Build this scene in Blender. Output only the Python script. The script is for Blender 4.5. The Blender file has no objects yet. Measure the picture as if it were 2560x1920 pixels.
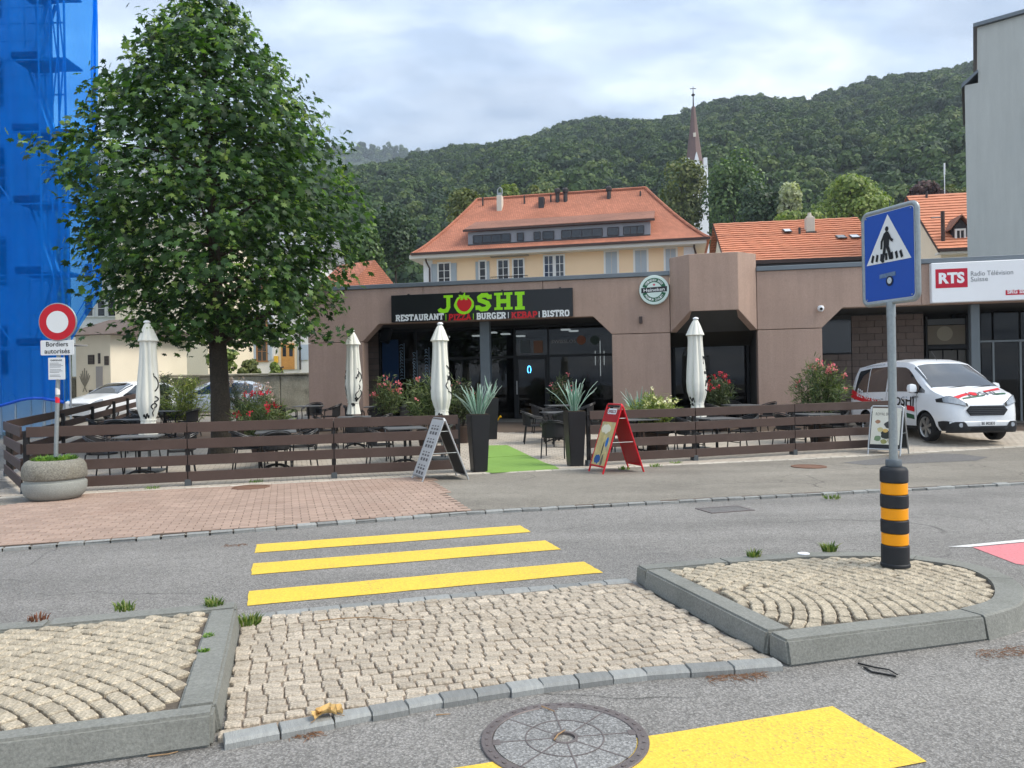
import bpy, bmesh, math, random
import numpy as np
from mathutils import Vector, Matrix
random.seed(7); RNG = np.random.default_rng(7)
SC = bpy.context.scene
COL = SC.collection
rad = math.radians
# ------------------------------------------------------------------ camera
F = 1923.0; CAMH = 1.65; ROLL = rad(1.0)
cam = bpy.data.cameras.new("camera"); cam_o = bpy.data.objects.new("camera", cam); COL.objects.link(cam_o)
cam.sensor_fit = 'HORIZONTAL'; cam.sensor_width = 36.0; cam.lens = F / 2560 * 36
cam.clip_start = 0.05; cam.clip_end = 6000
cam_o.location = (0, 0, CAMH)
cam_o.rotation_euler = (Matrix.Rotation(rad(90), 3, 'X') @ Matrix.Rotation(-ROLL, 3, 'Z')).to_euler()
SC.camera = cam_o
# ------------------------------------------------------------------ sky and sun
SUN_EL, SUN_AZ = rad(50), rad(106)          # azimuth measured from +Y towards +X
w = bpy.data.worlds.new("World"); SC.world = w; w.use_nodes = True
nt = w.node_tree; N = nt.nodes; L = nt.links; N.clear()
out = N.new('ShaderNodeOutputWorld'); mixs = N.new('ShaderNodeMixShader')
b1 = N.new('ShaderNodeBackground'); b2 = N.new('ShaderNodeBackground')
sky = N.new('ShaderNodeTexSky'); sky.sky_type = 'NISHITA'; sky.sun_disc = False
sky.sun_elevation = SUN_EL; sky.sun_rotation = SUN_AZ; sky.air_density = 1.3; sky.dust_density = 2.0
L.new(sky.outputs[0], b1.inputs[0]); b1.inputs[1].default_value = 0.10
tc = N.new('ShaderNodeTexCoord')
sep = N.new('ShaderNodeSeparateXYZ'); L.new(tc.outputs['Generated'], sep.inputs[0])
# project the view direction on a cloud layer: xy / (z + k)
za = N.new('ShaderNodeMath'); za.operation = 'MAXIMUM'; L.new(sep.outputs[2], za.inputs[0]); za.inputs[1].default_value = 0.0
zb = N.new('ShaderNodeMath'); zb.operation = 'ADD'; L.new(za.outputs[0], zb.inputs[0]); zb.inputs[1].default_value = 0.22
dv = N.new('ShaderNodeVectorMath'); dv.operation = 'DIVIDE'
cb = N.new('ShaderNodeCombineXYZ'); [L.new(zb.outputs[0], cb.inputs[i]) for i in range(3)]
L.new(tc.outputs['Generated'], dv.inputs[0]); L.new(cb.outputs[0], dv.inputs[1])
def wnoise(scale, detail, rough, off, dist=0.0):
    m = N.new('ShaderNodeMapping'); m.inputs['Location'].default_value = off; m.inputs['Scale'].default_value = (1.0, 1.5, 0.5)
    L.new(dv.outputs[0], m.inputs[0])
    n = N.new('ShaderNodeTexNoise'); L.new(m.outputs[0], n.inputs['Vector'])
    n.inputs['Scale'].default_value = scale; n.inputs['Detail'].default_value = detail; n.inputs['Roughness'].default_value = rough
    n.inputs['Distortion'].default_value = dist
    return n
n1 = wnoise(1.5, 6, 0.52, (3.1, 1.7, 0.4), 0.25); n2 = wnoise(3.6, 7, 0.55, (7.7, 2.2, 1.9), 0.2)
r1 = N.new('ShaderNodeValToRGB'); L.new(n1.outputs[0], r1.inputs[0])
cr = r1.color_ramp; cr.elements[0].position = 0.37; cr.elements[0].color = (0.33, 0.395, 0.49, 1)
cr.elements[1].position = 0.62; cr.elements[1].color = (0.66, 0.71, 0.765, 1)
e = cr.elements.new(0.48); e.color = (0.42, 0.505, 0.62, 1)
r2 = N.new('ShaderNodeValToRGB'); L.new(n2.outputs[0], r2.inputs[0])
r2.color_ramp.elements[0].position = 0.40; r2.color_ramp.elements[0].color = (0.84, 0.87, 0.92, 1)
r2.color_ramp.elements[1].position = 0.64; r2.color_ramp.elements[1].color = (1.2, 1.17, 1.14, 1)
mul = N.new('ShaderNodeVectorMath'); mul.operation = 'MULTIPLY'; L.new(r1.outputs[0], mul.inputs[0]); L.new(r2.outputs[0], mul.inputs[1])
L.new(mul.outputs[0], b2.inputs[0]); b2.inputs[1].default_value = 0.97
mixs.inputs[0].default_value = 0.88
L.new(b1.outputs[0], mixs.inputs[1]); L.new(b2.outputs[0], mixs.inputs[2]); L.new(mixs.outputs[0], out.inputs[0])
sun = bpy.data.lights.new("sun", 'SUN'); sun.energy = 2.0; sun.angle = rad(30); sun.color = (1.0, 0.92, 0.80)
sun_o = bpy.data.objects.new("sun", sun); COL.objects.link(sun_o)
_d = Vector((math.sin(SUN_AZ) * math.cos(SUN_EL), math.cos(SUN_AZ) * math.cos(SUN_EL), math.sin(SUN_EL)))
sun_o.rotation_euler = _d.to_track_quat('Z', 'Y').to_euler(); sun_o.location = (30, 20, 60)
vs = SC.view_settings; vs.view_transform = 'Standard'; vs.look = 'None'; vs.exposure = 1.0; vs.gamma = 1.0; vs.use_curve_mapping = False
SC.cycles.max_bounces = 5; SC.cycles.transparent_max_bounces = 10; SC.cycles.volume_bounces = 0; SC.cycles.use_adaptive_sampling = True; SC.cycles.adaptive_threshold = 0.02
SC.cycles.use_denoising = True
HAZE = 0.0003
# ------------------------------------------------------------------ pixels, ground, frames
def DIR(px, py):
    u = (px - 1280) / F; v = (960 - py) / F
    return Vector((u * math.cos(ROLL) + v * math.sin(ROLL), 1.0, -u * math.sin(ROLL) + v * math.cos(ROLL)))
def P(px, py, Y):
    d = DIR(px, py); return Vector((d.x * Y, Y, CAMH + d.z * Y))
def g(y):                                   # the terrace climbs gently towards the restaurant
    return 0.0 if y < 15.5 else min(y - 15.5, 11.5) * 0.045
def G(px, py, dz=0.0):
    d = DIR(px, py); y = 12.0
    for _ in range(80): y = min(.5 * y + .5 * (CAMH - g(y) - dz) / max(-d.z, 1e-4), 300)
    return Vector((d.x * y, y, g(y) + dz))
A_ROAD = rad(16.5)
def R(s, t, z=0.0):                         # road frame: s along the street, t across it
    c, n = math.cos(A_ROAD), math.sin(A_ROAD); return Vector((s * c - t * n, s * n + t * c, z))
PAV = 0.03                                  # pavement above the carriageway
def onp(x, y, dz=PAV): return Vector((x, y, g(y) + dz))
B_YAW = rad(-12.0); B_O = Vector((3.74, 22.5, 0))
EB = Vector((math.cos(B_YAW), math.sin(B_YAW), 0)); NB = Vector((-math.sin(B_YAW), math.cos(B_YAW), 0))
def B(u, wd, z): return B_O + EB * u + NB * wd + Vector((0, 0, z))     # restaurant frame
def BP(px, py, wd=0.0):                     # pixel -> (u, z) on the facade plane at depth wd
    d = DIR(px, py); o = B_O + NB * wd; k = o.dot(NB) / d.dot(NB)
    p = d * k; return ((p - B_O).dot(EB), CAMH + d.z * k)
# ------------------------------------------------------------------ materials
def C(r, g_, b):
    f = lambda c: (c / 255 / 12.92) if c <= 10.3 else ((c / 255 + .055) / 1.055) ** 2.4
    return (f(r), f(g_), f(b), 1.0)
MATS = {}
def mat(name, col, rough=.75, metal=0.0, spec=.4, var=0.0, vscale=3.0, fine=0.0, fscale=80.0, bump=0.0, bscale=60.0, per=0.0, emis=None, estr=0.0, coat=0.0, stain=0.0, stain_col=(0.08, 0.075, 0.065, 1), sscale=1.2, alpha=1.0, trans=0.0, streak=0.0):
    """principled material with layered procedural variation; per = per-piece brightness spread"""
    if name in MATS: return MATS[name]
    m = bpy.data.materials.new(name); m.use_nodes = True; MATS[name] = m
    t = m.node_tree; nn = t.nodes; ll = t.links; bs = nn['Principled BSDF']
    bs.inputs['Roughness'].default_value = rough; bs.inputs['Metallic'].default_value = metal
    bs.inputs['Specular IOR Level'].default_value = spec; bs.inputs['Coat Weight'].default_value = coat
    bs.inputs['Alpha'].default_value = alpha; bs.inputs['Transmission Weight'].default_value = trans
    if emis: bs.inputs['Emission Color'].default_value = emis; bs.inputs['Emission Strength'].default_value = estr
    tcn = nn.new('ShaderNodeTexCoord'); vec = tcn.outputs['Object']
    cur = nn.new('ShaderNodeRGB'); cur.outputs[0].default_value = col; cur = cur.outputs[0]
    def noise(scale, detail=4, r_=.6):
        n = nn.new('ShaderNodeTexNoise'); ll.new(vec, n.inputs['Vector']); n.inputs['Scale'].default_value = scale
        n.inputs['Detail'].default_value = detail; n.inputs['Roughness'].default_value = r_; return n.outputs[0]
    def scale_by(cur, fac, lo, hi, a=0.25, b=0.75):
        mr = nn.new('ShaderNodeMapRange'); ll.new(fac, mr.inputs[0]); mr.inputs[1].default_value = a; mr.inputs[2].default_value = b
        mr.inputs[3].default_value = lo; mr.inputs[4].default_value = hi
        vm = nn.new('ShaderNodeVectorMath'); vm.operation = 'SCALE'; ll.new(cur, vm.inputs[0]); ll.new(mr.outputs[0], vm.inputs[3]); return vm.outputs[0]
    if var: cur = scale_by(cur, noise(vscale, 5), 1 - var, 1 + var)
    if fine: cur = scale_by(cur, noise(fscale, 2, .7), 1 - fine, 1 + fine, .3, .7)
    if streak:      # rain marks running down the wall
        mp = nn.new('ShaderNodeMapping'); ll.new(vec, mp.inputs[0]); mp.inputs['Scale'].default_value = (2.2, 2.2, .16)
        n_ = nn.new('ShaderNodeTexNoise'); ll.new(mp.outputs[0], n_.inputs['Vector']); n_.inputs['Scale'].default_value = 1.6; n_.inputs['Detail'].default_value = 6; n_.inputs['Roughness'].default_value = .7
        cur = scale_by(cur, n_.outputs[0], 1 - streak, 1 + streak, .35, .65)
    if per:
        oi = nn.new('ShaderNodeObjectInfo'); ge = nn.new('ShaderNodeNewGeometry')
        ad = nn.new('ShaderNodeMath'); ad.operation = 'ADD'; ll.new(oi.outputs['Random'], ad.inputs[0]); ll.new(ge.outputs['Random Per Island'], ad.inputs[1])
        fr = nn.new('ShaderNodeMath'); fr.operation = 'FRACT'; ll.new(ad.outputs[0], fr.inputs[0])
        cur = scale_by(cur, fr.outputs[0], 1 - per, 1 + per, 0, 1)
    if stain:
        mr = nn.new('ShaderNodeMapRange'); ll.new(noise(sscale, 7, .65), mr.inputs[0]); mr.inputs[1].default_value = .5; mr.inputs[2].default_value = .72
        mr.inputs[3].default_value = 0; mr.inputs[4].default_value = stain
        mx = nn.new('ShaderNodeMix'); mx.data_type = 'RGBA'; ll.new(mr.outputs[0], mx.inputs[0]); ll.new(cur, mx.inputs[6]); mx.inputs[7].default_value = stain_col; cur = mx.outputs[2]
    ll.new(cur, bs.inputs['Base Color'])
    if bump:
        bn = nn.new('ShaderNodeBump'); bn.inputs['Strength'].default_value = bump; bn.inputs['Distance'].default_value = 0.01
        ll.new(noise(bscale, 4, .65), bn.inputs['Height']); ll.new(bn.outputs[0], bs.inputs['Normal'])
    return m
def leaf_mat(name, cols, transl=.35, rough=.5):
    """leaf colour picked per leaf (random per mesh island) with some light passing through"""
    if name in MATS: return MATS[name]
    m = bpy.data.materials.new(name); m.use_nodes = True; MATS[name] = m
    t = m.node_tree; nn = t.nodes; ll = t.links; bs = nn['Principled BSDF']; o = nn['Material Output']
    ge = nn.new('ShaderNodeNewGeometry'); rp = nn.new('ShaderNodeValToRGB'); ll.new(ge.outputs['Random Per Island'], rp.inputs[0])
    els = rp.color_ramp.elements; n = len(cols)
    els[0].position = cols[0][0]; els[0].color = cols[0][1]; els[1].position = cols[-1][0]; els[1].color = cols[-1][1]
    for p_, c_ in cols[1:-1]: q = els.new(p_); q.color = c_
    bs.inputs['Roughness'].default_value = rough; bs.inputs['Specular IOR Level'].default_value = .35
    ll.new(rp.outputs[0], bs.inputs['Base Color'])
    tr = nn.new('ShaderNodeBsdfTranslucent'); vm = nn.new('ShaderNodeVectorMath'); vm.operation = 'MULTIPLY'; vm.inputs[1].default_value = (1.3, 1.5, .5)
    ll.new(rp.outputs[0], vm.inputs[0]); ll.new(vm.outputs[0], tr.inputs[0])
    mx = nn.new('ShaderNodeMixShader'); mx.inputs[0].default_value = transl
    ll.new(bs.outputs[0], mx.inputs[1]); ll.new(tr.outputs[0], mx.inputs[2]); ll.new(mx.outputs[0], o.inputs[0]); return m
def glass_mat(name, tint, refl=1.0, rough=.02):
    """window pane: mirror share by angle, the rest passes tinted"""
    if name in MATS: return MATS[name]
    m = bpy.data.materials.new(name); m.use_nodes = True; MATS[name] = m
    t = m.node_tree; nn = t.nodes; ll = t.links; nn.remove(nn['Principled BSDF']); o = nn['Material Output']
    tr = nn.new('ShaderNodeBsdfTransparent'); tr.inputs[0].default_value = tint
    gl = nn.new('ShaderNodeBsdfGlossy'); gl.inputs['Roughness'].default_value = rough; gl.inputs[0].default_value = (refl, refl, refl, 1)
    fr = nn.new('ShaderNodeFresnel'); fr.inputs[0].default_value = 1.52
    mm = nn.new('ShaderNodeMath'); mm.operation = 'MULTIPLY_ADD'; mm.inputs[1].default_value = .6; mm.inputs[2].default_value = .0; ll.new(fr.outputs[0], mm.inputs[0])
    mx = nn.new('ShaderNodeMixShader'); ll.new(mm.outputs[0], mx.inputs[0]); ll.new(tr.outputs[0], mx.inputs[1]); ll.new(gl.outputs[0], mx.inputs[2]); ll.new(mx.outputs[0], o.inputs[0]); return m
# ------------------------------------------------------------------ objects
WORLD_ROOT = {}
def tag(o, label=None, cat=None, group=None, kind=None):
    if label: o['label'] = label
    if cat: o['category'] = cat
    if group: o['group'] = group
    if kind: o['kind'] = kind
    return o
def thing(name, label, cat, loc=(0, 0, 0), rz=0.0, group=None, world=False):
    o = bpy.data.objects.new(name, None); COL.objects.link(o); o.empty_display_size = .1
    o.location = loc; o.rotation_euler = (0, 0, rz)
    if world: WORLD_ROOT[o.name] = Vector(loc)      # children come in world coordinates
    return tag(o, label, cat, group)
def link(name, me, m, parent=None):
    o = bpy.data.objects.new(name, me); COL.objects.link(o)
    if m is not None and not me.materials: me.materials.append(m)
    if parent is not None: o.parent = parent
    return o
def copy_tree(o, parent=None):
    c = o.copy(); COL.objects.link(c)
    if parent is not None: c.parent = parent
    for ch in list(o.children): copy_tree(ch, c)
    return c
class MB:
    def __init__(s): s.v = []; s.f = []
    def add(s, vs, fs):
        k = len(s.v); s.v.extend([tuple(x) for x in vs]); s.f.extend([tuple(i + k for i in f) for f in fs]); return s
    def box(s, c, d, M=None):
        hx, hy, hz = d[0] / 2, d[1] / 2, d[2] / 2
        vs = [Vector((x * hx, y * hy, z * hz)) for z in (-1, 1) for x, y in ((-1, -1), (1, -1), (1, 1), (-1, 1))]
        if M is not None:
            if isinstance(M, (int, float)): M = Matrix.Rotation(M, 3, 'Z')
            vs = [M @ v for v in vs]
        c = Vector(c); return s.hexa([v + c for v in vs])
    def hexa(s, p):   # 4 bottom (ccw), 4 top
        return s.add(p, [(3, 2, 1, 0), (4, 5, 6, 7), (0, 1, 5, 4), (1, 2, 6, 5), (2, 3, 7, 6), (3, 0, 4, 7)])
    def quad(s, a, b, c, d): return s.add([a, b, c, d], [(0, 1, 2, 3)])
    def poly(s, pts): return s.add(pts, [tuple(range(len(pts)))])
    def prism(s, base, off):
        n = len(base); off = Vector(off); base = [Vector(b) for b in base]
        return s.add(base + [b + off for b in base], [tuple(range(n))[::-1], tuple(range(n, 2 * n))] + [(i, (i + 1) % n, n + (i + 1) % n, n + i) for i in range(n)])
    def cyl(s, p0, p1, r0, r1=None, n=10, cap=True):
        r1 = r0 if r1 is None else r1; p0 = Vector(p0); p1 = Vector(p1); ax = (p1 - p0)
        if ax.length < 1e-6: return s
        q = ax.to_track_quat('Z', 'Y'); vs = []
        for p, r_ in ((p0, r0), (p1, r1)):
            for i in range(n):
                a = 2 * math.pi * i / n; vs.append(p + q @ Vector((math.cos(a) * r_, math.sin(a) * r_, 0)))
        fs = [(i, (i + 1) % n, n + (i + 1) % n, n + i) for i in range(n)]
        if cap: fs += [tuple(range(n))[::-1], tuple(range(n, 2 * n))]
        return s.add(vs, fs)
    def tube(s, pts, r, n=6, r1=None, closed=False):
        pts = [Vector(p) for p in pts]; m = len(pts); rings = []; up = None
        for i, p in enumerate(pts):
            a = pts[(i - 1) % m] if (i > 0 or closed) else p; b = pts[(i + 1) % m] if (i < m - 1 or closed) else p
            d = (b - a).normalized()
            if up is None: up = d.orthogonal().normalized()
            up = (up - d * up.dot(d)).normalized(); sd = d.cross(up)
            rr = r if r1 is None else r + (r1 - r) * i / max(m - 1, 1)
            rings.append([p + up * math.cos(2 * math.pi * k / n) * rr + sd * math.sin(2 * math.pi * k / n) * rr for k in range(n)])
        vs = [v for q in rings for v in q]; fs = []
        for i in range(m if closed else m - 1):
            j = (i + 1) % m
            fs += [(i * n + k, i * n + (k + 1) % n, j * n + (k + 1) % n, j * n + k) for k in range(n)]
        if not closed: fs += [tuple(range(n))[::-1], tuple((m - 1) * n + k for k in range(n))]
        return s.add(vs, fs)
    def lathe(s, prof, n=24, c=(0, 0, 0), fn=None, cap=True):
        c = Vector(c); vs = []
        for j, (r_, z) in enumerate(prof):
            for i in range(n):
                a = 2 * math.pi * i / n; rr = r_ if fn is None else fn(r_, z, a, j)
                vs.append(c + Vector((math.cos(a) * rr, math.sin(a) * rr, z)))
        m = len(prof); fs = [(j * n + i, j * n + (i + 1) % n, (j + 1) * n + (i + 1) % n, (j + 1) * n + i) for j in range(m - 1) for i in range(n)]
        if cap: fs += [tuple(range(n))[::-1], tuple((m - 1) * n + i for i in range(n))]
        return s.add(vs, fs)
    def stroke2d(s, pts, wd, fr, dz=0.0):     # thick polyline in a 2-d frame fr(x, y, z)
        for i in range(len(pts) - 1):
            (x0, y0), (x1, y1) = pts[i], pts[i + 1]; dx, dy = x1 - x0, y1 - y0; l = math.hypot(dx, dy) or 1e-6
            nx, ny = -dy / l * wd / 2, dx / l * wd / 2; ex, ey = dx / l * wd * .25, dy / l * wd * .25
            if i == 0: ax, ay = x0, y0
            else: ax, ay = x0 - ex, y0 - ey
            bx, by = (x1, y1) if i == len(pts) - 2 else (x1 + ex, y1 + ey)
            k = dz + (i % 2) * .0006
            s.add([fr(ax - nx, ay - ny, k), fr(bx - nx, by - ny, k), fr(bx + nx, by + ny, k), fr(ax + nx, ay + ny, k)], [(0, 1, 2, 3)])
        return s
    def mesh(s, name):
        me = bpy.data.meshes.new(name); me.from_pydata(s.v, [], s.f); return me
    def build(s, name, m, parent=None, smooth=False, bevel=0.0, seg=1, angle=30, label=None, kind=None, fix=True):
        off = None; q_ = parent
        while q_ is not None and off is None: off = WORLD_ROOT.get(q_.name); q_ = q_.parent
        if off is not None: s.v = [(v[0] - off.x, v[1] - off.y, v[2] - off.z) for v in s.v]
        me = s.mesh(name)
        if fix or bevel:
            bm = bmesh.new(); bm.from_mesh(me)
            if fix: bmesh.ops.recalc_face_normals(bm, faces=bm.faces)
            if bevel:
                es = [e for e in bm.edges if len(e.link_faces) == 2 and e.calc_face_angle(0) > rad(angle)]
                bmesh.ops.bevel(bm, geom=es, offset=bevel, segments=seg, affect='EDGES', clamp_overlap=True)
            bm.to_mesh(me); bm.free()
        if smooth: me.shade_smooth(); 
        if smooth: me.set_sharp_from_angle(angle=rad(38))
        o = link(name, me, m, parent)
        if label: o['label'] = label
        if kind: o['kind'] = kind
        return o
def raw_mesh(name, verts, faces_quads=None, tris=None):
    """numpy mesh: verts (n,3), faces (m,k)"""
    fa = faces_quads if faces_quads is not None else tris
    me = bpy.data.meshes.new(name); k = fa.shape[1]; m = fa.shape[0]
    me.vertices.add(len(verts)); me.vertices.foreach_set('co', np.asarray(verts, dtype=np.float32).ravel())
    me.loops.add(m * k); me.loops.foreach_set('vertex_index', fa.astype(np.int32).ravel())
    me.polygons.add(m); me.polygons.foreach_set('loop_start', np.arange(0, m * k, k, dtype=np.int32))
    me.update(calc_edges=True); return me
_GL = {}
def glyphs(txt, bold=0.0, space=1.0):
    key = (txt, bold, space)
    if key not in _GL:
        cu = bpy.data.curves.new('t', 'FONT'); cu.body = txt; cu.size = 1.0; cu.offset = bold; cu.space_character = space; cu.resolution_u = 3
        ob = bpy.data.objects.new('t', cu); me = bpy.data.meshes.new_from_object(ob)
        vs = [(v.co.x, v.co.y) for v in me.vertices]; fs = [tuple(p.vertices) for p in me.polygons]
        bpy.data.objects.remove(ob); bpy.data.curves.remove(cu); bpy.data.meshes.remove(me); _GL[key] = (vs, fs)
    return _GL[key]
def text(mb, txt, fr, x, y, h, wd=None, bold=0.0, dz=0.0, align='L', space=1.0):
    """flat lettering: cap height h, left-bottom at x,y of the frame fr; wd stretches it to a width"""
    vs, fs = glyphs(txt, bold, space)
    if not vs: return mb
    x0 = min(v[0] for v in vs); x1 = max(v[0] for v in vs); ch = .70
    sy = h / ch; sx = sy if wd is None else wd / (x1 - x0)
    ox = {'L': -x0, 'C': -(x0 + x1) / 2, 'R': -x1}[align]
    return mb.add([fr(x + (v[0] + ox) * sx, y + v[1] * sy, dz) for v in vs], fs)
SLAB = {  # slab-serif strokes in a box 0..w x 0..1: (width, strokes, serifs[(x,y,half)])
 'J': (.72, [[(.5, 1), (.5, .3), (.42, .1), (.25, .05), (.1, .12), (.06, .22)]], [(.5, .95, .22)]),
 'S': (.72, [[(.62, .78), (.5, .92), (.3, .92), (.16, .8), (.18, .64), (.36, .54), (.54, .44), (.6, .28), (.48, .1), (.26, .08), (.1, .22)], [(.64, .95), (.64, .68)], [(.08, .05), (.08, .32)]], []),
 'H': (.9, [[(.22, 0), (.22, 1)], [(.7, 0), (.7, 1)], [(.22, .5), (.7, .5)]], [(.22, .06, .2), (.22, .94, .2), (.7, .06, .2), (.7, .94, .2)]),
 'I': (.5, [[(.25, 0), (.25, 1)]], [(.25, .06, .22), (.25, .94, .22)]),
 'R': (.84, [[(.2, 0), (.2, 1)], [(.2, .93), (.5, .93), (.66, .84), (.66, .62), (.5, .5), (.2, .5)], [(.45, .5), (.66, .06), (.8, .06)]], [(.2, .06, .18), (.1, .94, .08)]),
 'E': (.74, [[(.2, 0), (.2, 1)], [(.06, .94), (.66, .94), (.66, .7)], [(.2, .5), (.5, .5)], [(.06, .06), (.68, .06), (.68, .3)]], []),
 'T': (.8, [[(.4, 0), (.4, 1)], [(.08, .7), (.08, .94), (.72, .94), (.72, .7)]], [(.4, .06, .18)]),
 'A': (.86, [[(.16, .04), (.43, .97), (.7, .04)], [(.26, .34), (.6, .34)]], [(.15, .06, .15), (.71, .06, .15)]),
 'U': (.86, [[(.2, 1), (.2, .28), (.3, .09), (.56, .09), (.66, .28), (.66, 1)]], [(.2, .94, .17), (.66, .94, .17)]),
 'N': (.9, [[(.2, 0), (.2, 1)], [(.2, .95), (.7, .05)], [(.7, 0), (.7, 1)]], [(.2, .06, .16), (.14, .94, .12), (.7, .94, .17)]),
 'P': (.76, [[(.2, 0), (.2, 1)], [(.1, .93), (.5, .93), (.66, .82), (.66, .58), (.5, .45), (.2, .45)]], [(.2, .06, .18)]),
 'Z': (.74, [[(.1, .72), (.1, .94), (.62, .94), (.1, .06), (.64, .06), (.64, .3)]], []),
 'B': (.78, [[(.2, 0), (.2, 1)], [(.06, .94), (.5, .94), (.62, .83), (.62, .64), (.5, .53), (.2, .53)], [(.5, .53), (.68, .42), (.68, .18), (.54, .06), (.06, .06)]], []),
 'G': (.84, [[(.68, .76), (.54, .93), (.3, .93), (.14, .7), (.14, .3), (.3, .07), (.54, .07), (.68, .2), (.68, .42), (.44, .42)]], []),
 'K': (.86, [[(.2, 0), (.2, 1)], [(.68, .94), (.26, .46)], [(.38, .58), (.7, .06)]], [(.2, .06, .16), (.2, .94, .16), (.68, .94, .14), (.7, .06, .14)]),
 'O': (.84, [[(.42, .94), (.2, .86), (.13, .5), (.2, .14), (.42, .06), (.64, .14), (.71, .5), (.64, .86), (.42, .94)]], []),
}
def slab(mb, txt, fr, x, y, h, wd, th=.2, dz=0.0):
    tot = sum(SLAB[c][0] if c != ' ' else .3 for c in txt); sx = wd / tot
    for c in txt:
        if c == ' ': x += .3 * sx; continue
        w_, st_, se = SLAB[c]; k = 0
        for q in st_:
            mb.stroke2d([(x + a * sx, y + b_ * h) for a, b_ in q], th * min(sx, h), fr, dz + k); k += .0012
        for (a, b_, hw) in se:
            mb.stroke2d([(x + (a - hw) * sx, y + b_ * h), (x + (a + hw) * sx, y + b_ * h)], th * .62 * h, fr, dz + k); k += .0012
        x += w_ * sx
    return mb
def sheet(name, pts, z, m, kind='structure', parent=None, label=None):
    """flat polygon that follows the ground (bends only at the two breaks of slope)"""
    bm = bmesh.new(); vs = [bm.verts.new((p[0], p[1], 0)) for p in pts]; bm.faces.new(vs)
    for yc in (15.5, 27.0):
        geo = bm.verts[:] + bm.edges[:] + bm.faces[:]
        bmesh.ops.bisect_plane(bm, geom=geo, plane_co=(0, yc, 0), plane_no=(0, 1, 0))
    bmesh.ops.triangulate(bm, faces=bm.faces)
    bmesh.ops.recalc_face_normals(bm, faces=bm.faces)
    for v in bm.verts: v.co.z = g(v.co.y) + z
    for f in bm.faces:
        if f.normal.z < 0: f.normal_flip()
    me = bpy.data.meshes.new(name); bm.to_mesh(me); bm.free()
    o = link(name, me, m, parent)
    if kind and parent is None: o['kind'] = kind
    if label: o['label'] = label
    return o
def inside(p, poly):
    x, y = p; c = False; n = len(poly); j = n - 1
    for i in range(n):
        xi, yi = poly[i]; xj, yj = poly[j]
        if (yi > y) != (yj > y) and x < (xj - xi) * (y - yi) / (yj - yi) + xi: c = not c
        j = i
    return c
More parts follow.
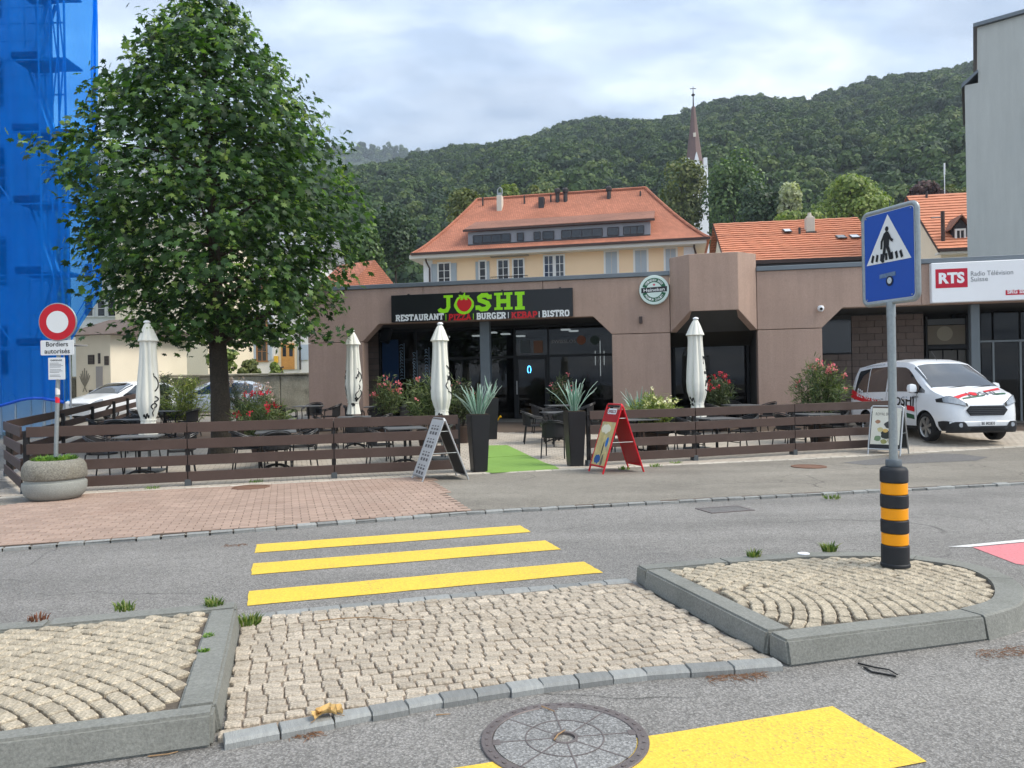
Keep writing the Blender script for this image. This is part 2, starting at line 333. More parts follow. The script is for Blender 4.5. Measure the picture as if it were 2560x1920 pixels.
# ================================================================== GROUND
def asphalt(name, col, speck=.5, patch=.12, sc=1.0, crack=0.0):
    m = bpy.data.materials.new(name); m.use_nodes = True; t = m.node_tree; nn = t.nodes; ll = t.links; bs = nn['Principled BSDF']
    bs.inputs['Roughness'].default_value = .85; bs.inputs['Specular IOR Level'].default_value = .3
    tcn = nn.new('ShaderNodeTexCoord'); vec = tcn.outputs['Object']
    def noise(s_, d=3, r_=.6):
        n = nn.new('ShaderNodeTexNoise'); ll.new(vec, n.inputs['Vector']); n.inputs['Scale'].default_value = s_; n.inputs['Detail'].default_value = d; n.inputs['Roughness'].default_value = r_; return n.outputs[0]
    def rng(src, a, b, lo, hi):
        q = nn.new('ShaderNodeMapRange'); ll.new(src, q.inputs[0]); q.inputs[1].default_value = a; q.inputs[2].default_value = b; q.inputs[3].default_value = lo; q.inputs[4].default_value = hi; return q.outputs[0]
    def mulv(a, b):
        q = nn.new('ShaderNodeMath'); q.operation = 'MULTIPLY'; ll.new(a, q.inputs[0]); ll.new(b, q.inputs[1]); return q.outputs[0]
    f = mulv(rng(noise(.55, 6, .65), .3, .7, 1 - patch, 1 + patch), rng(noise(9, 3), .3, .7, .93, 1.07))
    vo = nn.new('ShaderNodeTexVoronoi'); ll.new(vec, vo.inputs['Vector']); vo.inputs['Scale'].default_value = 85 * sc
    f = mulv(f, rng(vo.outputs['Color'], .1, .9, .62, 1.25))            # aggregate stones, each its own grey
    f = mulv(f, rng(vo.outputs['Distance'], .2, .7, 1.08, .72))
    mp = nn.new('ShaderNodeMapping'); ll.new(vec, mp.inputs[0]); mp.inputs['Rotation'].default_value = (0, 0, -A_ROAD); mp.inputs['Scale'].default_value = (.10, .9, 1)
    tn = nn.new('ShaderNodeTexNoise'); ll.new(mp.outputs[0], tn.inputs['Vector']); tn.inputs['Scale'].default_value = 1.3; tn.inputs['Detail'].default_value = 4
    f = mulv(f, rng(tn.outputs[0], .35, .65, 1 - patch * .6, 1 + patch * .6))       # lanes worn along the street
    wn = nn.new('ShaderNodeTexNoise'); ll.new(vec, wn.inputs['Vector']); wn.inputs['Scale'].default_value = 1.1; wn.inputs['Detail'].default_value = 5
    wv = nn.new('ShaderNodeVectorMath'); wv.operation = 'MULTIPLY_ADD'; ll.new(wn.outputs['Color'], wv.inputs[0]); wv.inputs[1].default_value = (.9, .9, 0); ll.new(vec, wv.inputs[2])
    ck = nn.new('ShaderNodeTexVoronoi'); ck.feature = 'DISTANCE_TO_EDGE'; ll.new(wv.outputs[0], ck.inputs['Vector']); ck.inputs['Scale'].default_value = .38
    line = rng(ck.outputs['Distance'], .0, .007, crack, 0); f = mulv(f, rng(mulv(line, rng(noise(.35, 2), .48, .6, 0, 1)), 0, 1, 1, 0))
    base = nn.new('ShaderNodeRGB'); base.outputs[0].default_value = col
    vm = nn.new('ShaderNodeVectorMath'); vm.operation = 'SCALE'; ll.new(base.outputs[0], vm.inputs[0]); ll.new(f, vm.inputs[3])
    mx = nn.new('ShaderNodeMix'); mx.data_type = 'RGBA'; ll.new(rng(noise(140 * sc, 1, .5), .63, .72, 0, speck), mx.inputs[0]); ll.new(vm.outputs[0], mx.inputs[6]); mx.inputs[7].default_value = (.62, .62, .62, 1)
    ll.new(mx.outputs[2], bs.inputs['Base Color'])
    bn = nn.new('ShaderNodeBump'); bn.inputs['Strength'].default_value = .55; bn.inputs['Distance'].default_value = .006; ll.new(vo.outputs['Distance'], bn.inputs['Height']); ll.new(bn.outputs[0], bs.inputs['Normal'])
    return m
M_ROAD = asphalt('asphalt_road', (.262, .252, .236, 1), .5, .17, crack=.6)
M_PAVE = asphalt('asphalt_pavement', (.285, .262, .222, 1), .16, .16, 1.3, crack=.6)
M_PATCH = asphalt('asphalt_patch', (.19, .185, .18, 1), .1, .05, 1.3)
def paint(name, col, wear, under):
    m = bpy.data.materials.new(name); m.use_nodes = True; t = m.node_tree; nn = t.nodes; ll = t.links; bs = nn['Principled BSDF']; bs.inputs['Roughness'].default_value = .7
    tcn = nn.new('ShaderNodeTexCoord'); vec = tcn.outputs['Object']
    vo = nn.new('ShaderNodeTexVoronoi'); ll.new(vec, vo.inputs['Vector']); vo.inputs['Scale'].default_value = 75
    n = nn.new('ShaderNodeTexNoise'); ll.new(vec, n.inputs['Vector']); n.inputs['Scale'].default_value = 55; n.inputs['Detail'].default_value = 5; n.inputs['Roughness'].default_value = .75
    n2 = nn.new('ShaderNodeTexNoise'); ll.new(vec, n2.inputs['Vector']); n2.inputs['Scale'].default_value = 3; n2.inputs['Detail'].default_value = 5
    ad = nn.new('ShaderNodeMath'); ad.operation = 'MULTIPLY_ADD'; ll.new(n2.outputs[0], ad.inputs[0]); ad.inputs[1].default_value = .25; ll.new(n.outputs[0], ad.inputs[2])
    q = nn.new('ShaderNodeMapRange'); ll.new(ad.outputs[0], q.inputs[0]); q.inputs[1].default_value = .70 - wear; q.inputs[2].default_value = .76 - wear; q.inputs[3].default_value = 0; q.inputs[4].default_value = .7
    q2 = nn.new('ShaderNodeMapRange'); ll.new(vo.outputs['Color'], q2.inputs[0]); q2.inputs[1].default_value = 0; q2.inputs[2].default_value = 1; q2.inputs[3].default_value = .86; q2.inputs[4].default_value = 1.12
    base = nn.new('ShaderNodeRGB'); base.outputs[0].default_value = col
    vm = nn.new('ShaderNodeVectorMath'); vm.operation = 'SCALE'; ll.new(base.outputs[0], vm.inputs[0]); ll.new(q2.outputs[0], vm.inputs[3])
    mx = nn.new('ShaderNodeMix'); mx.data_type = 'RGBA'; ll.new(q.outputs[0], mx.inputs[0]); ll.new(vm.outputs[0], mx.inputs[6]); mx.inputs[7].default_value = under
    ll.new(mx.outputs[2], bs.inputs['Base Color'])
    bn = nn.new('ShaderNodeBump'); bn.inputs['Strength'].default_value = .4; bn.inputs['Distance'].default_value = .005; ll.new(vo.outputs['Distance'], bn.inputs['Height']); ll.new(bn.outputs[0], bs.inputs['Normal'])
    return m
M_YEL = paint('yellow_road_paint', (.78, .53, .06, 1), .015, (.30, .24, .10, 1))
M_WHI = paint('white_road_paint', (.72, .72, .70, 1), -.02, (.3, .3, .3, 1))
M_PINK = paint('pink_road_paint', (.66, .21, .23, 1), .02, (.33, .2, .2, 1))
# one ground sheet to the horizon
sheet('ground', [(-1500, -300), (1500, -300), (1500, 2500), (-1500, 2500)], 0.0, M_ROAD)
kerb_px = [(-700, 1424), (0, 1380), (580, 1335), (1165, 1288), (1860, 1250), (2560, 1213)]
KERB = [G(a, b) for a, b in kerb_px]
KERB = [KERB[1] + (KERB[1] - KERB[2]) * 4.0] + KERB[1:] + [KERB[-1] + (KERB[-1] - KERB[-2]) * 4.0]
FENT = 13.62                                       # front edge of the terrace
far = [R(60, 60), R(-50, 60)]
sheet('pavement', [p.xy for p in KERB] + [q.xy for q in far], PAV, M_PAVE)
# darker repair in the asphalt pavement, near the van
sheet('asphalt_patch', [G(a, b, PAV).xy for a, b in ((2108, 1157), (2165, 1163), (2300, 1158), (2440, 1152), (2470, 1143), (2400, 1135), (2330, 1134), (2230, 1141))], PAV + .004, M_PATCH)
# ---- pieces: nearest 300 as parts, the rest joined
def project(p):
    v = Vector(p) - Vector((0, 0, CAMH)); 
    if v.y < .2: return None
    u, t_ = v.x / v.y, v.z / v.y
    a = u * math.cos(ROLL) - t_ * math.sin(ROLL); b = u * math.sin(ROLL) + t_ * math.cos(ROLL)
    return (1280 + a * F, 960 - b * F)
def piece_meshes(name, n, size, top, jit, depth, m, inset=.012, corner=0.0):
    res = []
    for k in range(n):
        lx, ly = size[0] / 2, size[1] / 2; mb = MB(); ch = min(lx, ly) * corner
        j = lambda a: a + random.uniform(-jit, jit)
        q4 = [(j(-lx), j(-ly)), (j(lx), j(-ly)), (j(lx), j(ly)), (j(-lx), j(ly))]
        if corner:      # worn corners: eight-sided outline
            out_ = []
            for i in range(4):
                p_, a_, b_ = Vector(q4[i]), Vector(q4[i - 1]), Vector(q4[(i + 1) % 4])
                out_ += [p_ + (a_ - p_).normalized() * ch * random.uniform(.6, 1.3), p_ + (b_ - p_).normalized() * ch * random.uniform(.6, 1.3)]
        else: out_ = [Vector(q) for q in q4]
        n8 = len(out_); bot = [(p_.x, p_.y, -depth) for p_ in out_]; mid = [(p_.x, p_.y, -top) for p_ in out_]
        tp = [(p_.x * (1 - inset / lx), p_.y * (1 - inset / ly), random.uniform(-jit, jit) * .3) for p_ in out_]
        mb.add(bot + mid + tp, [(r * n8 + i, r * n8 + (i + 1) % n8, (r + 1) * n8 + (i + 1) % n8, (r + 1) * n8 + i) for r in (0, 1) for i in range(n8)] + [tuple(range(2 * n8, 3 * n8))])
        me = mb.mesh(name); me.materials.append(m); res.append(me)
    return res
def lay(name, rest_name, parent, places, meshes, limit=300):
    """places: (x, y, z, rz, sx, sy, tilt)"""
    def key(p):
        q = project(p[:3])
        if q is None or not (-25 < q[0] < 2585 and -10 < q[1] < 1945) or (len(p) > 7 and not p[7]): return 1e9
        return p[1]
    order = sorted(places, key=key); rest = MB()
    for i, p in enumerate(order):
        me = random.choice(meshes)
        M = Matrix.Translation(p[:3]) @ Matrix.Rotation(p[6], 4, 'X') @ Matrix.Rotation(p[3], 4, 'Z') @ Matrix.Diagonal((p[4], p[5], 1, 1))
        if i < limit and key(p) < 1e9:
            o = bpy.data.objects.new(name, me); COL.objects.link(o); o.parent = parent; o.matrix_local = M
        else:
            rest.add([M @ v.co for v in me.vertices], [tuple(f.vertices) for f in me.polygons])
    if rest.v:
        rest.build(rest_name, meshes[0].materials[0], parent, kind='stuff', fix=False)
def poly_stones(path, closed=False, step=.22, wd=.12, jit=.012):
    """split a polyline (Vectors) in stones: yields centre, angle, length"""
    out_ = []; carry = 0
    for i in range(len(path) - 1):
        a, b = path[i], path[i + 1]; d = b - a; l = d.length; n = max(1, round(l / step)); 
        for k in range(n):
            c = a + d * ((k + .5) / n); out_.append((c, math.atan2(d.y, d.x), l / n))
    return out_
M_SETT = mat('granite_sett', C(178, 167, 147), .9, var=.2, vscale=9, fine=.42, fscale=62, bump=1.0, bscale=42, per=.16, stain=.6, stain_col=C(112, 104, 90), sscale=4.5)
M_SETT2 = mat('granite_sett_mid', C(176, 165, 149), .9, var=.2, vscale=9, fine=.4, fscale=62, bump=1.0, bscale=42, per=.15, stain=.45, stain_col=C(138, 124, 104), sscale=3.0)
M_BED = mat('joint_sand', C(92, 84, 74), .95, var=.2, vscale=6, fine=.3, fscale=150)
M_BED2 = mat('joint_mortar', C(142, 128, 114), .95, var=.15, vscale=6, fine=.25, fscale=150)
M_KERB = mat('kerb_granite', C(128, 129, 123), .75, var=.09, vscale=3, fine=.22, fscale=70, bump=.35, bscale=60, stain=.45, stain_col=C(92, 94, 86), sscale=2.2)
M_EDGE = mat('edge_stone', C(142, 144, 142), .75, var=.16, vscale=9, fine=.15, fscale=120, bump=.6, bscale=40, per=.2)
M_BRICK = mat('red_paver', C(162, 140, 126), .85, var=.07, vscale=1.2, fine=.14, fscale=120, bump=.3, bscale=90, per=.12, stain=.3, stain_col=C(150, 120, 104), sscale=.8)
M_PAVER = mat('beige_paver', C(176, 167, 154), .85, var=.08, vscale=1.0, fine=.12, fscale=110, bump=.3, bscale=90, per=.09, stain=.25, stain_col=C(132, 122, 110), sscale=.7)
M_JOINT = mat('paver_joint', C(92, 80, 70), .95, var=.15, vscale=5)
HK = .15
# ---- left traffic island
def kerb_run(parent, outer, inner, closed=False, h=HK, flare=.025):
    """outer/inner: matching lists of (s,t); one stone per span"""
    for i in range(len(outer) - 1):
        o0, o1, i0, i1 = (R(*outer[i]), R(*outer[i + 1]), R(*inner[i]), R(*inner[i + 1]))
        d = (o1 - o0); gap = d.normalized() * .003
        nrm = ((o0 - i0) + (o1 - i1)).normalized() * flare
        o0 = o0 + gap; o1 = o1 - gap; i0 = i0 + gap * .5; i1 = i1 - gap * .5
        z = Vector((0, 0, h + random.uniform(-.003, .003)))
        mb = MB(); mb.hexa([o0 + nrm, o1 + nrm, i1, i0, o0 + z, o1 + z, i1 + z, i0 + z])
        mb.build('kerb_stone', M_KERB, parent, bevel=.014, seg=2)
def smooth(pts, k=6):
    out_ = []; n = len(pts)
    for i in range(n - 1):
        p0, p1, p2, p3 = [Vector(pts[max(0, min(n - 1, j))]) for j in (i - 1, i, i + 1, i + 2)]
        for q in range(k):
            t = q / k; out_.append(tuple(.5 * ((2 * p1) + (p2 - p0) * t + (2 * p0 - 5 * p1 + 4 * p2 - p3) * t * t + (3 * p1 - p0 - 3 * p2 + p3) * t ** 3)))
    return out_ + [tuple(pts[-1])]
def kerb_curve(parent, outer, inner, h=HK, flare=.025):
    """one bent stone along a curve"""
    mb = MB(); vs = []; n = len(outer)
    for i in range(n):
        o_, i_ = R(*outer[i]), R(*inner[i]); d = R(*outer[min(i + 1, n - 1)]) - R(*outer[max(i - 1, 0)]); d.normalize()
        if i == 0: o_ = o_ + d * .003; i_ = i_ + d * .003
        if i == n - 1: o_ = o_ - d * .003; i_ = i_ - d * .003
        nr = (o_ - i_).normalized(); z = Vector((0, 0, h)); vs += [o_ + nr * flare, o_ - nr * .004 + z * .93, o_ - nr * .016 + z, i_ + z, i_]
    fs = [(5 * i + k, 5 * i + (k + 1) % 5, 5 * i + 5 + (k + 1) % 5, 5 * i + 5 + k) for i in range(n - 1) for k in range(5)] + [(4, 3, 2, 1, 0), tuple(5 * (n - 1) + k for k in range(5))]
    mb.add(vs, fs); mb.build('kerb_stone', M_KERB, parent)
def island(label, inner, spans, fan, seed, curves=()):
    random.seed(seed)
    root = sheet('traffic_island', [R(*p).xy for p in inner], HK - .026, M_BED)
    root['label'] = label
    for o_, i_ in spans: kerb_run(root, o_, i_)
    for o_, i_ in curves: kerb_curve(root, o_, i_)
    ms = piece_meshes('sett', 12, (.10, .09), .007, .005, .05, M_SETT, .007, .22)
    pl = []; pitch_t, pitch_s = .100, .120
    s0 = min(p[0] for p in inner); s1 = max(p[0] for p in inner); t0 = min(p[1] for p in inner); t1 = max(p[1] for p in inner)
    c0, rmax = fan; pitch = .086; r_ = .12          # segmental arches: rings of setts round a point
    while r_ < rmax:
        a = random.uniform(0, .3); a_end = a + 2 * math.pi - .06 / r_
        while a < a_end:
            w_ = random.uniform(.07, .104); da = (w_ + .009) / r_
            am = a + da / 2; rr = r_ + .02 * math.sin(am * 5 + r_ * 2); q = (c0[0] + math.cos(am) * rr, c0[1] + math.sin(am) * rr + random.uniform(-.003, .003))
            if s0 - .1 < q[0] < s1 + .1 and all(inside((q[0] + e * .018, q[1] + f * .016), inner) for e, f in ((-1, -1), (1, -1), (1, 1), (-1, 1))):
                p = R(*q); pl.append((p.x, p.y, HK - .005 + random.uniform(-.005, .004), A_ROAD + am + math.pi / 2 + random.uniform(-.04, .04), w_ / .10, (pitch - .009) / .09 * random.uniform(.93, 1.02), 0))
            a += da
        r_ += pitch
    lay('sett', 'sett_field', root, pl, ms)
    return root
KW = .17
li_in = [(-6.0, 3.82 + KW * .7), (-.34 - KW, 3.82 + KW * .7), (-.34 - KW, 5.77 - KW), (-6.0, 5.77 - KW)]
t_f, t_i = 3.82, 3.82 + KW * .7
island('stone-paved traffic island with granite kerb at the left foot of the photo', li_in, [
    ([(-6, t_f), (-4.3, t_f), (-2.6, t_f), (-1.25, t_f), (-.34, t_f)], [(-6, t_i), (-4.3, t_i), (-2.6, t_i), (-1.25, t_i), (-.34 - KW * .0, t_i)]),
    ([(-.34, t_i + .002), (-.34, 5.77 - KW)], [(-.34 - KW, t_i + .002), (-.34 - KW, 5.77 - KW)]),
    ([(-.34, 5.77), (-1.5, 5.77), (-2.8, 5.77), (-6, 5.77)], [(-.34, 5.77 - KW), (-1.5, 5.77 - KW), (-2.8, 5.77 - KW), (-6, 5.77 - KW)])],
    ((-2.9, 2.9), 4.5), 11)
ro = [(2.74, 3.80), (4.18, 3.78), (4.62, 3.90), (5.0, 4.2), (5.2, 4.5), (5.27, 4.82), (5.16, 5.14), (4.88, 5.46), (4.3, 5.68), (3.5, 5.75), (2.74, 5.76)]
cx_, cy_ = 4.0, 4.78
def shrink(p, d=KW):
    return p
ri = [(2.74 + KW, 3.80 + KW), (4.16, 3.78 + KW), (4.53, 4.05), (4.85, 4.31), (5.03, 4.57), (5.09, 4.82), (5.0, 5.06), (4.78, 5.32), (4.25, 5.51), (3.5, 5.58), (2.74 + KW, 5.59)]
so, si = smooth(ro[1:10]), smooth(ri[1:10]); cuts = [(0, 16), (16, 32), (32, 48)]
island('stone-paved traffic island that carries the striped bollard', [ri[0]] + si + [ri[10]], [
    ([(2.74, 3.80)] + ro[1:2], [(2.74, 3.80 + KW), ri[1]]), ([ro[9], (2.74, 5.76)], [ri[9], (2.74, 5.59)]),
    ([(2.74, 5.588), (2.74, 3.80 + KW + .002)], [(2.74 + KW, 5.588), (2.74 + KW, 3.80 + KW + .002)])],
    ((2.35, 4.75), 3.2), 12, [(so[a:b + 1], si[a:b + 1]) for a, b in cuts])
# ---- paved refuge between the islands
random.seed(13)
fr_path = [(-.30, 3.80), (.2, 3.87), (.75, 3.93), (1.3, 3.95), (1.9, 3.92), (2.40, 3.84), (2.69, 3.80)]
bk_path = [(-.31, 5.80), (.6, 5.83), (1.4, 5.83), (2.69, 5.79)]
mid_poly = fr_path + bk_path[::-1]
refuge = sheet('crossing_refuge', [R(*p).xy for p in mid_poly], .012, M_BED2); refuge['label'] = 'level sett paving of the pedestrian refuge between the two islands'
ms_edge = piece_meshes('edge_stone', 6, (1, .115), .014, .008, .06, M_EDGE, .016)
for path, zz in ((fr_path, .042), (bk_path, .03)):
    pl = [(c.x, c.y, zz, an, l * .97, random.uniform(.9, 1.1), 0) for c, an, l in poly_stones([R(*p) for p in path], step=.21)]
    lay('edge_stone', 'edge_row', refuge, pl, ms_edge)
ms = piece_meshes('sett', 12, (.10, .09), .006, .005, .04, M_SETT2, .006, .2); pl = []
t = 3.9; row = 0
inner_poly = [(a, b + .07) for a, b in fr_path] + [(a, b - .06) for a, b in bk_path[::-1]]
while t < 5.8:
    s = -.325 + random.uniform(0, .03)
    while s < 2.7:
        w_ = random.uniform(.074, .106); q = (s + w_ / 2, t + .03 * math.sin(s * 2.6 + .4) + .012 * math.sin(s * 5 + row * .7))
        if inside(q, inner_poly) and -.285 < q[0] < 2.67:
            p = R(*q); pl.append((p.x, p.y, .028 + random.uniform(-.004, .004), A_ROAD + random.uniform(-.03, .03), w_ / .10, .078 / .09 * random.uniform(.92, 1.03), 0))
        s += w_ + .009
    t += .0865; row += 1
lay('sett', 'sett_field', refuge, pl, ms)
# ---- far kerb: a row of low stones
kerb_o = sheet('kerb', [(p + Vector((-.02, .06, 0))).xy for p in KERB] + [(p + Vector((-.05, .16, 0))).xy for p in KERB[::-1]], PAV - .001 + .002, M_JOINT)
ms_k = piece_meshes('kerb_stone', 6, (1, .13), .012, .008, .07, M_EDGE, .016)
lay('kerb_stone', 'kerb_row', kerb_o, [(c.x, c.y + .05, PAV + .008 + random.uniform(-.006, .006), an + random.uniform(-.03, .03), l * random.uniform(.9, .98), random.uniform(.6, .85), 0) for c, an, l in poly_stones(KERB, step=.24)], ms_k)
# ---- red brick paving on the left part of the pavement
split_n, split_f = G(1165, 1289, PAV), G(1075, 1196, PAV)
bp = [(p + Vector((-.03, .12, 0))).xy for p in KERB[:4]]
bp = [R(-9.5, 9.42).xy] + [q for q in bp[1:]] + [split_f.xy, R(2.3, 13.5).xy, R(-3.0, 13.55).xy, R(-4.2, 12.4).xy, R(-9.5, 12.4).xy]
brick_o = sheet('brick_paving', bp, PAV + .006, M_JOINT)
ms = piece_meshes('brick', 4, (.192, .092), .004, .001, .02, M_BRICK, .005); pl = []; bpl = [tuple(q) for q in bp]
for r_i in range(48):
    t = 9.38 + r_i * .1025; s = -9.6 + (r_i % 2) * .1
    while s < 3.2:
        p = R(s, t)
        if inside((p.x, p.y), bpl): pl.append((p.x, p.y, PAV + .014 + random.uniform(-.0015, .0015), A_ROAD + random.uniform(-.008, .008), 1, 1, 0))
        s += .2015
lay('brick', 'brick_field', brick_o, pl, ms)
# ---- terrace of beige pavers behind the fence, bounded by a row of pale stones
tp_ = [R(-4.9, 13.62), R(3.1, FENT), R(15.5, 12.95), R(24, 12.5), Vector((26, 17, 0)), Vector((22, 20, 0)), Vector((-13, 27, 0)), Vector((-10.5, 15.3, 0)), Vector((-8.5, 13.3, 0))]
terr = sheet('terrace', [p.xy for p in tp_], PAV + .006, M_JOINT)
ms = piece_meshes('paver', 4, (.192, .094), .004, .001, .02, M_PAVER, .006); pl = []; tpl = [tuple(p.xy) for p in tp_]
tilt = math.atan(.045)
for r_i in range(112):
    t = 12.5 + r_i * .1045; s = -7 + (r_i % 2) * .1
    while s < 18:
        p = R(s, t)
        if 12 < p.y < 27 and inside((p.x, p.y), tpl):
            q = project((p.x, p.y, g(p.y)))
            vis = (1212 < q[0] < 1420 and 1085 < q[1] < 1170) or q[0] > 2130
            if q[0] > -40 and q[0] < 2600 and (vis or p.y < 20.5): pl.append((p.x, p.y, g(p.y) + PAV + .013, A_ROAD, 1, 1, tilt if p.y > 15.5 else 0, vis))
        s += .2035
lay('paver', 'paver_field', terr, pl, ms)
M_PALE = mat('pale_edge_stone', C(190, 184, 172), .8, var=.12, vscale=6, fine=.15, fscale=90, per=.15, stain=.4, stain_col=C(120, 112, 100), sscale=3)
ms_p = piece_meshes('edge_stone', 5, (1, .10), .008, .006, .04, M_PALE, .01)
lay('edge_stone', 'edge_row', terr, [(c.x, c.y, g(c.y) + PAV + .018, an, l * .97, random.uniform(.85, 1.1), 0) for c, an, l in poly_stones([R(-4.9, 13.57), R(3.1, FENT - .06), R(15.5, 12.9), R(20, 12.65)], step=.33)], ms_p)
# ---- road markings
def stripe(label, s0, s1, t0, t1):
    q = [(s0, t0), (s1, t0), (s1, t1), (s0, t1)]; n = 14; pts = []
    for i in range(4):          # slightly ragged edges
        a, b = q[i], q[(i + 1) % 4]; m_ = n if i % 2 == 0 else 5
        pts += [R(a[0] + (b[0] - a[0]) * k / m_ + random.uniform(-.006, .006), a[1] + (b[1] - a[1]) * k / m_ + random.uniform(-.005, .005)).xy for k in range(m_)]
    o = sheet('crosswalk_stripe', pts, .005, M_YEL); o['label'] = label; return o
stripe('yellow crossing stripe nearest the far kerb', -.31, 2.60, 8.13, 8.56)
stripe('middle yellow crossing stripe on the far lane', -.31, 2.60, 7.18, 7.64)
stripe('yellow crossing stripe next to the paved refuge', -.30, 2.62, 6.17, 6.61)
stripe('broad yellow crossing stripe beside the manhole in the foreground', -.3, 2.61, 2.66, 3.25)
sheet('lane_line', [R(6.12, 5.94).xy, R(6.3, 5.86).xy, R(12, 5.80).xy, R(12, 5.95).xy], .005, M_WHI)['label'] = 'white line beside the pink road surface'
sheet('pink_surface', [R(6.32, 5.84).xy, R(6.1, 5.2).xy, R(6.4, 4.6).xy, R(12, 4.3).xy, R(12, 5.79).xy], .004, M_PINK)['label'] = 'pink painted road surface at the right edge'
# ---- manholes and drains
M_IRON = mat('cast_iron', C(118, 110, 108), .55, .5, var=.12, vscale=8, fine=.2, fscale=120, bump=.3, bscale=80)
M_RUST = mat('rusty_iron', C(122, 92, 76), .8, .2, var=.2, vscale=6, fine=.3, fscale=70, bump=.4, bscale=40)
M_MHC = asphalt('manhole_concrete', (.27, .27, .265, 1), .45, .1)
mc = Vector((.215, 3.56, 0)); mh = thing('manhole_cover', 'round concrete-filled manhole cover on the near lane', 'manhole cover', mc)
def ring(mb, r0, r1, z0, z1, n=64):
    vs = []; 
    for r_, z in ((r0, z0), (r0, z1), (r1, z1), (r1, z0)): vs += [(math.cos(2 * math.pi * i / n) * r_, math.sin(2 * math.pi * i / n) * r_, z) for i in range(n)]
    mb.add(vs, [(k * n + i, k * n + (i + 1) % n, ((k + 1) % 4) * n + (i + 1) % n, ((k + 1) % 4) * n + i) for k in range(4) for i in range(n)])
mb = MB(); ring(mb, .335, .388, -.02, .012); mb.build('frame', M_IRON, mh, bevel=.003)
mb = MB(); ring(mb, .055, .33, -.02, .010); mb.build('infill', M_MHC, mh)
mb = MB(); ring(mb, .048, .062, -.05, .0125, 32); mb.cyl((0, 0, -.06), (0, 0, -.045), .05, n=24); mb.build('hub', M_IRON, mh)
for k in range(8):
    a = k * math.pi / 4 + .12; mb = MB(); c0 = Vector((math.cos(a), math.sin(a), 0)); nn_ = Vector((-math.sin(a), math.cos(a), 0))
    mb.hexa([c0 * .063 + nn_ * -.003 + Vector((0, 0, .002)), c0 * .334 - nn_ * .004 + Vector((0, 0, .002)), c0 * .334 + nn_ * .004 + Vector((0, 0, .002)), c0 * .063 + nn_ * .003 + Vector((0, 0, .002)),
             c0 * .063 - nn_ * .003 + Vector((0, 0, .0115)), c0 * .334 - nn_ * .004 + Vector((0, 0, .0115)), c0 * .334 + nn_ * .004 + Vector((0, 0, .0115)), c0 * .063 + nn_ * .003 + Vector((0, 0, .0115))])
    if k % 2 == 0: mb.box(c0 * .318 + Vector((0, 0, .0065)), (.035, .05, .0115), a)
    mb.build('rib', M_IRON, mh)
mb = MB(); ring(mb, .178, .184, .002, .0122); mb.build('inner_ring', M_IRON, mh)
mb = MB()
for k in range(36):
    a = k * 2 * math.pi / 36; mb.box((math.cos(a) * .362, math.sin(a) * .362, .0135), (.012, .02, .004), a)
mb.build('lug_row', M_IRON, mh, kind='stuff')
for nm, lab, pos, r_, m_, dz in (('manhole_cover', 'rusty round manhole cover in the red brick paving', G(628, 1220, PAV), .30, M_RUST, PAV + .006), ('manhole_cover', 'rusty round manhole cover in the grey pavement near the right fence', G(2022, 1167, PAV), .31, M_RUST, PAV)):
    t_ = thing(nm, lab, 'manhole cover', (pos.x, pos.y, g(pos.y) + dz)); mb = MB(); ring(mb, r_ - .05, r_, -.02, .014, 40); mb.build('frame', m_, t_)
    mb = MB(); mb.cyl((0, 0, -.02), (0, 0, .010), r_ - .055, n=40); mb.build('lid', m_, t_)
dp = G(1812, 1274); t_ = thing('road_drain', 'square grey drain lid beside the far kerb', 'drain', (dp.x, dp.y, 0), A_ROAD)
mb = MB(); mb.box((0, .18, .003), (.62, .04, .010)); mb.box((0, -.18, .003), (.62, .04, .010)); mb.box((.29, 0, .003), (.04, .318, .0096)); mb.box((-.29, 0, .003), (.04, .318, .0096)); mb.build('frame', M_IRON, t_)
mb = MB(); mb.box((0, 0, .003), (.535, .315, .006)); mb.build('lid', M_PATCH, t_)
# ================================================================== RESTAURANT
M_CONC = mat('brown_exposed_concrete', C(172, 147, 132), .88, var=.06, vscale=.8, fine=.16, fscale=55, bump=.35, bscale=70, stain=.22, stain_col=C(140, 120, 110), sscale=.9, streak=.07)
M_COPE = mat('grey_metal_coping', C(112, 120, 126), .45, .3, var=.06, vscale=2)
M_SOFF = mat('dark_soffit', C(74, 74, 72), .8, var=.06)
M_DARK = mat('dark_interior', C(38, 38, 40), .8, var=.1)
M_FRAME = mat('dark_window_frame', C(30, 32, 34), .5, .2)
M_COLG = mat('grey_steel_column', C(104, 112, 116), .5, .2, var=.04)
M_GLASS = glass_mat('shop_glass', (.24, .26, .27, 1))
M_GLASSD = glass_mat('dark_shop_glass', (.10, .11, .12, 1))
M_WHITE = mat('white_panel', C(236, 238, 240), .45, var=.02)
M_BLACKP = mat('black_sign_panel', C(14, 17, 20), .35, spec=.5)
M_GREEN = mat('lime_letter', C(150, 224, 20), .45)
M_RED = mat('red_letter', C(196, 26, 34), .45)
M_WLET = mat('white_letter', C(226, 230, 228), .45)
M_BLOCK = mat('wall_block', C(126, 112, 104), .9, var=.08, vscale=4, fine=.12, fscale=60, per=.12, bump=.3)
M_LAMP = mat('lit_lamp', (1, 1, 1, 1), emis=(1, .97, .92, 1), estr=2.2)
M_LED = mat('blue_led', (.1, .5, 1, 1), emis=(.08, .5, 1, 1), estr=3.0)
Z_J, Z_O, Z_P = 3.06, 3.61, 4.72
rest = thing('restaurant_building', 'single-storey brown concrete restaurant with wide glazed openings', 'building', B(-4.5, 0, 0), world=True)
def uz_prism(name, pts, w0, w1, m, parent=rest, bevel=.012):
    mb = MB(); mb.prism([B(u, w0, z) for u, z in pts], NB * (w1 - w0)); return mb.build(name, m, parent, bevel=bevel)
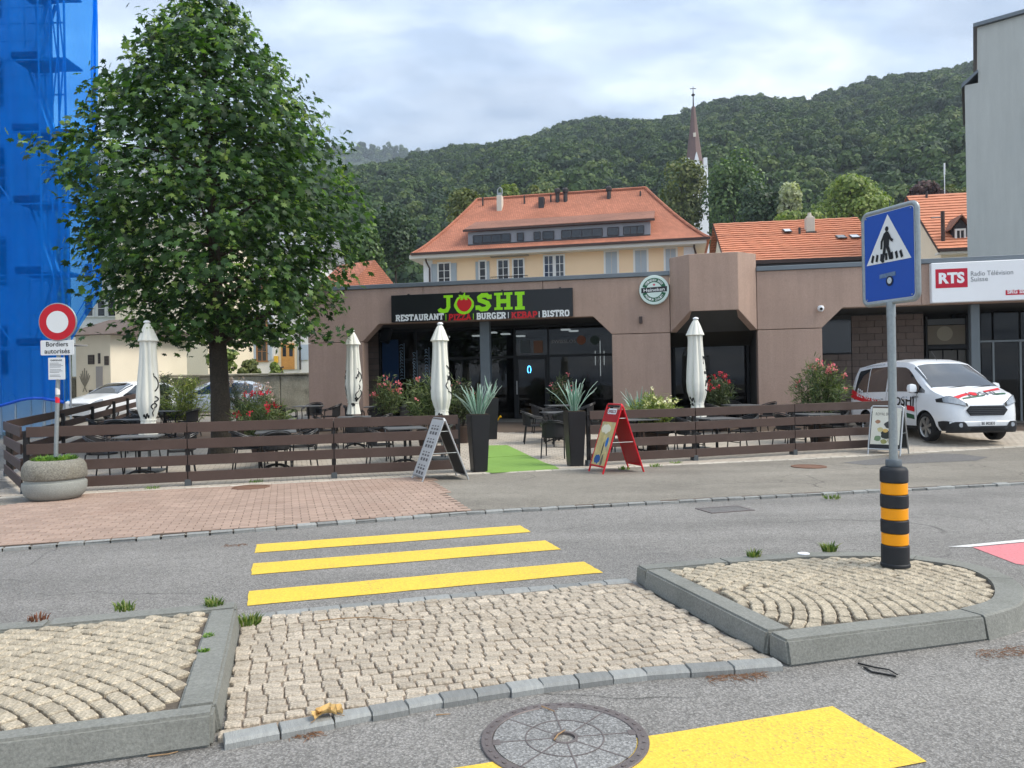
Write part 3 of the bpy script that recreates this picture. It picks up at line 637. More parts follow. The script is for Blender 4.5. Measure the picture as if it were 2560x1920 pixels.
GZ = -.1
J = .008
# piers below the joint, bands above it; each cast panel is a piece
uz_prism('wall_panel', [(-10.49, GZ), (-8.62, GZ), (-8.62, Z_J - J), (-10.49, Z_J - J)], 0, .45, M_CONC)
uz_prism('wall_panel', [(-.79, GZ), (.9 - J, GZ), (.9 - J, Z_J - J), (-.79, Z_J - J)], 0, .45, M_CONC)
uz_prism('wall_panel', [(3.31 + J, GZ), (5.04, GZ), (5.04, Z_J - J), (3.31 + J, Z_J - J)], 0, .45, M_CONC)
uz_prism('wall_panel', [(-10.49, Z_J + J), (-8.62, Z_J + J), (-8.07, Z_O), (-6.6 - J, Z_O), (-6.6 - J, Z_P), (-10.49, Z_P)], 0, .4, M_CONC)
uz_prism('wall_panel', [(-6.6 + J, Z_O), (-2.83 - J, Z_O), (-2.83 - J, Z_P), (-6.6 + J, Z_P)], 0, .4, M_CONC)
uz_prism('wall_panel', [(-2.83 + J, Z_O), (-1.34, Z_O), (-.79, Z_J + J), (.9 - J, Z_J + J), (.9 - J, Z_P), (-2.83 + J, Z_P)], 0, .4, M_CONC)
uz_prism('wall_panel', [(3.31 + J, Z_J + J), (5.04, Z_J + J), (5.59, Z_O), (7.6, Z_O), (7.6, Z_P), (3.31 + J, Z_P)], 0, .4, M_CONC)
uz_prism('wall_panel', [(7.6 + J, Z_O), (16, Z_O), (16, Z_P), (7.6 + J, Z_P)], 0, .4, M_CONC)
uz_prism('wall_panel', [(14.2, GZ), (16, GZ), (16, Z_O - J), (14.2, Z_O - J)], 0, .45, M_CONC)
# body behind the panels (roof, end walls, dark backing in the joints)
for u0, u1, z0 in ((-10.45, -8.7, GZ), (-.7, .86, GZ), (3.36, 4.96, GZ)):
    mb = MB(); mb.prism([B(u0, .03, z0), B(u1, .03, z0), B(u1, .03, Z_J - .02), B(u0, .03, Z_J - .02)], NB * .35); mb.build('backing', M_SOFF, rest)
uz_prism('coping', [(-10.6, Z_P), (.9, Z_P), (.9, Z_P + .13), (-10.6, Z_P + .13)], -.05, .6, M_COPE)
uz_prism('coping', [(3.31, Z_P), (16.05, Z_P), (16.05, Z_P + .13), (3.31, Z_P + .13)], -.05, .6, M_COPE)
mb = MB(); mb.prism([B(-10.49, .4, Z_O), B(16, .4, Z_O), B(16, 14, Z_O), B(-10.49, 14, Z_O)], (0, 0, .9)); mb.build('roof', M_SOFF, rest)
mb = MB(); mb.prism([B(-10.49, .45, GZ), B(-10.1, .45, GZ), B(-10.1, 14, GZ), B(-10.49, 14, GZ)], (0, 0, Z_O - GZ - .002)); mb.build('end_wall', M_CONC, rest)
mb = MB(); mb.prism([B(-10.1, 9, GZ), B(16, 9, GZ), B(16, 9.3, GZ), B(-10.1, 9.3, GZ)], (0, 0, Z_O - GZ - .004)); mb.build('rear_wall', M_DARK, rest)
# bay: faceted tower over the recessed middle bay
ft = [(.9, 0), (1.45, -.55), (2.77, -.55), (3.31, 0)]; top = 5.22; wall_t = .25
zb_ = [Z_J, Z_O, Z_O, Z_J]
for i in range(3):
    (u0, w0), (u1, w1) = ft[i], ft[i + 1]; a = [B(u0, w0, zb_[i]), B(u1, w1, zb_[i + 1]), B(u1, w1, top), B(u0, w0, top)]
    d = (a[1] - a[0]); d.z = 0; nrm = Vector((-d.y, d.x, 0)).normalized() * wall_t
    mb = MB(); mb.add(a + [q + nrm for q in a], [(3, 2, 1, 0), (4, 5, 6, 7), (0, 1, 5, 4), (1, 2, 6, 5), (2, 3, 7, 6), (3, 0, 4, 7)]); mb.build('bay_panel', M_CONC, rest, bevel=.01)
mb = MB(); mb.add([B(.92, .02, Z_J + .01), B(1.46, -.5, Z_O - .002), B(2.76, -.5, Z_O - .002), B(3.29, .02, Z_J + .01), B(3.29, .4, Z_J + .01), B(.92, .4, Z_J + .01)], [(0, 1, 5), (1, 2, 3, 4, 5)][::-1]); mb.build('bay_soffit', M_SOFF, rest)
mb = MB(); mb.prism([B(.9, .02, top - .15), B(3.31, .02, top - .15), B(3.31, 1.2, top - .15), B(.9, 1.2, top - .15)], (0, 0, .12)); mb.prism([B(1.1, .3, Z_P - .3), B(3.1, .3, Z_P - .3), B(3.1, 1.2, Z_P - .3), B(1.1, 1.2, Z_P - .3)], (0, 0, .75)); mb.build('bay_roof', M_SOFF, rest)
# ---- main glazing, set back
WG = 2.35
def pane(name, u0, u1, z0, z1, wd, m=None, parent=rest):
    mb = MB(); mb.prism([B(u0, wd, z0), B(u1, wd, z0), B(u1, wd, z1), B(u0, wd, z1)], NB * .02); return mb.build(name, m or M_GLASS, parent)
def bar(name, u0, u1, z0, z1, wd, m=M_FRAME, t_=.08, parent=rest):
    mb = MB(); mb.prism([B(u0, wd, z0), B(u1, wd, z0), B(u1, wd, z1), B(u0, wd, z1)], NB * t_); return mb.build(name, m, parent, bevel=.006)
fl = .42
glaz = thing('shop_glazing', 'dark full-height restaurant window front with entrance door behind the terrace', 'glazing', B(-4, WG, fl), world=True)
u_at = lambda px: BP(px, 950, WG)[0]; z_at = lambda px, py: BP(px, py, WG)[1]
mull = [u_at(p) for p in (950, 1040, 1120, 1205, 1287, 1372, 1540)]
zt = z_at(1450, 888)
for i in range(len(mull) - 1):
    a, b = mull[i], mull[i + 1]
    if i == 4: continue
    for (z0, z1) in ((fl + .05, zt - .04), (zt + .04, Z_O - .1)):
        pane('pane', a + .03, b - .03, z0, z1, WG + .03, M_GLASS, glaz)
    bar('transom', a + .03, b - .03, zt - .04, zt + .04, WG, parent=glaz)
for q in mull: bar('mullion', q - .03, q + .03, fl, Z_O - .02, WG - .01, parent=glaz)
bar('sill', mull[0], mull[-1], fl - .02, fl + .05, WG - .02, parent=glaz); bar('head', mull[0], mull[-1], Z_O - .1, Z_O - .004, WG - .012, parent=glaz)
# entrance door with its lit sign
da, db = mull[4] + .03, mull[5] - .03
dr = bar('door', da, da + .1, fl + .05, zt, WG - .02, parent=glaz)
bar('door_frame', db - .1, db, fl + .05, zt, WG - .02, parent=glaz); bar('door_frame', da + .1, db - .1, zt - .1, zt - .002, WG - .02, parent=glaz); bar('door_frame', da + .1, db - .1, fl + .05, fl + .2, WG - .02, parent=glaz)
pane('pane', da + .1, db - .1, fl + .2, zt - .1, WG + .01, M_GLASSD, glaz)
pane('pane', da, db, zt + .04, Z_O - .1, WG + .03, M_GLASS, glaz); bar('transom', da, db, zt, zt + .04, WG, parent=glaz)
bar('door_handle', da + .03, da + .07, 1.3, 1.75, WG - .06, mat('steel', C(190, 190, 188), .3, .9), .03, parent=glaz)
mb = MB(); uc, zc = BP(1323, 924, WG - .01); mb.stroke2d([(uc + math.cos(a * math.pi / 8) * .055, zc + math.sin(a * math.pi / 8) * .12) for a in range(-3, 12)], .02, lambda x, y, k: B(x, WG - .01 - k, y)); mb.build('led_sign', M_LED, glaz)
# lettering on the glass
mb = MB(); uc, zc = BP(1378, 858, WG - .015); u2, _ = BP(1440, 858, WG - .015); text(mb, 'SWISSLOS', lambda x, y, k: B(x, WG - .012 - k, y), uc, zc, .1, u2 - uc, .02); mb.build('lettering', mat('dim_letter', C(150, 150, 150), .6), glaz)
for px in (1453, 1487):
    uc, zc = BP(px, 850, WG - .015); mb = MB(); mb.add([B(uc + math.cos(a * math.pi / 12) * .15, WG - .012, zc + math.sin(a * math.pi / 12) * .15) for a in range(24)], [tuple(range(24))]); mb.build('sticker', mat('dim_orange', C(150, 92, 60), .6) if px == 1453 else mat('dim_green', C(52, 70, 60), .6), glaz)
for px in (1312, 1345):
    a = BP(px - 11, 852, WG - .015); b = BP(px + 12, 882, WG - .015); mb = MB(); mb.prism([B(a[0], WG - .02, b[1]), B(b[0], WG - .02, b[1]), B(b[0], WG - .02, a[1]), B(a[0], WG - .02, a[1])], NB * .005); mb.build('poster', mat('poster_brown', C(120, 82, 56), .6) if px == 1345 else mat('poster_grey', C(78, 86, 88), .6), glaz)
# white upright ornaments on the left panes
M_DECO = mat('pale_blue_deco', C(150, 180, 205), .6)
for px, y0, y1 in ((1003, 862, 948), (1035, 880, 945), (1065, 872, 945)):
    mb = MB(); ua, za_ = BP(px, y0, WG - .02); _, zb2 = BP(px, y1, WG - .02); k = 0; zz = zb2
    while zz < za_:
        a0 = random.uniform(.035, .06); mb.stroke2d([(ua + math.cos(q * math.pi / 4) * a0, zz + math.sin(q * math.pi / 4) * .04) for q in range(random.randint(5, 8))], .016, lambda x, y, k_: B(x, WG - .012 - k_, y)); zz += .105
    mb.stroke2d([(ua + .1, zb2), (ua + .1, za_ + .05)], .015, lambda x, y, k_: B(x, WG - .012 - k_, y)); mb.build('window_ornament', M_DECO, glaz)
a = BP(955, 850, WG - .02); b = BP(998, 985, WG - .02); mb = MB(); mb.prism([B(a[0], WG - .02, b[1]), B(b[0], WG - .02, b[1]), B(b[0], WG - .02, a[1]), B(a[0], WG - .02, a[1])], NB * .004); mb.build('poster', mat('poster_blue', C(28, 62, 104), .4), glaz)
# interior: floor, lamps, counter
mb = MB(); q_ = [B(-10.1, .46, 0), B(16, .46, 0), B(16, 9, 0), B(-10.1, 9, 0)]; mb.prism([Vector((v.x, v.y, min(g(v.y), .42) + PAV - .03)) for v in q_], (0, 0, .045)); mb.build('floor', mat('dark_floor', C(92, 86, 80), .6, var=.08), rest)
for px, py, dd in ((1228, 838, 4.5), (1262, 848, 5.5), (1190, 860, 6), (1413, 832, 4.2), (1433, 842, 5), (1300, 858, 7), (1110, 852, 6)):
    t_ = thing('ceiling_lamp', 'small lit ceiling lamp inside the restaurant, %s' % {1228: 'right of the grey column', 1262: 'second right of the grey column', 1190: 'just left of the grey column', 1413: 'left above the window lettering', 1433: 'right above the window lettering', 1300: 'deep behind the entrance door', 1110: 'deep behind the left panes'}[px], 'lamp', (0, 0, 0), world=True, group='restaurant ceiling lamps')
    ua, _ = BP(px, py, dd); mb = MB(); mb.prism([B(ua - .16, dd, Z_O - .09), B(ua + .16, dd, Z_O - .09), B(ua + .16, dd + .3, Z_O - .09), B(ua - .16, dd + .3, Z_O - .09)], (0, 0, .05)); mb.build('diffuser', M_LAMP, t_)
    mb = MB(); mb.prism([B(ua - .18, dd - .02, Z_O - .04), B(ua + .18, dd - .02, Z_O - .04), B(ua + .18, dd + .32, Z_O - .04), B(ua - .18, dd + .32, Z_O - .04)], (0, 0, .04)); mb.build('housing', M_FRAME, t_)
t_ = thing('pendant_lamp', 'three thin upright light tubes behind the right-hand pane', 'lamp', B(-1, 4, 0), world=True)
for px, y0, y1 in ((1488, 877, 913), (1500, 852, 940), (1510, 877, 913)):
    ua, za_ = BP(px, y0, 4); _, zb2 = BP(px, y1, 4); mb = MB(); mb.cyl(B(ua, 4, zb2), B(ua, 4, za_), .012, n=8); mb.build('light_tube', M_LAMP, t_)
    mb = MB(); mb.cyl(B(ua, 4, za_), B(ua, 4, Z_O), .004, n=5); mb.build('cable', M_FRAME, t_)
t_ = thing('bar_counter', 'dark bar counter inside the restaurant', 'counter', B(-5, 6.5, fl), world=True)
mb = MB(); mb.prism([B(-7.5, 6.5, fl), B(-3, 6.5, fl), B(-3, 7.1, fl), B(-7.5, 7.1, fl)], (0, 0, 1.05)); mb.build('counter_body', M_DARK, t_, bevel=.02)
mb = MB(); mb.prism([B(-7.6, 6.4, fl + 1.052), B(-2.9, 6.4, fl + 1.052), B(-2.9, 7.2, fl + 1.052), B(-7.6, 7.2, fl + 1.052)], (0, 0, .05)); mb.build('counter_top', mat('wood_top', C(110, 78, 54), .4), t_, bevel=.01)
# block walls beside the glazing and beside the van
def block_wall(root, u0, u1, z0, z1, wd, bl, bh, m, gap=.012, th=.12):
    z = z0; r_ = 0
    while z < z1 - .03:
        h_ = min(bh, z1 - z); u = u0 - (bl / 2 if r_ % 2 else 0)
        while u < u1 - .02:
            a, b = max(u, u0), min(u + bl, u1)
            if b - a > .04:
                mb = MB(); dw = random.uniform(-.004, .004); mb.prism([B(a + gap / 2, wd + dw, z + gap / 2), B(b - gap / 2, wd + dw, z + gap / 2), B(b - gap / 2, wd + dw, z + h_ - gap / 2), B(a + gap / 2, wd + dw, z + h_ - gap / 2)], NB * th); mb.build('block', m, root)
            u += bl
        z += bh; r_ += 1
ua, ub = BP(917, 900, 2.3)[0], mull[0] - .03
wl = MB(); wl.prism([B(ua, 2.36, fl - .02), B(ub, 2.36, fl - .02), B(ub, 2.36, Z_O - .005), B(ua, 2.36, Z_O - .005)], NB * .2); wb = wl.build('inner_wall', M_SOFF, rest)
block_wall(wb, ua, ub, fl, Z_O - .02, 2.34, .42, .2, M_BLOCK)
# grey column under the sign
t_ = uz_prism('column', [(BP(1204, 950, .5)[0], .3), (BP(1228, 950, .5)[0], .3), (BP(1228, 950, .5)[0], Z_O - .003), (BP(1204, 950, .5)[0], Z_O - .003)], .35, .6, M_COLG)
# ---- middle bay recess
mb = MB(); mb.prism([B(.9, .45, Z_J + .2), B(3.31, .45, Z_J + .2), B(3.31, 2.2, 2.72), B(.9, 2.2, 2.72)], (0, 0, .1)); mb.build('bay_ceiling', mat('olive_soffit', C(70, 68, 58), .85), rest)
for u0, u1 in ((-.79, .9), (3.31, 5.04)):
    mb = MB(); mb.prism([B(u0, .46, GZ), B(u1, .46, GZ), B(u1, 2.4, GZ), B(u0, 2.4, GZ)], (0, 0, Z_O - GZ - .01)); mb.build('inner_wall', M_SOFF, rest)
bar('mullion', .95, 1.03, .3, 2.75, 2.2, parent=glaz); bar('mullion', 1.75, 1.83, .3, 2.75, 2.2, parent=glaz); bar('mullion', 3.2, 3.28, .3, 2.75, 2.2, parent=glaz)
pane('pane', 1.03, 1.75, .32, 2.75, 2.23, M_GLASS, glaz); pane('pane', 1.83, 3.2, .32, 2.75, 2.23, M_GLASSD, glaz)
# ---- right-hand opening: dark window, block wall, panelled window, column, glass doors
WR = 2.5; U = lambda px: BP(px, 900, WR)[0]; Zr = lambda px, py: BP(px, py, WR)[1]
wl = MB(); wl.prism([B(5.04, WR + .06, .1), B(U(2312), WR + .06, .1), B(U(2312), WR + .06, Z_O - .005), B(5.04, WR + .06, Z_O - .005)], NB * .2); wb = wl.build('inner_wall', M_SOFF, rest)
block_wall(wb, U(2130), U(2310), .2, Z_O - .05, WR, .44, .2, M_BLOCK, th=.07)
zz = Zr(2090, 886); block_wall(wb, 5.06, U(2129), .2, zz, WR, .44, .2, M_BLOCK, th=.07)
pane('pane', 5.06, U(2129), zz + .05, Z_O - .15, WR + .04, mat('black_glass', C(16, 20, 26), .12, spec=.6), glaz)
bar('window_frame', 5.06, U(2129), zz, zz + .05, WR - .01, parent=glaz)
u0, u1 = U(2315), U(2416)
bar('window_frame', u0, u0 + .06, .25, Z_O - .15, WR, parent=glaz); bar('window_frame', u1, u1 + .06, .25, Z_O - .15, WR, parent=glaz)
M_BEIGE = mat('beige_blind', C(120, 112, 98), .8, var=.05); M_GREYP = mat('grey_panel', C(92, 96, 98), .6)
pane('blind', u0 + .06, u1, Zr(2360, 861), Zr(2360, 813), WR + .05, M_BEIGE, glaz); pane('panel', u0 + .06, u1, Zr(2360, 811), Zr(2360, 797), WR + .05, M_GREYP, glaz)
bar('transom', u0 + .06, u1, Zr(2360, 873), Zr(2360, 862), WR, parent=glaz)
uc, zc = BP(2362, 834, WR + .04); mb = MB(); mb.add([B(uc + math.cos(a * math.pi / 12) * .22, WR + .04, zc + math.sin(a * math.pi / 12) * .22) for a in range(24)], [tuple(range(24))]); mb.build('sticker', mat('pale_disc', C(150, 144, 126), .7), glaz)
for k in range(3): pane('panel', u0 + .1 + k * .4, u0 + .46 + k * .4, .3, Zr(2360, 876), WR + .04, mat('brown_door', C(86, 84, 78), .5, var=.06), glaz)
uz_prism('column', [(BP(2427, 900, .35)[0], .2), (BP(2450, 900, .35)[0], .2), (BP(2450, 900, .35)[0], Z_O - .003), (BP(2427, 900, .35)[0], Z_O - .003)], .3, .5, M_COLG)
M_ALU = mat('aluminium_frame', C(122, 128, 130), .4, .5)
Ud = lambda px: BP(px, 900, 2.0)[0]
for px in (2484, 2552, 2620, 2690): bar('door_frame', Ud(px) - .03, Ud(px) + .03, .22, BP(2500, 852, 2.0)[1], 2.0, M_ALU, parent=glaz)
bar('door_frame', Ud(2452), Ud(2700), BP(2500, 855, 2.0)[1], BP(2500, 850, 2.0)[1], 1.99, M_ALU, parent=glaz)
for a, b in ((2452, 2484), (2484, 2552), (2552, 2620), (2620, 2690)):
    pane('pane', Ud(a) + .03, Ud(b) - .03, .24, BP(2500, 856, 2.0)[1], 2.03, M_GLASSD, glaz)
    pane('pane', Ud(a) + .03, Ud(b) - .03, BP(2500, 849, 2.0)[1], Z_O - .1, 2.03, M_GLASSD, glaz)
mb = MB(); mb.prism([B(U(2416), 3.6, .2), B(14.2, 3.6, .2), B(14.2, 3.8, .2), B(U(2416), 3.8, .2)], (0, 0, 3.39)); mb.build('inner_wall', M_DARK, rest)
# ================================================================== SIGNS ON THE FACADE
sg = thing('shop_sign', 'long black restaurant sign with lime letters and a tomato', 'sign', B(-4.75, -.07, 3.63), world=True)
mb = MB(); mb.prism([B(-7.6, -.13, 3.63), B(-1.92, -.13, 3.63), B(-1.92, -.13, 4.47), B(-7.6, -.13, 4.47)], NB * .125); mb.build('panel', M_BLACKP, sg, bevel=.006)
WS = -.133
frs = lambda x, y, k: B(x, WS - k, y)
def put_slab(txt, x0, x1, ytop, ybot, m, th=.2, h=None):
    a = BP(x0, ybot, WS); b = BP(x1, ytop, WS); mb = MB(); slab(mb, txt, frs, a[0], a[1], h or (b[1] - a[1]), b[0] - a[0], th); return mb.build('letter' if len(txt) == 1 else 'lettering', m, sg, fix=False)
put_slab('J', 1095, 1132, 740, 781, M_GREEN, .25, .5); put_slab('S', 1190, 1228, 737, 777, M_GREEN, .27, .5); put_slab('H', 1235, 1281, 735, 774.5, M_GREEN, .25, .5); put_slab('I', 1286, 1313, 734, 773, M_GREEN, .32, .5)
uc, zc = BP(1160, 761, WS); mb = MB()
ov = [(uc + math.cos(a * math.pi / 20) * .31 * (1 + .04 * math.sin(a)), zc - .01 + math.sin(a * math.pi / 20) * .29) for a in range(40)]
mb.add([frs(x, y, .001) for x, y in ov], [tuple(range(40))]); mb.build('letter', M_GREEN, sg, fix=False)
mb = MB(); ov = [(uc + .01 + math.cos(a * math.pi / 20) * .235 * (1 - .12 * max(0, -math.sin(a * math.pi / 20))), zc + .02 + math.sin(a * math.pi / 20) * (.20 if math.sin(a * math.pi / 20) > 0 else .24)) for a in range(40)]
mb.add([frs(x, y, .003) for x, y in ov], [tuple(range(40))]); mb.build('tomato', M_RED, sg, fix=False)
mb = MB(); c0 = (uc, zc + .2)
for a, l in ((20, .2), (65, .1), (150, .2), (-25, .14), (205, .14), (95, .12)):
    a = rad(a); e_ = (c0[0] + math.cos(a) * l, c0[1] + math.sin(a) * l); nx, ny = -math.sin(a) * .045, math.cos(a) * .045; mc_ = (c0[0] + math.cos(a) * l * .45, c0[1] + math.sin(a) * l * .45)
    mb.add([frs(c0[0], c0[1], .005 + abs(a) * .0003), frs(mc_[0] + nx, mc_[1] + ny, .005 + abs(a) * .0003), frs(e_[0], e_[1], .005 + abs(a) * .0003), frs(mc_[0] - nx, mc_[1] - ny, .005 + abs(a) * .0003)], [(0, 1, 2, 3)])
mb.stroke2d([c0, (c0[0] + .03, c0[1] + .16)], .04, frs, .008); mb.build('tomato_leaf', M_GREEN, sg, fix=False)
for t__, x0, x1, yb, m in (('RESTAURANT', 989, 1109, 803, M_WLET), ('PIZZA', 1121, 1178, 801, M_RED), ('BURGER', 1191, 1265, 798.5, M_WLET), ('KEBAP', 1278, 1343, 796, M_RED), ('BISTRO', 1355, 1424, 792.5, M_WLET)):
    put_slab(t__, x0, x1, yb - 14, yb, m, .24, .185)
for px, y0 in ((1115, 790), (1183.5, 788), (1271, 785), (1348, 783)):
    a = BP(px, y0 + 11, WS); mb = MB(); mb.stroke2d([(a[0], a[1]), (a[0], a[1] + .19)], .02, frs); mb.build('divider', M_GREEN if px < 1200 else M_WLET, sg, fix=False)
for px in (1020, 1150, 1255, 1400):
    a = BP(px, 738, WS); mb = MB(); mb.box(B(a[0], -.07, 4.49), (.06, .06, .03), B_YAW); mb.build('bracket', M_BLACKP, sg)
# round beer sign
hk = thing('beer_sign', 'round white and green beer sign on the brown wall', 'sign', B(.46, 0, 4.32), world=True); hc = (.46, 4.30); HR = .425
frh = lambda w_: (lambda x, y, k: B(hc[0] + x, w_ - k, hc[1] + y))
def disc(mb, r_, fr, k=0, n=48, a0=0, a1=2 * math.pi, r0=0):
    if r0 == 0: mb.add([fr(math.cos(2 * math.pi * i / n) * r_, math.sin(2 * math.pi * i / n) * r_, k) for i in range(n)], [tuple(range(n))])
    else:
        vs = [];
        for i in range(n + 1):
            a = a0 + (a1 - a0) * i / n; vs += [fr(math.cos(a) * r0, math.sin(a) * r0, k), fr(math.cos(a) * r_, math.sin(a) * r_, k)]
        mb.add(vs, [(2 * i, 2 * i + 1, 2 * i + 3, 2 * i + 2) for i in range(n)])
    return mb
mb = MB(); mb.cyl(B(hc[0], -.02, hc[1]), B(hc[0], -.16, hc[1]), HR, n=48); mb.build('casing', mat('sign_cream', C(214, 232, 224), .4), hk, bevel=.01)
mb = MB(); mb.cyl(B(hc[0], 0, hc[1]), B(hc[0], -.04, hc[1]), HR * .8, n=40); mb.build('mount', M_BLACKP, hk)
M_DKG = mat('beer_green', C(16, 92, 58), .4)
fh = frh(-.163)
for a0, a1 in ((rad(16), rad(164)), (rad(196), rad(344))):
    mb = MB(); disc(mb, .345, fh, .001, 32, a0, a1, .225); mb.build('green_band', M_DKG, hk, fix=False)
mb = MB(); x1 = .365; mb.add([fh(-x1, -.085, .003), fh(x1, -.055, .003), fh(x1, .095, .003), fh(-x1, .065, .003)], [(0, 1, 2, 3)]); mb.build('black_bar', M_BLACKP, hk, fix=False)
mb = MB(); frt = lambda x, y, k: fh(x, y + x * .041, k); text(mb, 'Heineken', frt, -.30, -.04, .095, .60, .012, .005); mb.build('lettering', M_WLET, hk, fix=False)
def arc_text(mb, s, rr, ac, span, h, inward):
    n = len(s)
    for i, ch in enumerate(s):
        if ch == ' ': continue
        f_ = (i + .5) / n - .5; a = ac - f_ * span if not inward else ac + f_ * span; r_ = rr
        th = a - math.pi / 2 if not inward else a + math.pi / 2
        cx0, cy0 = math.cos(a) * r_, math.sin(a) * r_
        text(mb, ch, lambda x, y, k: fh(cx0 + x * math.cos(th) - y * math.sin(th), cy0 + x * math.sin(th) + y * math.cos(th), k), 0, -h / 2, h, h * .62, .02, .003, 'C')
mb = MB(); arc_text(mb, 'HEINEKEN BEER', .285, math.pi / 2, rad(118), .065, False); arc_text(mb, 'PREMIUM QUALITY', .285, -math.pi / 2, rad(122), .065, True); mb.build('ring_lettering', M_WLET, hk, fix=False)
mb = MB(); mb.add([fh(math.cos(math.pi / 2 + i * math.pi / 5) * (.05 if i % 2 == 0 else .021), .15 + math.sin(math.pi / 2 + i * math.pi / 5) * (.05 if i % 2 == 0 else .021), .003) for i in range(10)], [tuple(range(10))]); mb.build('star', mat('star_pink', C(200, 60, 90), .5), hk, fix=False)
# broadcaster sign
rt = thing('broadcaster_sign', 'long white illuminated-box sign with red logo at the right edge', 'sign', B(9.6, -.1, 3.63), world=True)
mb = MB(); mb.prism([B(7.8, -.2, 3.63), B(11.6, -.2, 3.63), B(11.6, -.2, 4.70), B(7.8, -.2, 4.70)], NB * .19); mb.build('panel', M_WHITE, rt, bevel=.015)
fr_ = lambda x, y, k: B(x, -.203 - k, y); M_LOGO = mat('logo_red', C(190, 18, 50), .45); M_GTX = mat('grey_letter', C(122, 126, 130), .5)
a = BP(2339, 721, -.2); b = BP(2418.5, 670, -.2)
mb = MB(); mb.add([fr_(a[0], a[1], 0), fr_(b[0], a[1], 0), fr_(b[0], b[1], 0), fr_(a[0], b[1], 0)], [(0, 1, 2, 3)]); mb.build('logo_field', M_LOGO, rt, fix=False)
mb = MB(); c = BP(2347, 709, -.2); d = BP(2411, 683, -.2); text(mb, 'RTS', fr_, c[0], c[1] + .01, .265, d[0] - c[0], .045, .002); mb.build('logo_lettering', M_WHITE, rt, fix=False)
mb = MB(); c = BP(2427, 690, -.2); d = BP(2533, 690, -.2); text(mb, 'Radio Télévision', fr_, c[0], c[1], .125, d[0] - c[0], .004, .001); mb.build('lettering', M_GTX, rt, fix=False); mb = MB(); c2 = BP(2427, 704, -.2); d2 = BP(2470, 704, -.2); text(mb, 'Suisse', fr_, c2[0], c2[1], .125, d2[0] - c2[0], .004, .001); mb.build('lettering', M_GTX, rt, fix=False)
a = BP(2514, 738, -.2); b = BP(2575, 723, -.2); mb = MB(); mb.add([fr_(a[0], a[1], 0), fr_(b[0], a[1], 0), fr_(b[0], b[1], 0), fr_(a[0], b[1], 0)], [(0, 1, 2, 3)]); mb.build('logo_field', M_LOGO, rt, fix=False)
mb = MB(); text(mb, 'SRG SSR', fr_, a[0] + .04, a[1] + .04, .095, b[0] - a[0] - .08, .03, .002); mb.build('logo_lettering', M_WHITE, rt, fix=False)
# wall light, camera, loudspeaker
t_ = thing('wall_light', 'small dark brown wall light under the beer sign', 'light', B(.1, -.05, 3.55), world=True); ua, zu = BP(1602, 800, -.06)
mb = MB(); mb.box(B(ua, -.07, zu), (.09, .1, .2), B_YAW); mb.build('housing', mat('wall_light_brown', C(72, 60, 56), .5), t_, bevel=.008); mb = MB(); mb.box(B(ua, -.012, zu), (.06, .02, .1), B_YAW); mb.build('mount', M_FRAME, t_)
t_ = thing('security_camera', 'white dome security camera on the brown wall', 'camera', B(4.5, -.1, 3.6), world=True); ua, zu = BP(2052, 771, -.1)
mb = MB(); mb.lathe([(.001, -.09), (.05, -.08), (.085, -.035), (.09, .02), (.07, .07), (.001, .085)], 20, B(ua, -.1, zu)); mb.build('housing', M_WHITE, t_, smooth=True)
mb = MB(); mb.cyl(B(ua, -.16, zu - .015), B(ua, -.2, zu - .025), .045, .035, 16); mb.build('lens', M_BLACKP, t_); mb = MB(); mb.cyl(B(ua, -.06, zu), B(ua, 0, zu), .06, n=16); mb.build('mount', M_WHITE, t_)
t_ = thing('loudspeaker', 'black loudspeaker hanging under the soffit at the left of the glazing', 'loudspeaker', B(-7.6, 1.6, 3.0), world=True); ua, zu = BP(965, 838, 1.6)
mb = MB(); mb.box(B(ua, 1.6, zu), (.3, .28, .5), Matrix.Rotation(B_YAW, 3, 'Z') @ Matrix.Rotation(rad(14), 3, 'Y') @ Matrix.Rotation(rad(-12), 3, 'X')); mb.build('cabinet', M_BLACKP, t_, bevel=.02); mb = MB(); mb.cyl(B(ua, 1.7, zu + .2), B(ua, 1.75, Z_O), .02, n=8); mb.build('bracket', M_FRAME, t_)
# ================================================================== STREET THINGS
random.seed(31)
M_GALV = mat('galvanised_steel', C(150, 158, 160), .45, .55, var=.1, vscale=6, fine=.08, fscale=40)
M_BLUE = mat('sign_blue', C(8, 72, 168), .4, spec=.5, var=.03, vscale=4)
M_BLK = mat('black_print', C(18, 20, 22), .5)
M_RUB = mat('black_rubber', C(34, 37, 42), .6, var=.08, vscale=8)
M_ORG = mat('reflective_orange', C(246, 160, 10), .4, var=.03)
M_SWH = mat('sign_white', C(222, 226, 226), .45)
# ---- pedestrian sign on its bollard
bp_ = Vector((3.03, 6.13, HK))
t_ = thing('pedestrian_sign_post', 'black and orange striped bollard carrying a blue pedestrian crossing sign', 'sign', bp_)
RB = .101; z = 0.0; bands = [('rubber_band', M_RUB, .17), ('reflector_band', M_ORG, .095), ('rubber_band', M_RUB, .105), ('reflector_band', M_ORG, .095), ('rubber_band', M_RUB, .105), ('reflector_band', M_ORG, .095), ('rubber_band', M_RUB, .125)]
for nm, m, h_ in bands:
    mb = MB(); q = RB + (.003 if m is M_RUB else -.002)
    pr = [(q - .006, z + .001), (q, z + .008), (q, z + h_ - .008), (q - .006, z + h_ - .001)]
    if z == 0: pr = [(q + .006, 0), (q + .006, .02), (q, .026)] + pr[2:]
    if z > .6: pr = pr[:2] + [(q, z + h_ - .03), (q - .012, z + h_ - .008), (q - .03, z + h_)]
    mb.lathe(pr, 40); mb.build(nm, m, t_, smooth=True); z += h_
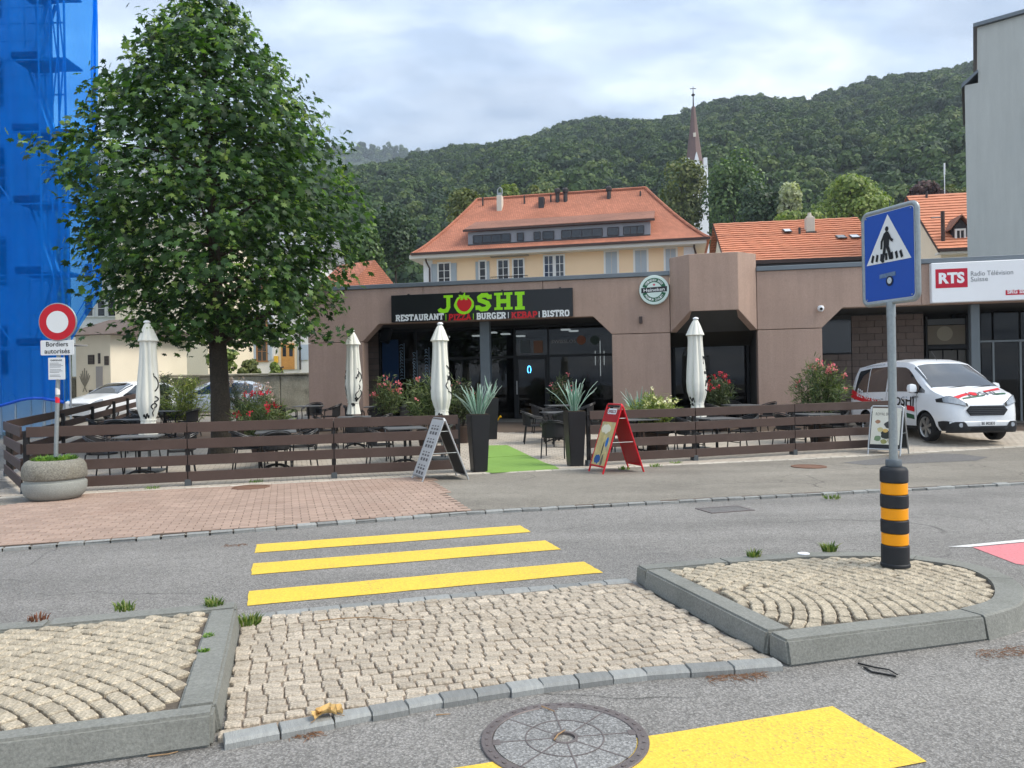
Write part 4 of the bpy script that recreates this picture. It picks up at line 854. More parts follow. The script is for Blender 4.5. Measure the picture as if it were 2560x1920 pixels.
mb = MB(); mb.lathe([(.058, z + .002), (.06, z + .008), (.06, z + .05), (.056, z + .056)], 28); mb.lathe([(.048, z - .002), (.048, z + .02)], 28); mb.build('collar', mat('grey_plastic', C(92, 100, 106), .55), t_, smooth=True)
mb = MB(); mb.cyl((0, 0, z), (0, 0, 1.98), .032, n=24); mb.build('pole', M_GALV, t_, smooth=True)
mb = MB(); mb.cyl((0, 0, 1.981), (0, 0, 2.1), .034, n=24); mb.build('pole_sleeve', M_GALV, t_, smooth=True)
e_ = Vector((.18, -.50, 0)).normalized(); n_ = Vector((-e_.y, e_.x, 0)) * -1; PW, PH = .53, .74; pz = 2.10
frp = lambda x, y, k: e_ * (x * PW - PW / 2) + n_ * (.022 + k) + Vector((0, 0, pz + y * PH))
if n_.dot(Vector((-1, -.4, 0))) < 0: n_ = -n_
def rrect(w_, h_, r_, n=6):
    pts = []
    for cx0, cy0, a0 in ((w_ - r_, r_, -90), (w_ - r_, h_ - r_, 0), (r_, h_ - r_, 90), (r_, r_, 180)):
        pts += [(cx0 + math.cos(rad(a0 + 90 * i / n)) * r_, cy0 + math.sin(rad(a0 + 90 * i / n)) * r_) for i in range(n + 1)]
    return pts
mb = MB(); mb.tube([e_ * (x - PW / 2) + Vector((0, 0, pz + y)) for x, y in rrect(PW, PH, .05)], .021, 10, closed=True); mb.build('sign_frame', M_GALV, t_, smooth=True)
mb = MB(); mb.prism([e_ * (x - PW / 2 + .012) - n_ * .004 + Vector((0, 0, pz + .012 + y)) for x, y in rrect(PW - .024, PH - .024, .035)], n_ * .016); mb.build('sign_back', mat('sign_edge_white', C(205, 212, 214), .5), t_)
mb = MB(); mb.prism([e_ * (x - PW / 2 + .022) + n_ * .0125 + Vector((0, 0, pz + .022 + y)) for x, y in rrect(PW - .044, PH - .044, .03)], n_ * .004); mb.build('sign_face', M_BLUE, t_)
def flat(name, pts, m, k): mb = MB(); mb.add([frp(x, y, k) for x, y in pts], [tuple(range(len(pts)))]); return mb.build(name, m, t_, fix=False)
flat('white_triangle', [(.08, .43), (.92, .43), (.5, .945)], M_SWH, -.003)
mb = MB(); q = lambda x, y, k: frp(x, y, k)
mb.add([frp(.485 + math.cos(i * math.pi / 8) * .032, .79 + math.sin(i * math.pi / 8) * .027, 0) for i in range(16)], [tuple(range(16))])
mb.add([frp(x, y, .001) for x, y in ((.43, .74), (.47, .765), (.52, .755), (.535, .70), (.52, .60), (.42, .60), (.425, .68))], [tuple(range(7))])
for st_, wd in (([(.45, .74), (.39, .66), (.38, .58)], .035), ([(.51, .74), (.56, .67), (.60, .65)], .032), ([(.45, .61), (.43, .53), (.39, .44)], .05), ([(.49, .61), (.53, .53), (.55, .46)], .05), ([(.385, .445), (.43, .45)], .022), ([(.545, .465), (.59, .47)], .022)):
    mb.stroke2d(st_, wd, frp, .002 + wd * .01)
for i, x in enumerate((.19, .28, .37, .47, .58, .67, .76)):
    lean = (x - .48) * .16; mb.stroke2d([(x - lean * 0, .455), (x - lean * .7, .53)], .042, frp, .0006)
mb.build('pedestrian_symbol', M_BLK, t_, fix=False)
flat('sticker', [(.33, .265), (.63, .275), (.63, .32), (.33, .31)], mat('torn_sticker', C(96, 120, 150), .6, var=.3, vscale=30), -.002)
flat('sticker', [(.52 + math.cos(i * math.pi / 10) * .068, .225 + math.sin(i * math.pi / 10) * .055) for i in range(20)], mat('round_sticker_dark', C(22, 34, 62), .5), -.001)
flat('sticker_print', [(.52 + math.cos(i * math.pi / 6) * .042, .23 + math.sin(i * math.pi / 6) * .035) for i in range(12)], mat('round_sticker_white', C(190, 200, 205), .5, var=.3, vscale=60), .0)
for x, y in ((.08, .05), (.92, .05), (.08, .95), (.92, .95)):
    mb = MB(); mb.cyl(frp(x, y, -.007), frp(x, y, -.001), .006, n=10); mb.build('bolt', M_GALV, t_)
# ---- concrete planter and the no-entry sign post in it
pc = G(134, 1256, PAV); pc = Vector((-6.93, 11.62, PAV + .016))
M_CONCG = mat('weathered_concrete', C(132, 130, 120), .9, var=.16, vscale=3, fine=.4, fscale=45, bump=.7, bscale=50, stain=.55, stain_col=C(112, 104, 84), sscale=4)
M_CONCL = mat('grey_concrete', C(148, 151, 146), .85, var=.08, vscale=3, fine=.15, fscale=60, bump=.3, bscale=60, stain=.3, stain_col=C(128, 130, 120), sscale=3)
pl_ = thing('concrete_planter', 'round two-tier concrete flower planter on the brick pavement', 'planter', pc); pl_.scale = (.86, .86, .93)
mb = MB(); mb.lathe([(.36, 0), (.40, .015), (.47, .08), (.50, .17), (.505, .25), (.50, .275), (.47, .285), (.465, .32)], 56); mb.build('lower_bowl', M_CONCL, pl_, smooth=True)
mb = MB(); mb.lathe([(.465, .322), (.49, .33), (.505, .35), (.505, .46), (.49, .54), (.45, .60), (.40, .63), (.36, .632), (.34, .60), (.33, .5)], 56, cap=False); mb.build('upper_bowl', M_CONCG, pl_, smooth=True)
mb = MB(); mb.cyl((0, 0, .5), (0, 0, .57), .335, n=32); mb.build('soil', mat('soil', C(70, 58, 44), .95, var=.3, vscale=20), pl_)
def blades(mb, c, n, spread, h0, h1, wd=.008, lean=.5, seed=None, broad=False):
    for i in range(n):
        a = random.uniform(0, 6.283); r_ = spread * math.sqrt(random.random()); b = Vector(c) + Vector((math.cos(a) * r_, math.sin(a) * r_, 0))
        h_ = random.uniform(h0, h1); d = Vector((math.cos(a), math.sin(a), 0)) * random.uniform(0, lean) * h_ + Vector((random.uniform(-.2, .2), random.uniform(-.2, .2), 0)) * h_
        sd = Vector((-math.sin(a + random.uniform(-1, 1)), math.cos(a), 0)) * wd * random.uniform(.6, 1.3)
        m1 = b + d * .35 + Vector((0, 0, h_ * .6)); tp = b + d + Vector((0, 0, h_ * random.uniform(.75, 1)))
        k = 2.2 if broad else 1
        mb.add([b - sd, b + sd, m1 + sd * k, m1 - sd * k, tp], [(0, 1, 2, 3), (3, 2, 4)])
    return mb
M_WEED = leaf_mat('weed_leaf', [(0, C(70, 104, 44)), (.5, C(98, 138, 56)), (1, C(142, 168, 82))], .3)
M_GRASS = leaf_mat('grass_blade', [(0, C(66, 92, 40)), (.6, C(104, 128, 62)), (1, C(150, 150, 96))], .3)
mb = MB(); blades(mb, (0, 0, .56), 420, .33, .05, .16, .016, .7, broad=True); o = mb.build('weed', M_WEED, pl_, fix=False, kind='stuff')
ps = thing('no_entry_sign_post', 'red and white no-traffic sign on a grey pole standing in the planter', 'sign', pc + Vector((.03, -.02, .55)))
lean = .012; top_z = 2.95 - .55
pl_at = lambda zz: Vector((.045 * zz, 0, zz))
mb = MB(); mb.cyl(pl_at(0), pl_at(top_z - .35), .03, n=18); mb.build('pole', M_GALV, ps, smooth=True)
base_z = pc.z + .55
def plate(name, w_, h_, zc, m, y0=-.045, edge=None, r_=.02):
    c = pl_at(zc - base_z); mb = MB(); mb.prism([c + Vector((x - w_ / 2, y0, y - h_ / 2)) for x, y in rrect(w_, h_, r_)], (0, .01, 0)); return mb.build(name, m, ps, bevel=.002), c
zc = 2.70; c = pl_at(zc - base_z)
mb = MB(); mb.cyl(c + Vector((0, -.03, 0)), c + Vector((0, -.055, 0)), .287, n=56); mb.build('sign_rim', M_GALV, ps, bevel=.006)
for r_, m, k, nm in ((.272, mat('sign_red', C(190, 14, 34), .4), .0575, 'red_ring'), (.165, M_SWH, .059, 'white_disc')):
    mb = MB(); mb.add([c + Vector((math.cos(2 * math.pi * i / 56) * r_, -k, math.sin(2 * math.pi * i / 56) * r_)) for i in range(56)], [tuple(range(56))]); mb.build(nm, m, ps, fix=False)
pl2, c2 = plate('extra_plate', .50, .225, 2.315, M_SWH)
frq = lambda c_: (lambda x, y, k: c_ + Vector((x, -.0465 - k, y)))
mb = MB(); text(mb, 'Bordiers', frq(c2), 0, .02, .07, .33, .012, .001, 'C'); text(mb, 'autorisés', frq(c2), 0, -.085, .07, .38, .012, .001, 'C'); mb.build('lettering', M_BLK, ps, fix=False)
pl3, c3 = plate('notice_plate', .25, .33, 2.0, M_SWH, r_=.01)
mb = MB(); text(mb, 'DEFENSE', frq(c3), 0, .115, .022, .17, .02, .001, 'C'); mb.build('notice_heading', M_BLK, ps, fix=False)
mb = MB()
for i in range(11):
    if i in (4, 8): continue
    l = random.uniform(.13, .2); mb.stroke2d([(-.1, .085 - i * .02), (-.1 + l, .085 - i * .02)], .006, frq(c3), .001)
mb.build('notice_lines', mat('faint_print', C(130, 132, 132), .6), ps, fix=False)
for h_, r_ in ((2.70, .03), (2.32, .03), (2.0, .03)):
    cc = pl_at(h_ - base_z); mb = MB(); mb.box(cc + Vector((0, -.026, 0)), (.075, .03, .05)); mb.build('clamp', M_GALV, ps)
for zc, m, h_ in ((1.66, mat('sticker_white', C(225, 225, 222), .5), .1), (1.53, mat('sticker_red', C(214, 36, 52), .5), .09)):
    cc = pl_at(zc - base_z); mb = MB(); mb.cyl(cc - Vector((0, 0, h_ / 2)), cc + Vector((0, 0, h_ / 2)), .0312, n=18, cap=False); mb.build('sticker', m, ps)
# ---- fences
M_BOARD = mat('dark_brown_board', C(76, 61, 55), .65, var=.08, vscale=2.5, fine=.06, fscale=50, per=.05, stain=.15, stain_col=C(120, 106, 98), sscale=2)
M_POST = mat('black_post', C(34, 32, 32), .6); M_FOOT = mat('dark_grey_foot', C(74, 80, 84), .7)
BH, BG, BB = .166, .108, .085
def fence_panels(root, posts, m, foot=True, outer=-1, ends=(True, True)):
    for i in range(len(posts) - 1):
        a, b = posts[i], posts[i + 1]; d = b - a; d.z = 0; l = d.length; d.normalize(); n = Vector((-d.y, d.x, 0)) * outer
        for k in range(4):
            z0 = BB + k * (BH + BG); off = n * .045
            p0 = a + d * .008 + off; p1 = b - d * .008 + off
            mb = MB(); mb.hexa([p0 + Vector((0, 0, z0)), p1 + Vector((0, 0, z0)), p1 + n * .03 + Vector((0, 0, z0)), p0 + n * .03 + Vector((0, 0, z0)), p0 + Vector((0, 0, z0 + BH)), p1 + Vector((0, 0, z0 + BH)), p1 + n * .03 + Vector((0, 0, z0 + BH)), p0 + n * .03 + Vector((0, 0, z0 + BH))]); mb.build('board', m, root, bevel=.004)
    for i, p in enumerate(posts):
        d = (posts[min(i + 1, len(posts) - 1)] - posts[max(i - 1, 0)]); an = math.atan2(d.y, d.x)
        mb = MB(); mb.box(p + Vector((0, 0, .52)), (.07, .07, .96), an); mb.build('post', M_POST, root, bevel=.004)
        if foot: mb = MB(); mb.box(p + Vector((0, 0, .06)), (.10, .16, .12), an); mb.build('post_foot', M_FOOT, root, bevel=.006)
fp = lambda s, t: onp(*R(s, t).xy)
Cc = fp(-3.93, 13.9); Aa = onp(-9.75, 14.85)
f1 = thing('terrace_fence', 'brown slatted fence on the left, from planter to entrance, with chamfered corner', 'fence', Cc, world=True)
fence_panels(f1, [Cc, fp(-1.57, 13.93), fp(.82, 13.92), fp(3.05, 13.86)], M_BOARD)
fence_panels(f1, [Aa, Cc + Vector((-.06, .06, 0))], M_BOARD)
Ee = onp(-12.4, 25.5)
f2 = thing('terrace_fence', 'brown slatted fence running back along the side street, seen from inside', 'fence', Aa, world=True)
pts = [Aa + (Ee - Aa) * k for k in (0.012, .30, .52, .72, .87, 1.0)]; pts = [onp(p.x, p.y) for p in pts]
fence_panels(f2, pts, M_BOARD, foot=False, outer=1)
f3 = thing('terrace_fence', 'brown slatted fence on the right, from red board to van', 'fence', fp(5.63, 13.86), world=True)
fence_panels(f3, [fp(5.63, 13.86), fp(7.92, 13.86), fp(10.21, 13.79), fp(12.5, 13.62)], M_BOARD)
# ---- folded parasols
M_CLOTH = mat('cream_parasol_cloth', C(226, 226, 216), .85, var=.04, vscale=3, bump=.15, bscale=14, stain=.12, stain_col=C(180, 178, 160), sscale=3)
def parasol(label, px, Y, ztop, logo, seed, tie=.3):
    random.seed(seed); X = P(px, 960, Y).x; gz = g(Y) + PAV; o = thing('folded_parasol', label, 'parasol', (X, Y, gz), random.uniform(0, 1), 'folded parasols on the terrace')
    H_ = ztop - gz; zb = .74; zt_ = zb + tie
    def prof(z):
        f = (z - zt_) / (H_ - .03 - zt_)
        if f < 0: return .135 + .05 * (-(z - zt_) / tie) ** 1.2
        pts = [(0, .135), (.06, .175), (.14, .215), (.24, .225), (.42, .2), (.6, .172), (.755, .158), (.80, .165), (.81, .205), (.86, .165), (.93, .11), (.985, .058), (1, .03)]
        for i in range(len(pts) - 1):
            if pts[i][0] <= f <= pts[i + 1][0]: return pts[i][1] + (pts[i + 1][1] - pts[i][1]) * (f - pts[i][0]) / (pts[i + 1][0] - pts[i][0])
        return .03
    ph = random.uniform(0, 6); ph2 = random.uniform(0, 6)
    def rr(a, z):
        f = (z - zt_) / (H_ - .03 - zt_); r_ = prof(z)
        fold = abs(math.sin(4 * a + ph)) ** .6; fine = math.sin(11 * a + ph2 + z * 2.0) * .5
        amp = .30 if f < .8 else .16
        if f < 0: amp = .22
        return r_ * (1 - amp * (1 - fold) - .07 * fine * (1 if f < .8 else .3)) * (1 + .10 * math.sin(a + ph2 + z))
    zs = [zb + (H_ - .03 - zb) * i / 46 for i in range(47)]
    zs = sorted(zs + [zt_ + (H_ - .03 - zt_) * q for q in (.80, .806, .81, .814)])
    nA = 72
    mb = MB(); mb.lathe([(1, z) for z in zs], nA, fn=lambda r_, z, a, j: rr(a, z)); mb.build('canopy', M_CLOTH, o, smooth=True)
    mb = MB(); mb.cyl((0, 0, .02), (0, 0, H_ - .02), .024, n=14); mb.build('pole', M_GALV, o, smooth=True)
    mb = MB(); mb.lathe([(.062, H_ - .035), (.066, H_ - .025), (.06, H_ - .005), (.03, H_ + .012), (.002, H_ + .015)], 20); mb.build('cap', M_WHITE, o, smooth=True)
    mb = MB(); mb.lathe([(.147, zt_ - .012), (.15, zt_), (.147, zt_ + .012)], 36, cap=False); mb.build('tie_strap', M_CLOTH, o, smooth=True)
    mb = MB(); mb.box((0, 0, .03), (.5, .5, .05)); mb.cyl((0, 0, .05), (0, 0, .3), .035, n=14); mb.build('base', M_FOOT, o, bevel=.01)
    # printed marks on the cloth, here and there cut by the folds
    for (a0, z0, a1, z1, kind) in logo:
        mb = MB(); a0, a1 = rad(a0) - o.rotation_euler[2], rad(a1) - o.rotation_euler[2]; pts = []
        for i in range(15):
            f = i / 14; a = a0 + (a1 - a0) * f; z = z0 + (z1 - z0) * f
            if kind == 'c': a += math.sin(f * math.pi) * .35
            if kind == 's': a += math.sin(f * 2 * math.pi) * .28
            if kind == 'w': z += math.sin(f * 4 * math.pi) * .05
            r_ = rr(a, z) + .002; pts.append((math.cos(a) * r_, math.sin(a) * r_, z))
        mb.tube(pts, .013, 5); mb.build('print_mark', M_BLK, o)
    return o
LG = [(-40, 1.9, -20, 1.55, 'c'), (-30, 1.5, -45, 1.15, 's'), (-20, 1.75, -55, 1.68, 'w'), (-15, 1.35, -40, 1.05, 'c'), (-60, 1.12, -25, 1.1, 'w'), (195, 1.9, 205, 1.6, 's'), (200, 1.5, 210, 1.2, 'c'), (-95, .98, -60, 1.0, 'w')]
parasol('leftmost folded cream parasol, beside the tree', 370, 15.2, 3.02, [(-30, 1.95, -18, 1.6, 'c'), (-18, 1.5, -38, 1.25, 's'), (-100, 1.1, -60, 1.13, 'w'), (-30, 1.4, -20, 1.1, 's')], 1)
parasol('folded cream parasol in front of the left concrete pier', 882, 19.6, 3.10, LG, 2)
parasol('folded cream parasol behind the silver menu board', 1103, 16.4, 2.98, [(-32, 2.0, -20, 1.55, 'c'), (-22, 1.85, -50, 1.5, 's'), (-40, 1.75, -15, 1.72, 'w'), (-48, 1.5, -18, 1.25, 'c'), (-110, .95, -70, .92, 'w'), (-105, .98, -80, .85, 'c'), (195, 1.6, 200, 1.3, 's')], 3)
parasol('rightmost folded cream parasol, in front of the faceted bay', 1742, 17.2, 3.06, [(-42, 2.1, -25, 1.8, 'c'), (-30, 2.05, -55, 1.95, 'w'), (-50, 1.75, -22, 1.7, 's'), (-20, 1.6, -35, 1.45, 'w'), (-35, 1.35, -20, 1.15, 'c'), (205, 1.15, 235, 1.1, 'w'), (200, 1.05, 225, 1.0, 's')], 4)
# ---- A-boards
def aboard(name, label, loc, rz, w_, h_, spread, m, tube_r, poster, leg=.12, back=None, header=None):
    o = thing(name, label, 'sign', loc, rz); nrm = {}
    for sgn, nm in ((-1, 'front_frame'), (1, 'rear_frame')):
        f = lambda y, q, k=0: Vector((sgn * (spread / 2 * (1 - q / h_)) + sgn * k, y, q))
        mb = MB(); mb.tube([f(-w_ / 2, 0), f(-w_ / 2, h_ - .03), f(-w_ / 2 + .03, h_), f(w_ / 2 - .03, h_), f(w_ / 2, h_ - .03), f(w_ / 2, 0)], tube_r, 8); mb.tube([f(-w_ / 2, leg), f(w_ / 2, leg)], tube_r, 8); mb.build(nm, m, o, smooth=True)
        mb = MB(); a = [f(-w_ / 2 + .01, leg, -.004), f(w_ / 2 - .01, leg, -.004), f(w_ / 2 - .01, h_ - .1, -.004), f(-w_ / 2 + .01, h_ - .1, -.004)]; mb.prism(a, Vector((sgn * .008, 0, .002))); mb.build('panel', back or m, o)
    for q in (.45, .8):
        x = spread / 2 * (1 - q); mb = MB()
        for y in (-w_ / 2, w_ / 2): mb.cyl((-x, y, q * h_), (x, y, q * h_), .005, n=6)
        mb.build('stay_bar', M_GALV, o, kind='stuff')
    fr = lambda x, y, k: Vector((-(spread / 2 * (1 - y / h_)) - .008 - k, -x, y))     # poster face, x left to right seen from outside
    poster(o, fr, w_, h_, leg); return o
M_SILV = mat('silver_frame', C(188, 190, 190), .35, .7)
def poster_menu(o, fr, w_, h_, leg):
    mb = MB(); mb.add([fr(-w_ / 2 + .02, leg + .02, .002), fr(w_ / 2 - .02, leg + .02, .002), fr(w_ / 2 - .02, h_ - .02, .002), fr(-w_ / 2 + .02, h_ - .02, .002)], [(0, 1, 2, 3)]); mb.build('poster', mat('menu_paper', C(196, 198, 198), .4, var=.05), o, fix=False)
    mb = MB()
    for i in range(4):
        for j in range(3):
            x0 = -.2 + j * .15; y0 = leg + .07 + i * (h_ - leg - .1) / 4
            mb.stroke2d([(x0, y0), (x0 + .1, y0)], .05, fr, .003); mb.stroke2d([(x0, y0 + .07), (x0 + .1, y0 + .07)], .03, fr, .003); mb.stroke2d([(x0, y0 + .12), (x0 + .08, y0 + .12)], .02, fr, .003)
    mb.build('menu_print', mat('menu_grey', C(96, 96, 98), .6, var=.4, vscale=30), o, fix=False, kind='stuff')
def poster_red(o, fr, w_, h_, leg):
    mb = MB(); mb.add([fr(-w_ / 2 + .02, leg + .02, .002), fr(w_ / 2 - .02, leg + .02, .002), fr(w_ / 2 - .02, h_ * .74, .002), fr(-w_ / 2 + .02, h_ * .74, .002)], [(0, 1, 2, 3)]); mb.build('poster', mat('poster_collage', C(206, 186, 128), .5, var=.25, vscale=7, stain=.5, stain_col=C(120, 140, 150), sscale=6), o, fix=False)
    for col, x, y, rx, ry, nm in ((C(32, 110, 190), .12, .55, .05, .09, 'poster_shape'), (C(44, 90, 150), -.08, .24, .12, .08, 'poster_shape'), (C(80, 78, 72), .02, .42, .025, .14, 'poster_shape'), (C(232, 224, 200), -.05, .78, .18, .08, 'poster_shape'), (C(110, 104, 92), .1, .22, .04, .12, 'poster_shape')):
        mb = MB(); mb.add([fr(x + math.cos(i * math.pi / 7) * rx, y + math.sin(i * math.pi / 7) * ry * (1 + .2 * math.sin(3 * i)), .003 + x * .001) for i in range(14)], [tuple(range(14))]); mb.build(nm, mat('ps%d' % int(x * 100 + y * 1000), col, .6), o, fix=False)
    mb = MB(); mb.add([fr(x - .17, y + h_ * .855, .004) for x, y in rrect(.34, .1, .03)], [tuple(range(28))]); mb.build('header_label', M_WHITE, o, fix=False)
    mb = MB(); text(mb, 'SWISSLOS', fr, 0, h_ * .855 + .022, .056, .29, .03, .006, 'C'); mb.build('header_lettering', mat('dark_red_print', C(120, 20, 30), .5), o, fix=False)
    mb = MB(); mb.add([fr(-w_ / 2 + .05, h_ * .955, .004), fr(w_ / 2 - .05, h_ * .955, .004), fr(w_ / 2 - .05, h_ * .985, .004), fr(-w_ / 2 + .05, h_ * .985, .004)], [(0, 1, 2, 3)]); mb.build('hand_slot', M_BLK, o, fix=False)
def poster_food(o, fr, w_, h_, leg):
    mb = MB(); mb.add([fr(-w_ / 2 + .03, leg + .03, .002), fr(w_ / 2 - .03, leg + .03, .002), fr(w_ / 2 - .03, h_ - .04, .002), fr(-w_ / 2 + .03, h_ - .04, .002)], [(0, 1, 2, 3)]); mb.build('poster', mat('food_poster', C(214, 212, 196), .4, var=.06), o, fix=False)
    mb = MB(); mb.add([fr(-w_ / 2 + .03, leg + .03, .004), fr(w_ / 2 - .03, leg + .03, .004), fr(w_ / 2 - .03, leg + .10, .004), fr(-w_ / 2 + .03, leg + .10, .004)], [(0, 1, 2, 3)]); mb.build('poster_footer', M_BLK, o, fix=False)
    mb = MB(); text(mb, 'ROYAL BURGER', fr, 0, h_ - .19, .06, .42, .0, .004, 'C'); mb.build('poster_lettering', mat('food_print', C(88, 86, 78), .6), o, fix=False)
    for i, (x, y, r_, col) in enumerate(((-.16, .68, .05, C(160, 120, 90)), (.06, .62, .09, C(60, 60, 58)), (-.1, .52, .06, C(190, 180, 130)), (.02, .42, .11, C(44, 48, 40)), (-.14, .34, .07, C(112, 136, 100)), (.15, .45, .06, C(196, 160, 80)), (.0, .5, .05, C(206, 170, 96)), (.12, .3, .07, C(176, 168, 140)), (-.02, .28, .06, C(150, 150, 90)))):
        mb = MB(); mb.add([fr(x + math.cos(k * math.pi / 7) * r_ * (1 + .15 * math.sin(k * 2 + i)), y + math.sin(k * math.pi / 7) * r_ * .8, .003 + i * .0004) for k in range(14)], [tuple(range(14))]); mb.build('poster_shape', mat('food%d' % i, col, .6, var=.2, vscale=20), o, fix=False)
aboard('menu_board', 'silver folding menu board in front of the left fence', onp(-1.27, 13.28), rad(23), .62, 1.05, .82, M_SILV, .016, poster_menu, .07, mat('dark_backing', C(52, 54, 56), .6))
aboard('lottery_board', 'red folding advertising board at the right of the entrance', onp(1.86, 13.95), rad(20), .56, 1.22, .82, mat('red_frame', C(200, 24, 38), .4), .017, poster_red, .12, mat('red_panel', C(172, 24, 36), .5))
aboard('food_board', 'folding food board in front of the van beside the right fence end', onp(7.80, 16.0), rad(48), .62, 1.0, .62, M_SILV, .017, poster_food, .12, mat('dark_backing2', C(62, 64, 64), .6))
# ---- tall black planters with spiky plants
M_POT = mat('black_planter', C(24, 25, 28), .4, spec=.5, var=.06, vscale=3)
def spike_mat():
    m = bpy.data.materials.new('spike_leaf'); m.use_nodes = True; t = m.node_tree; bs = t.nodes['Principled BSDF']; bs.inputs['Roughness'].default_value = .5
    ge = t.nodes.new('ShaderNodeNewGeometry'); rp = t.nodes.new('ShaderNodeValToRGB'); t.links.new(ge.outputs['Random Per Island'], rp.inputs[0])
    rp.color_ramp.elements[0].color = C(56, 104, 86); rp.color_ramp.elements[1].color = C(116, 164, 138); t.links.new(rp.outputs[0], bs.inputs['Base Color']); return m
M_SPIKE = spike_mat(); M_MARG = mat('leaf_margin', C(186, 206, 190), .5)
def spiky(root, c, n, l0, l1, spread, wd, parent_name='leaf'):
    c = Vector(c)
    for i in range(n):
        a = 2.4 * i + random.uniform(-.3, .3); el = rad(random.uniform(48, 88) if i > 4 else random.uniform(75, 90)); l = random.uniform(l0, l1)
        d = Vector((math.cos(a) * math.cos(el), math.sin(a) * math.cos(el), math.sin(el))); out_ = Vector((math.cos(a), math.sin(a), 0)); sd = Vector((-math.sin(a), math.cos(a), 0))
        b = c + out_ * random.uniform(.01, spread); pts = []; m = 6
        for k in range(m + 1):
            f = k / m; pts.append(b + d * l * f + out_ * (.12 * l * f * f) * random.uniform(.5, 1.2) - Vector((0, 0, .05 * l * f ** 3)))
        vs = []; fs = []; ms_ = MB()
        for k, p in enumerate(pts):
            f = k / m; ww = wd * (.7 + .6 * f * (1 - f) * 2) * (1 - f ** 3) + .001
            vs += [p - sd * ww, p - out_ * ww * .35 + Vector((0, 0, 0)), p + sd * ww]
            if k < m: fs += [(3 * k, 3 * k + 1, 3 * k + 4, 3 * k + 3), (3 * k + 1, 3 * k + 2, 3 * k + 5, 3 * k + 4)]
        mb = MB(); mb.add(vs, fs); lf = mb.build(parent_name, M_SPIKE, root, fix=False, smooth=True)
        mm = MB(); 
        for s_ in (0, 2): mm.tube([vs[3 * k + s_] for k in range(m + 1)], .0035, 4)
        mm.build('leaf_margin', M_MARG, lf, fix=False)
def tall_planter(label, loc, rz, seed, n):
    random.seed(seed); o = thing('tall_planter', label, 'planter', loc, rz)
    mb = MB(); b, t2, h_ = .13, .185, 1.07
    mb.hexa([(-b, -b, 0), (b, -b, 0), (b, b, 0), (-b, b, 0), (-t2, -t2, h_), (t2, -t2, h_), (t2, t2, h_), (-t2, t2, h_)]); mb.build('pot', M_POT, o, bevel=.012, seg=2)
    mb = MB(); mb.box((0, 0, h_ + .004), (.33, .33, .01)); mb.build('soil', MATS['soil'], o)
    pt = thing('spiky_plant', label.replace('tall black tapered planter', 'spiky grey-green plant in the tall planter'), 'plant', Vector(loc) + Vector((0, 0, h_))); spiky(pt, (0, 0, 0), n, .42, .68, .13, .019)
    return o
tall_planter('tall black tapered planter at the left of the entrance', onp(-.64, 14.25), rad(18), 5, 34)
tall_planter('tall black tapered planter at the right of the entrance', onp(1.2, 14.95), rad(14), 6, 24)
tall_planter('tall black tapered planter further back against the grey column', onp(-.56, 19.9), rad(10), 8, 6)
# ---- entrance mat in two pieces, watering can
M_MAT = mat('green_mat', C(122, 158, 76), .95, var=.06, vscale=1.5, fine=.2, fscale=160, bump=.5, bscale=120)
def matpiece(label, px):
    o = sheet('entrance_mat', [G(a, b, PAV + .02).xy for a, b in px], PAV + .024, M_MAT, kind=None); o['label'] = label; o['category'] = 'mat'
    bm = bmesh.new(); bm.from_mesh(o.data); r_ = bmesh.ops.extrude_face_region(bm, geom=bm.faces[:]); bmesh.ops.translate(bm, vec=(0, 0, -.01), verts=[v for v in r_['geom'] if isinstance(v, bmesh.types.BMVert)]); bmesh.ops.recalc_face_normals(bm, faces=bm.faces); bm.to_mesh(o.data); bm.free()
matpiece('green entrance mat piece at the front, on the kerb side', [(1213, 1178), (1218, 1181), (1230, 1182), (1398, 1172), (1388, 1165), (1322, 1139), (1212, 1145)])
matpiece('green entrance mat piece behind the front one', [(1212, 1144), (1321, 1138), (1268, 1113), (1212, 1114)])
wc = onp(-.68, 22.6); o = thing('watering_can', 'yellow plastic watering can beside the planter', 'watering can', wc); M_YC = mat('yellow_plastic', C(240, 190, 12), .4)
mb = MB(); mb.lathe([(.10, 0), (.105, .02), (.10, .2), (.085, .28), (.06, .3)], 20); mb.build('body', M_YC, o, smooth=True)
mb = MB(); mb.tube([(.08, 0, .05), (.18, -.03, .15), (.30, -.05, .34)], .022, 8, .014); mb.cyl((.30, -.05, .34), (.34, -.06, .36), .02, .035, 10); mb.build('spout', M_YC, o, smooth=True)
mb = MB(); mb.tube([(-.09, 0, .1), (-.17, 0, .2), (-.12, 0, .36), (.0, 0, .38), (.05, 0, .29)], .014, 8); mb.build('handle', M_YC, o, smooth=True)
# ================================================================== TABLES AND CHAIRS
random.seed(77)
M_TOP = mat('grey_table_top', C(92, 94, 96), .45, var=.06, vscale=3); M_BLM = mat('black_metal', C(26, 27, 29), .45, .2); M_WEAVE = mat('black_weave', C(32, 32, 34), .6, bump=.8, bscale=90)
M_RAIL = mat('worn_black_rail', C(54, 55, 57), .35, .4)
def make_table():
    o = thing('terrace_table', '-', 'table')
    mb = MB(); mb.box((0, 0, .735), (.78, .78, .028)); mb.build('top', M_TOP, o, bevel=.006)
    mb = MB(); mb.cyl((0, 0, .04), (0, 0, .72), .03, n=12); mb.build('column', M_BLM, o, smooth=True)
    for k in range(4):
        a = k * math.pi / 2 + math.pi / 4; c0 = Vector((math.cos(a), math.sin(a), 0)); mb = MB(); mb.tube([(0, 0, .09), c0 * .12 + Vector((0, 0, .08)), c0 * .3 + Vector((0, 0, .03)), c0 * .34 + Vector((0, 0, .005))], .022, 6, .015); mb.build('foot', M_BLM, o)
    return o
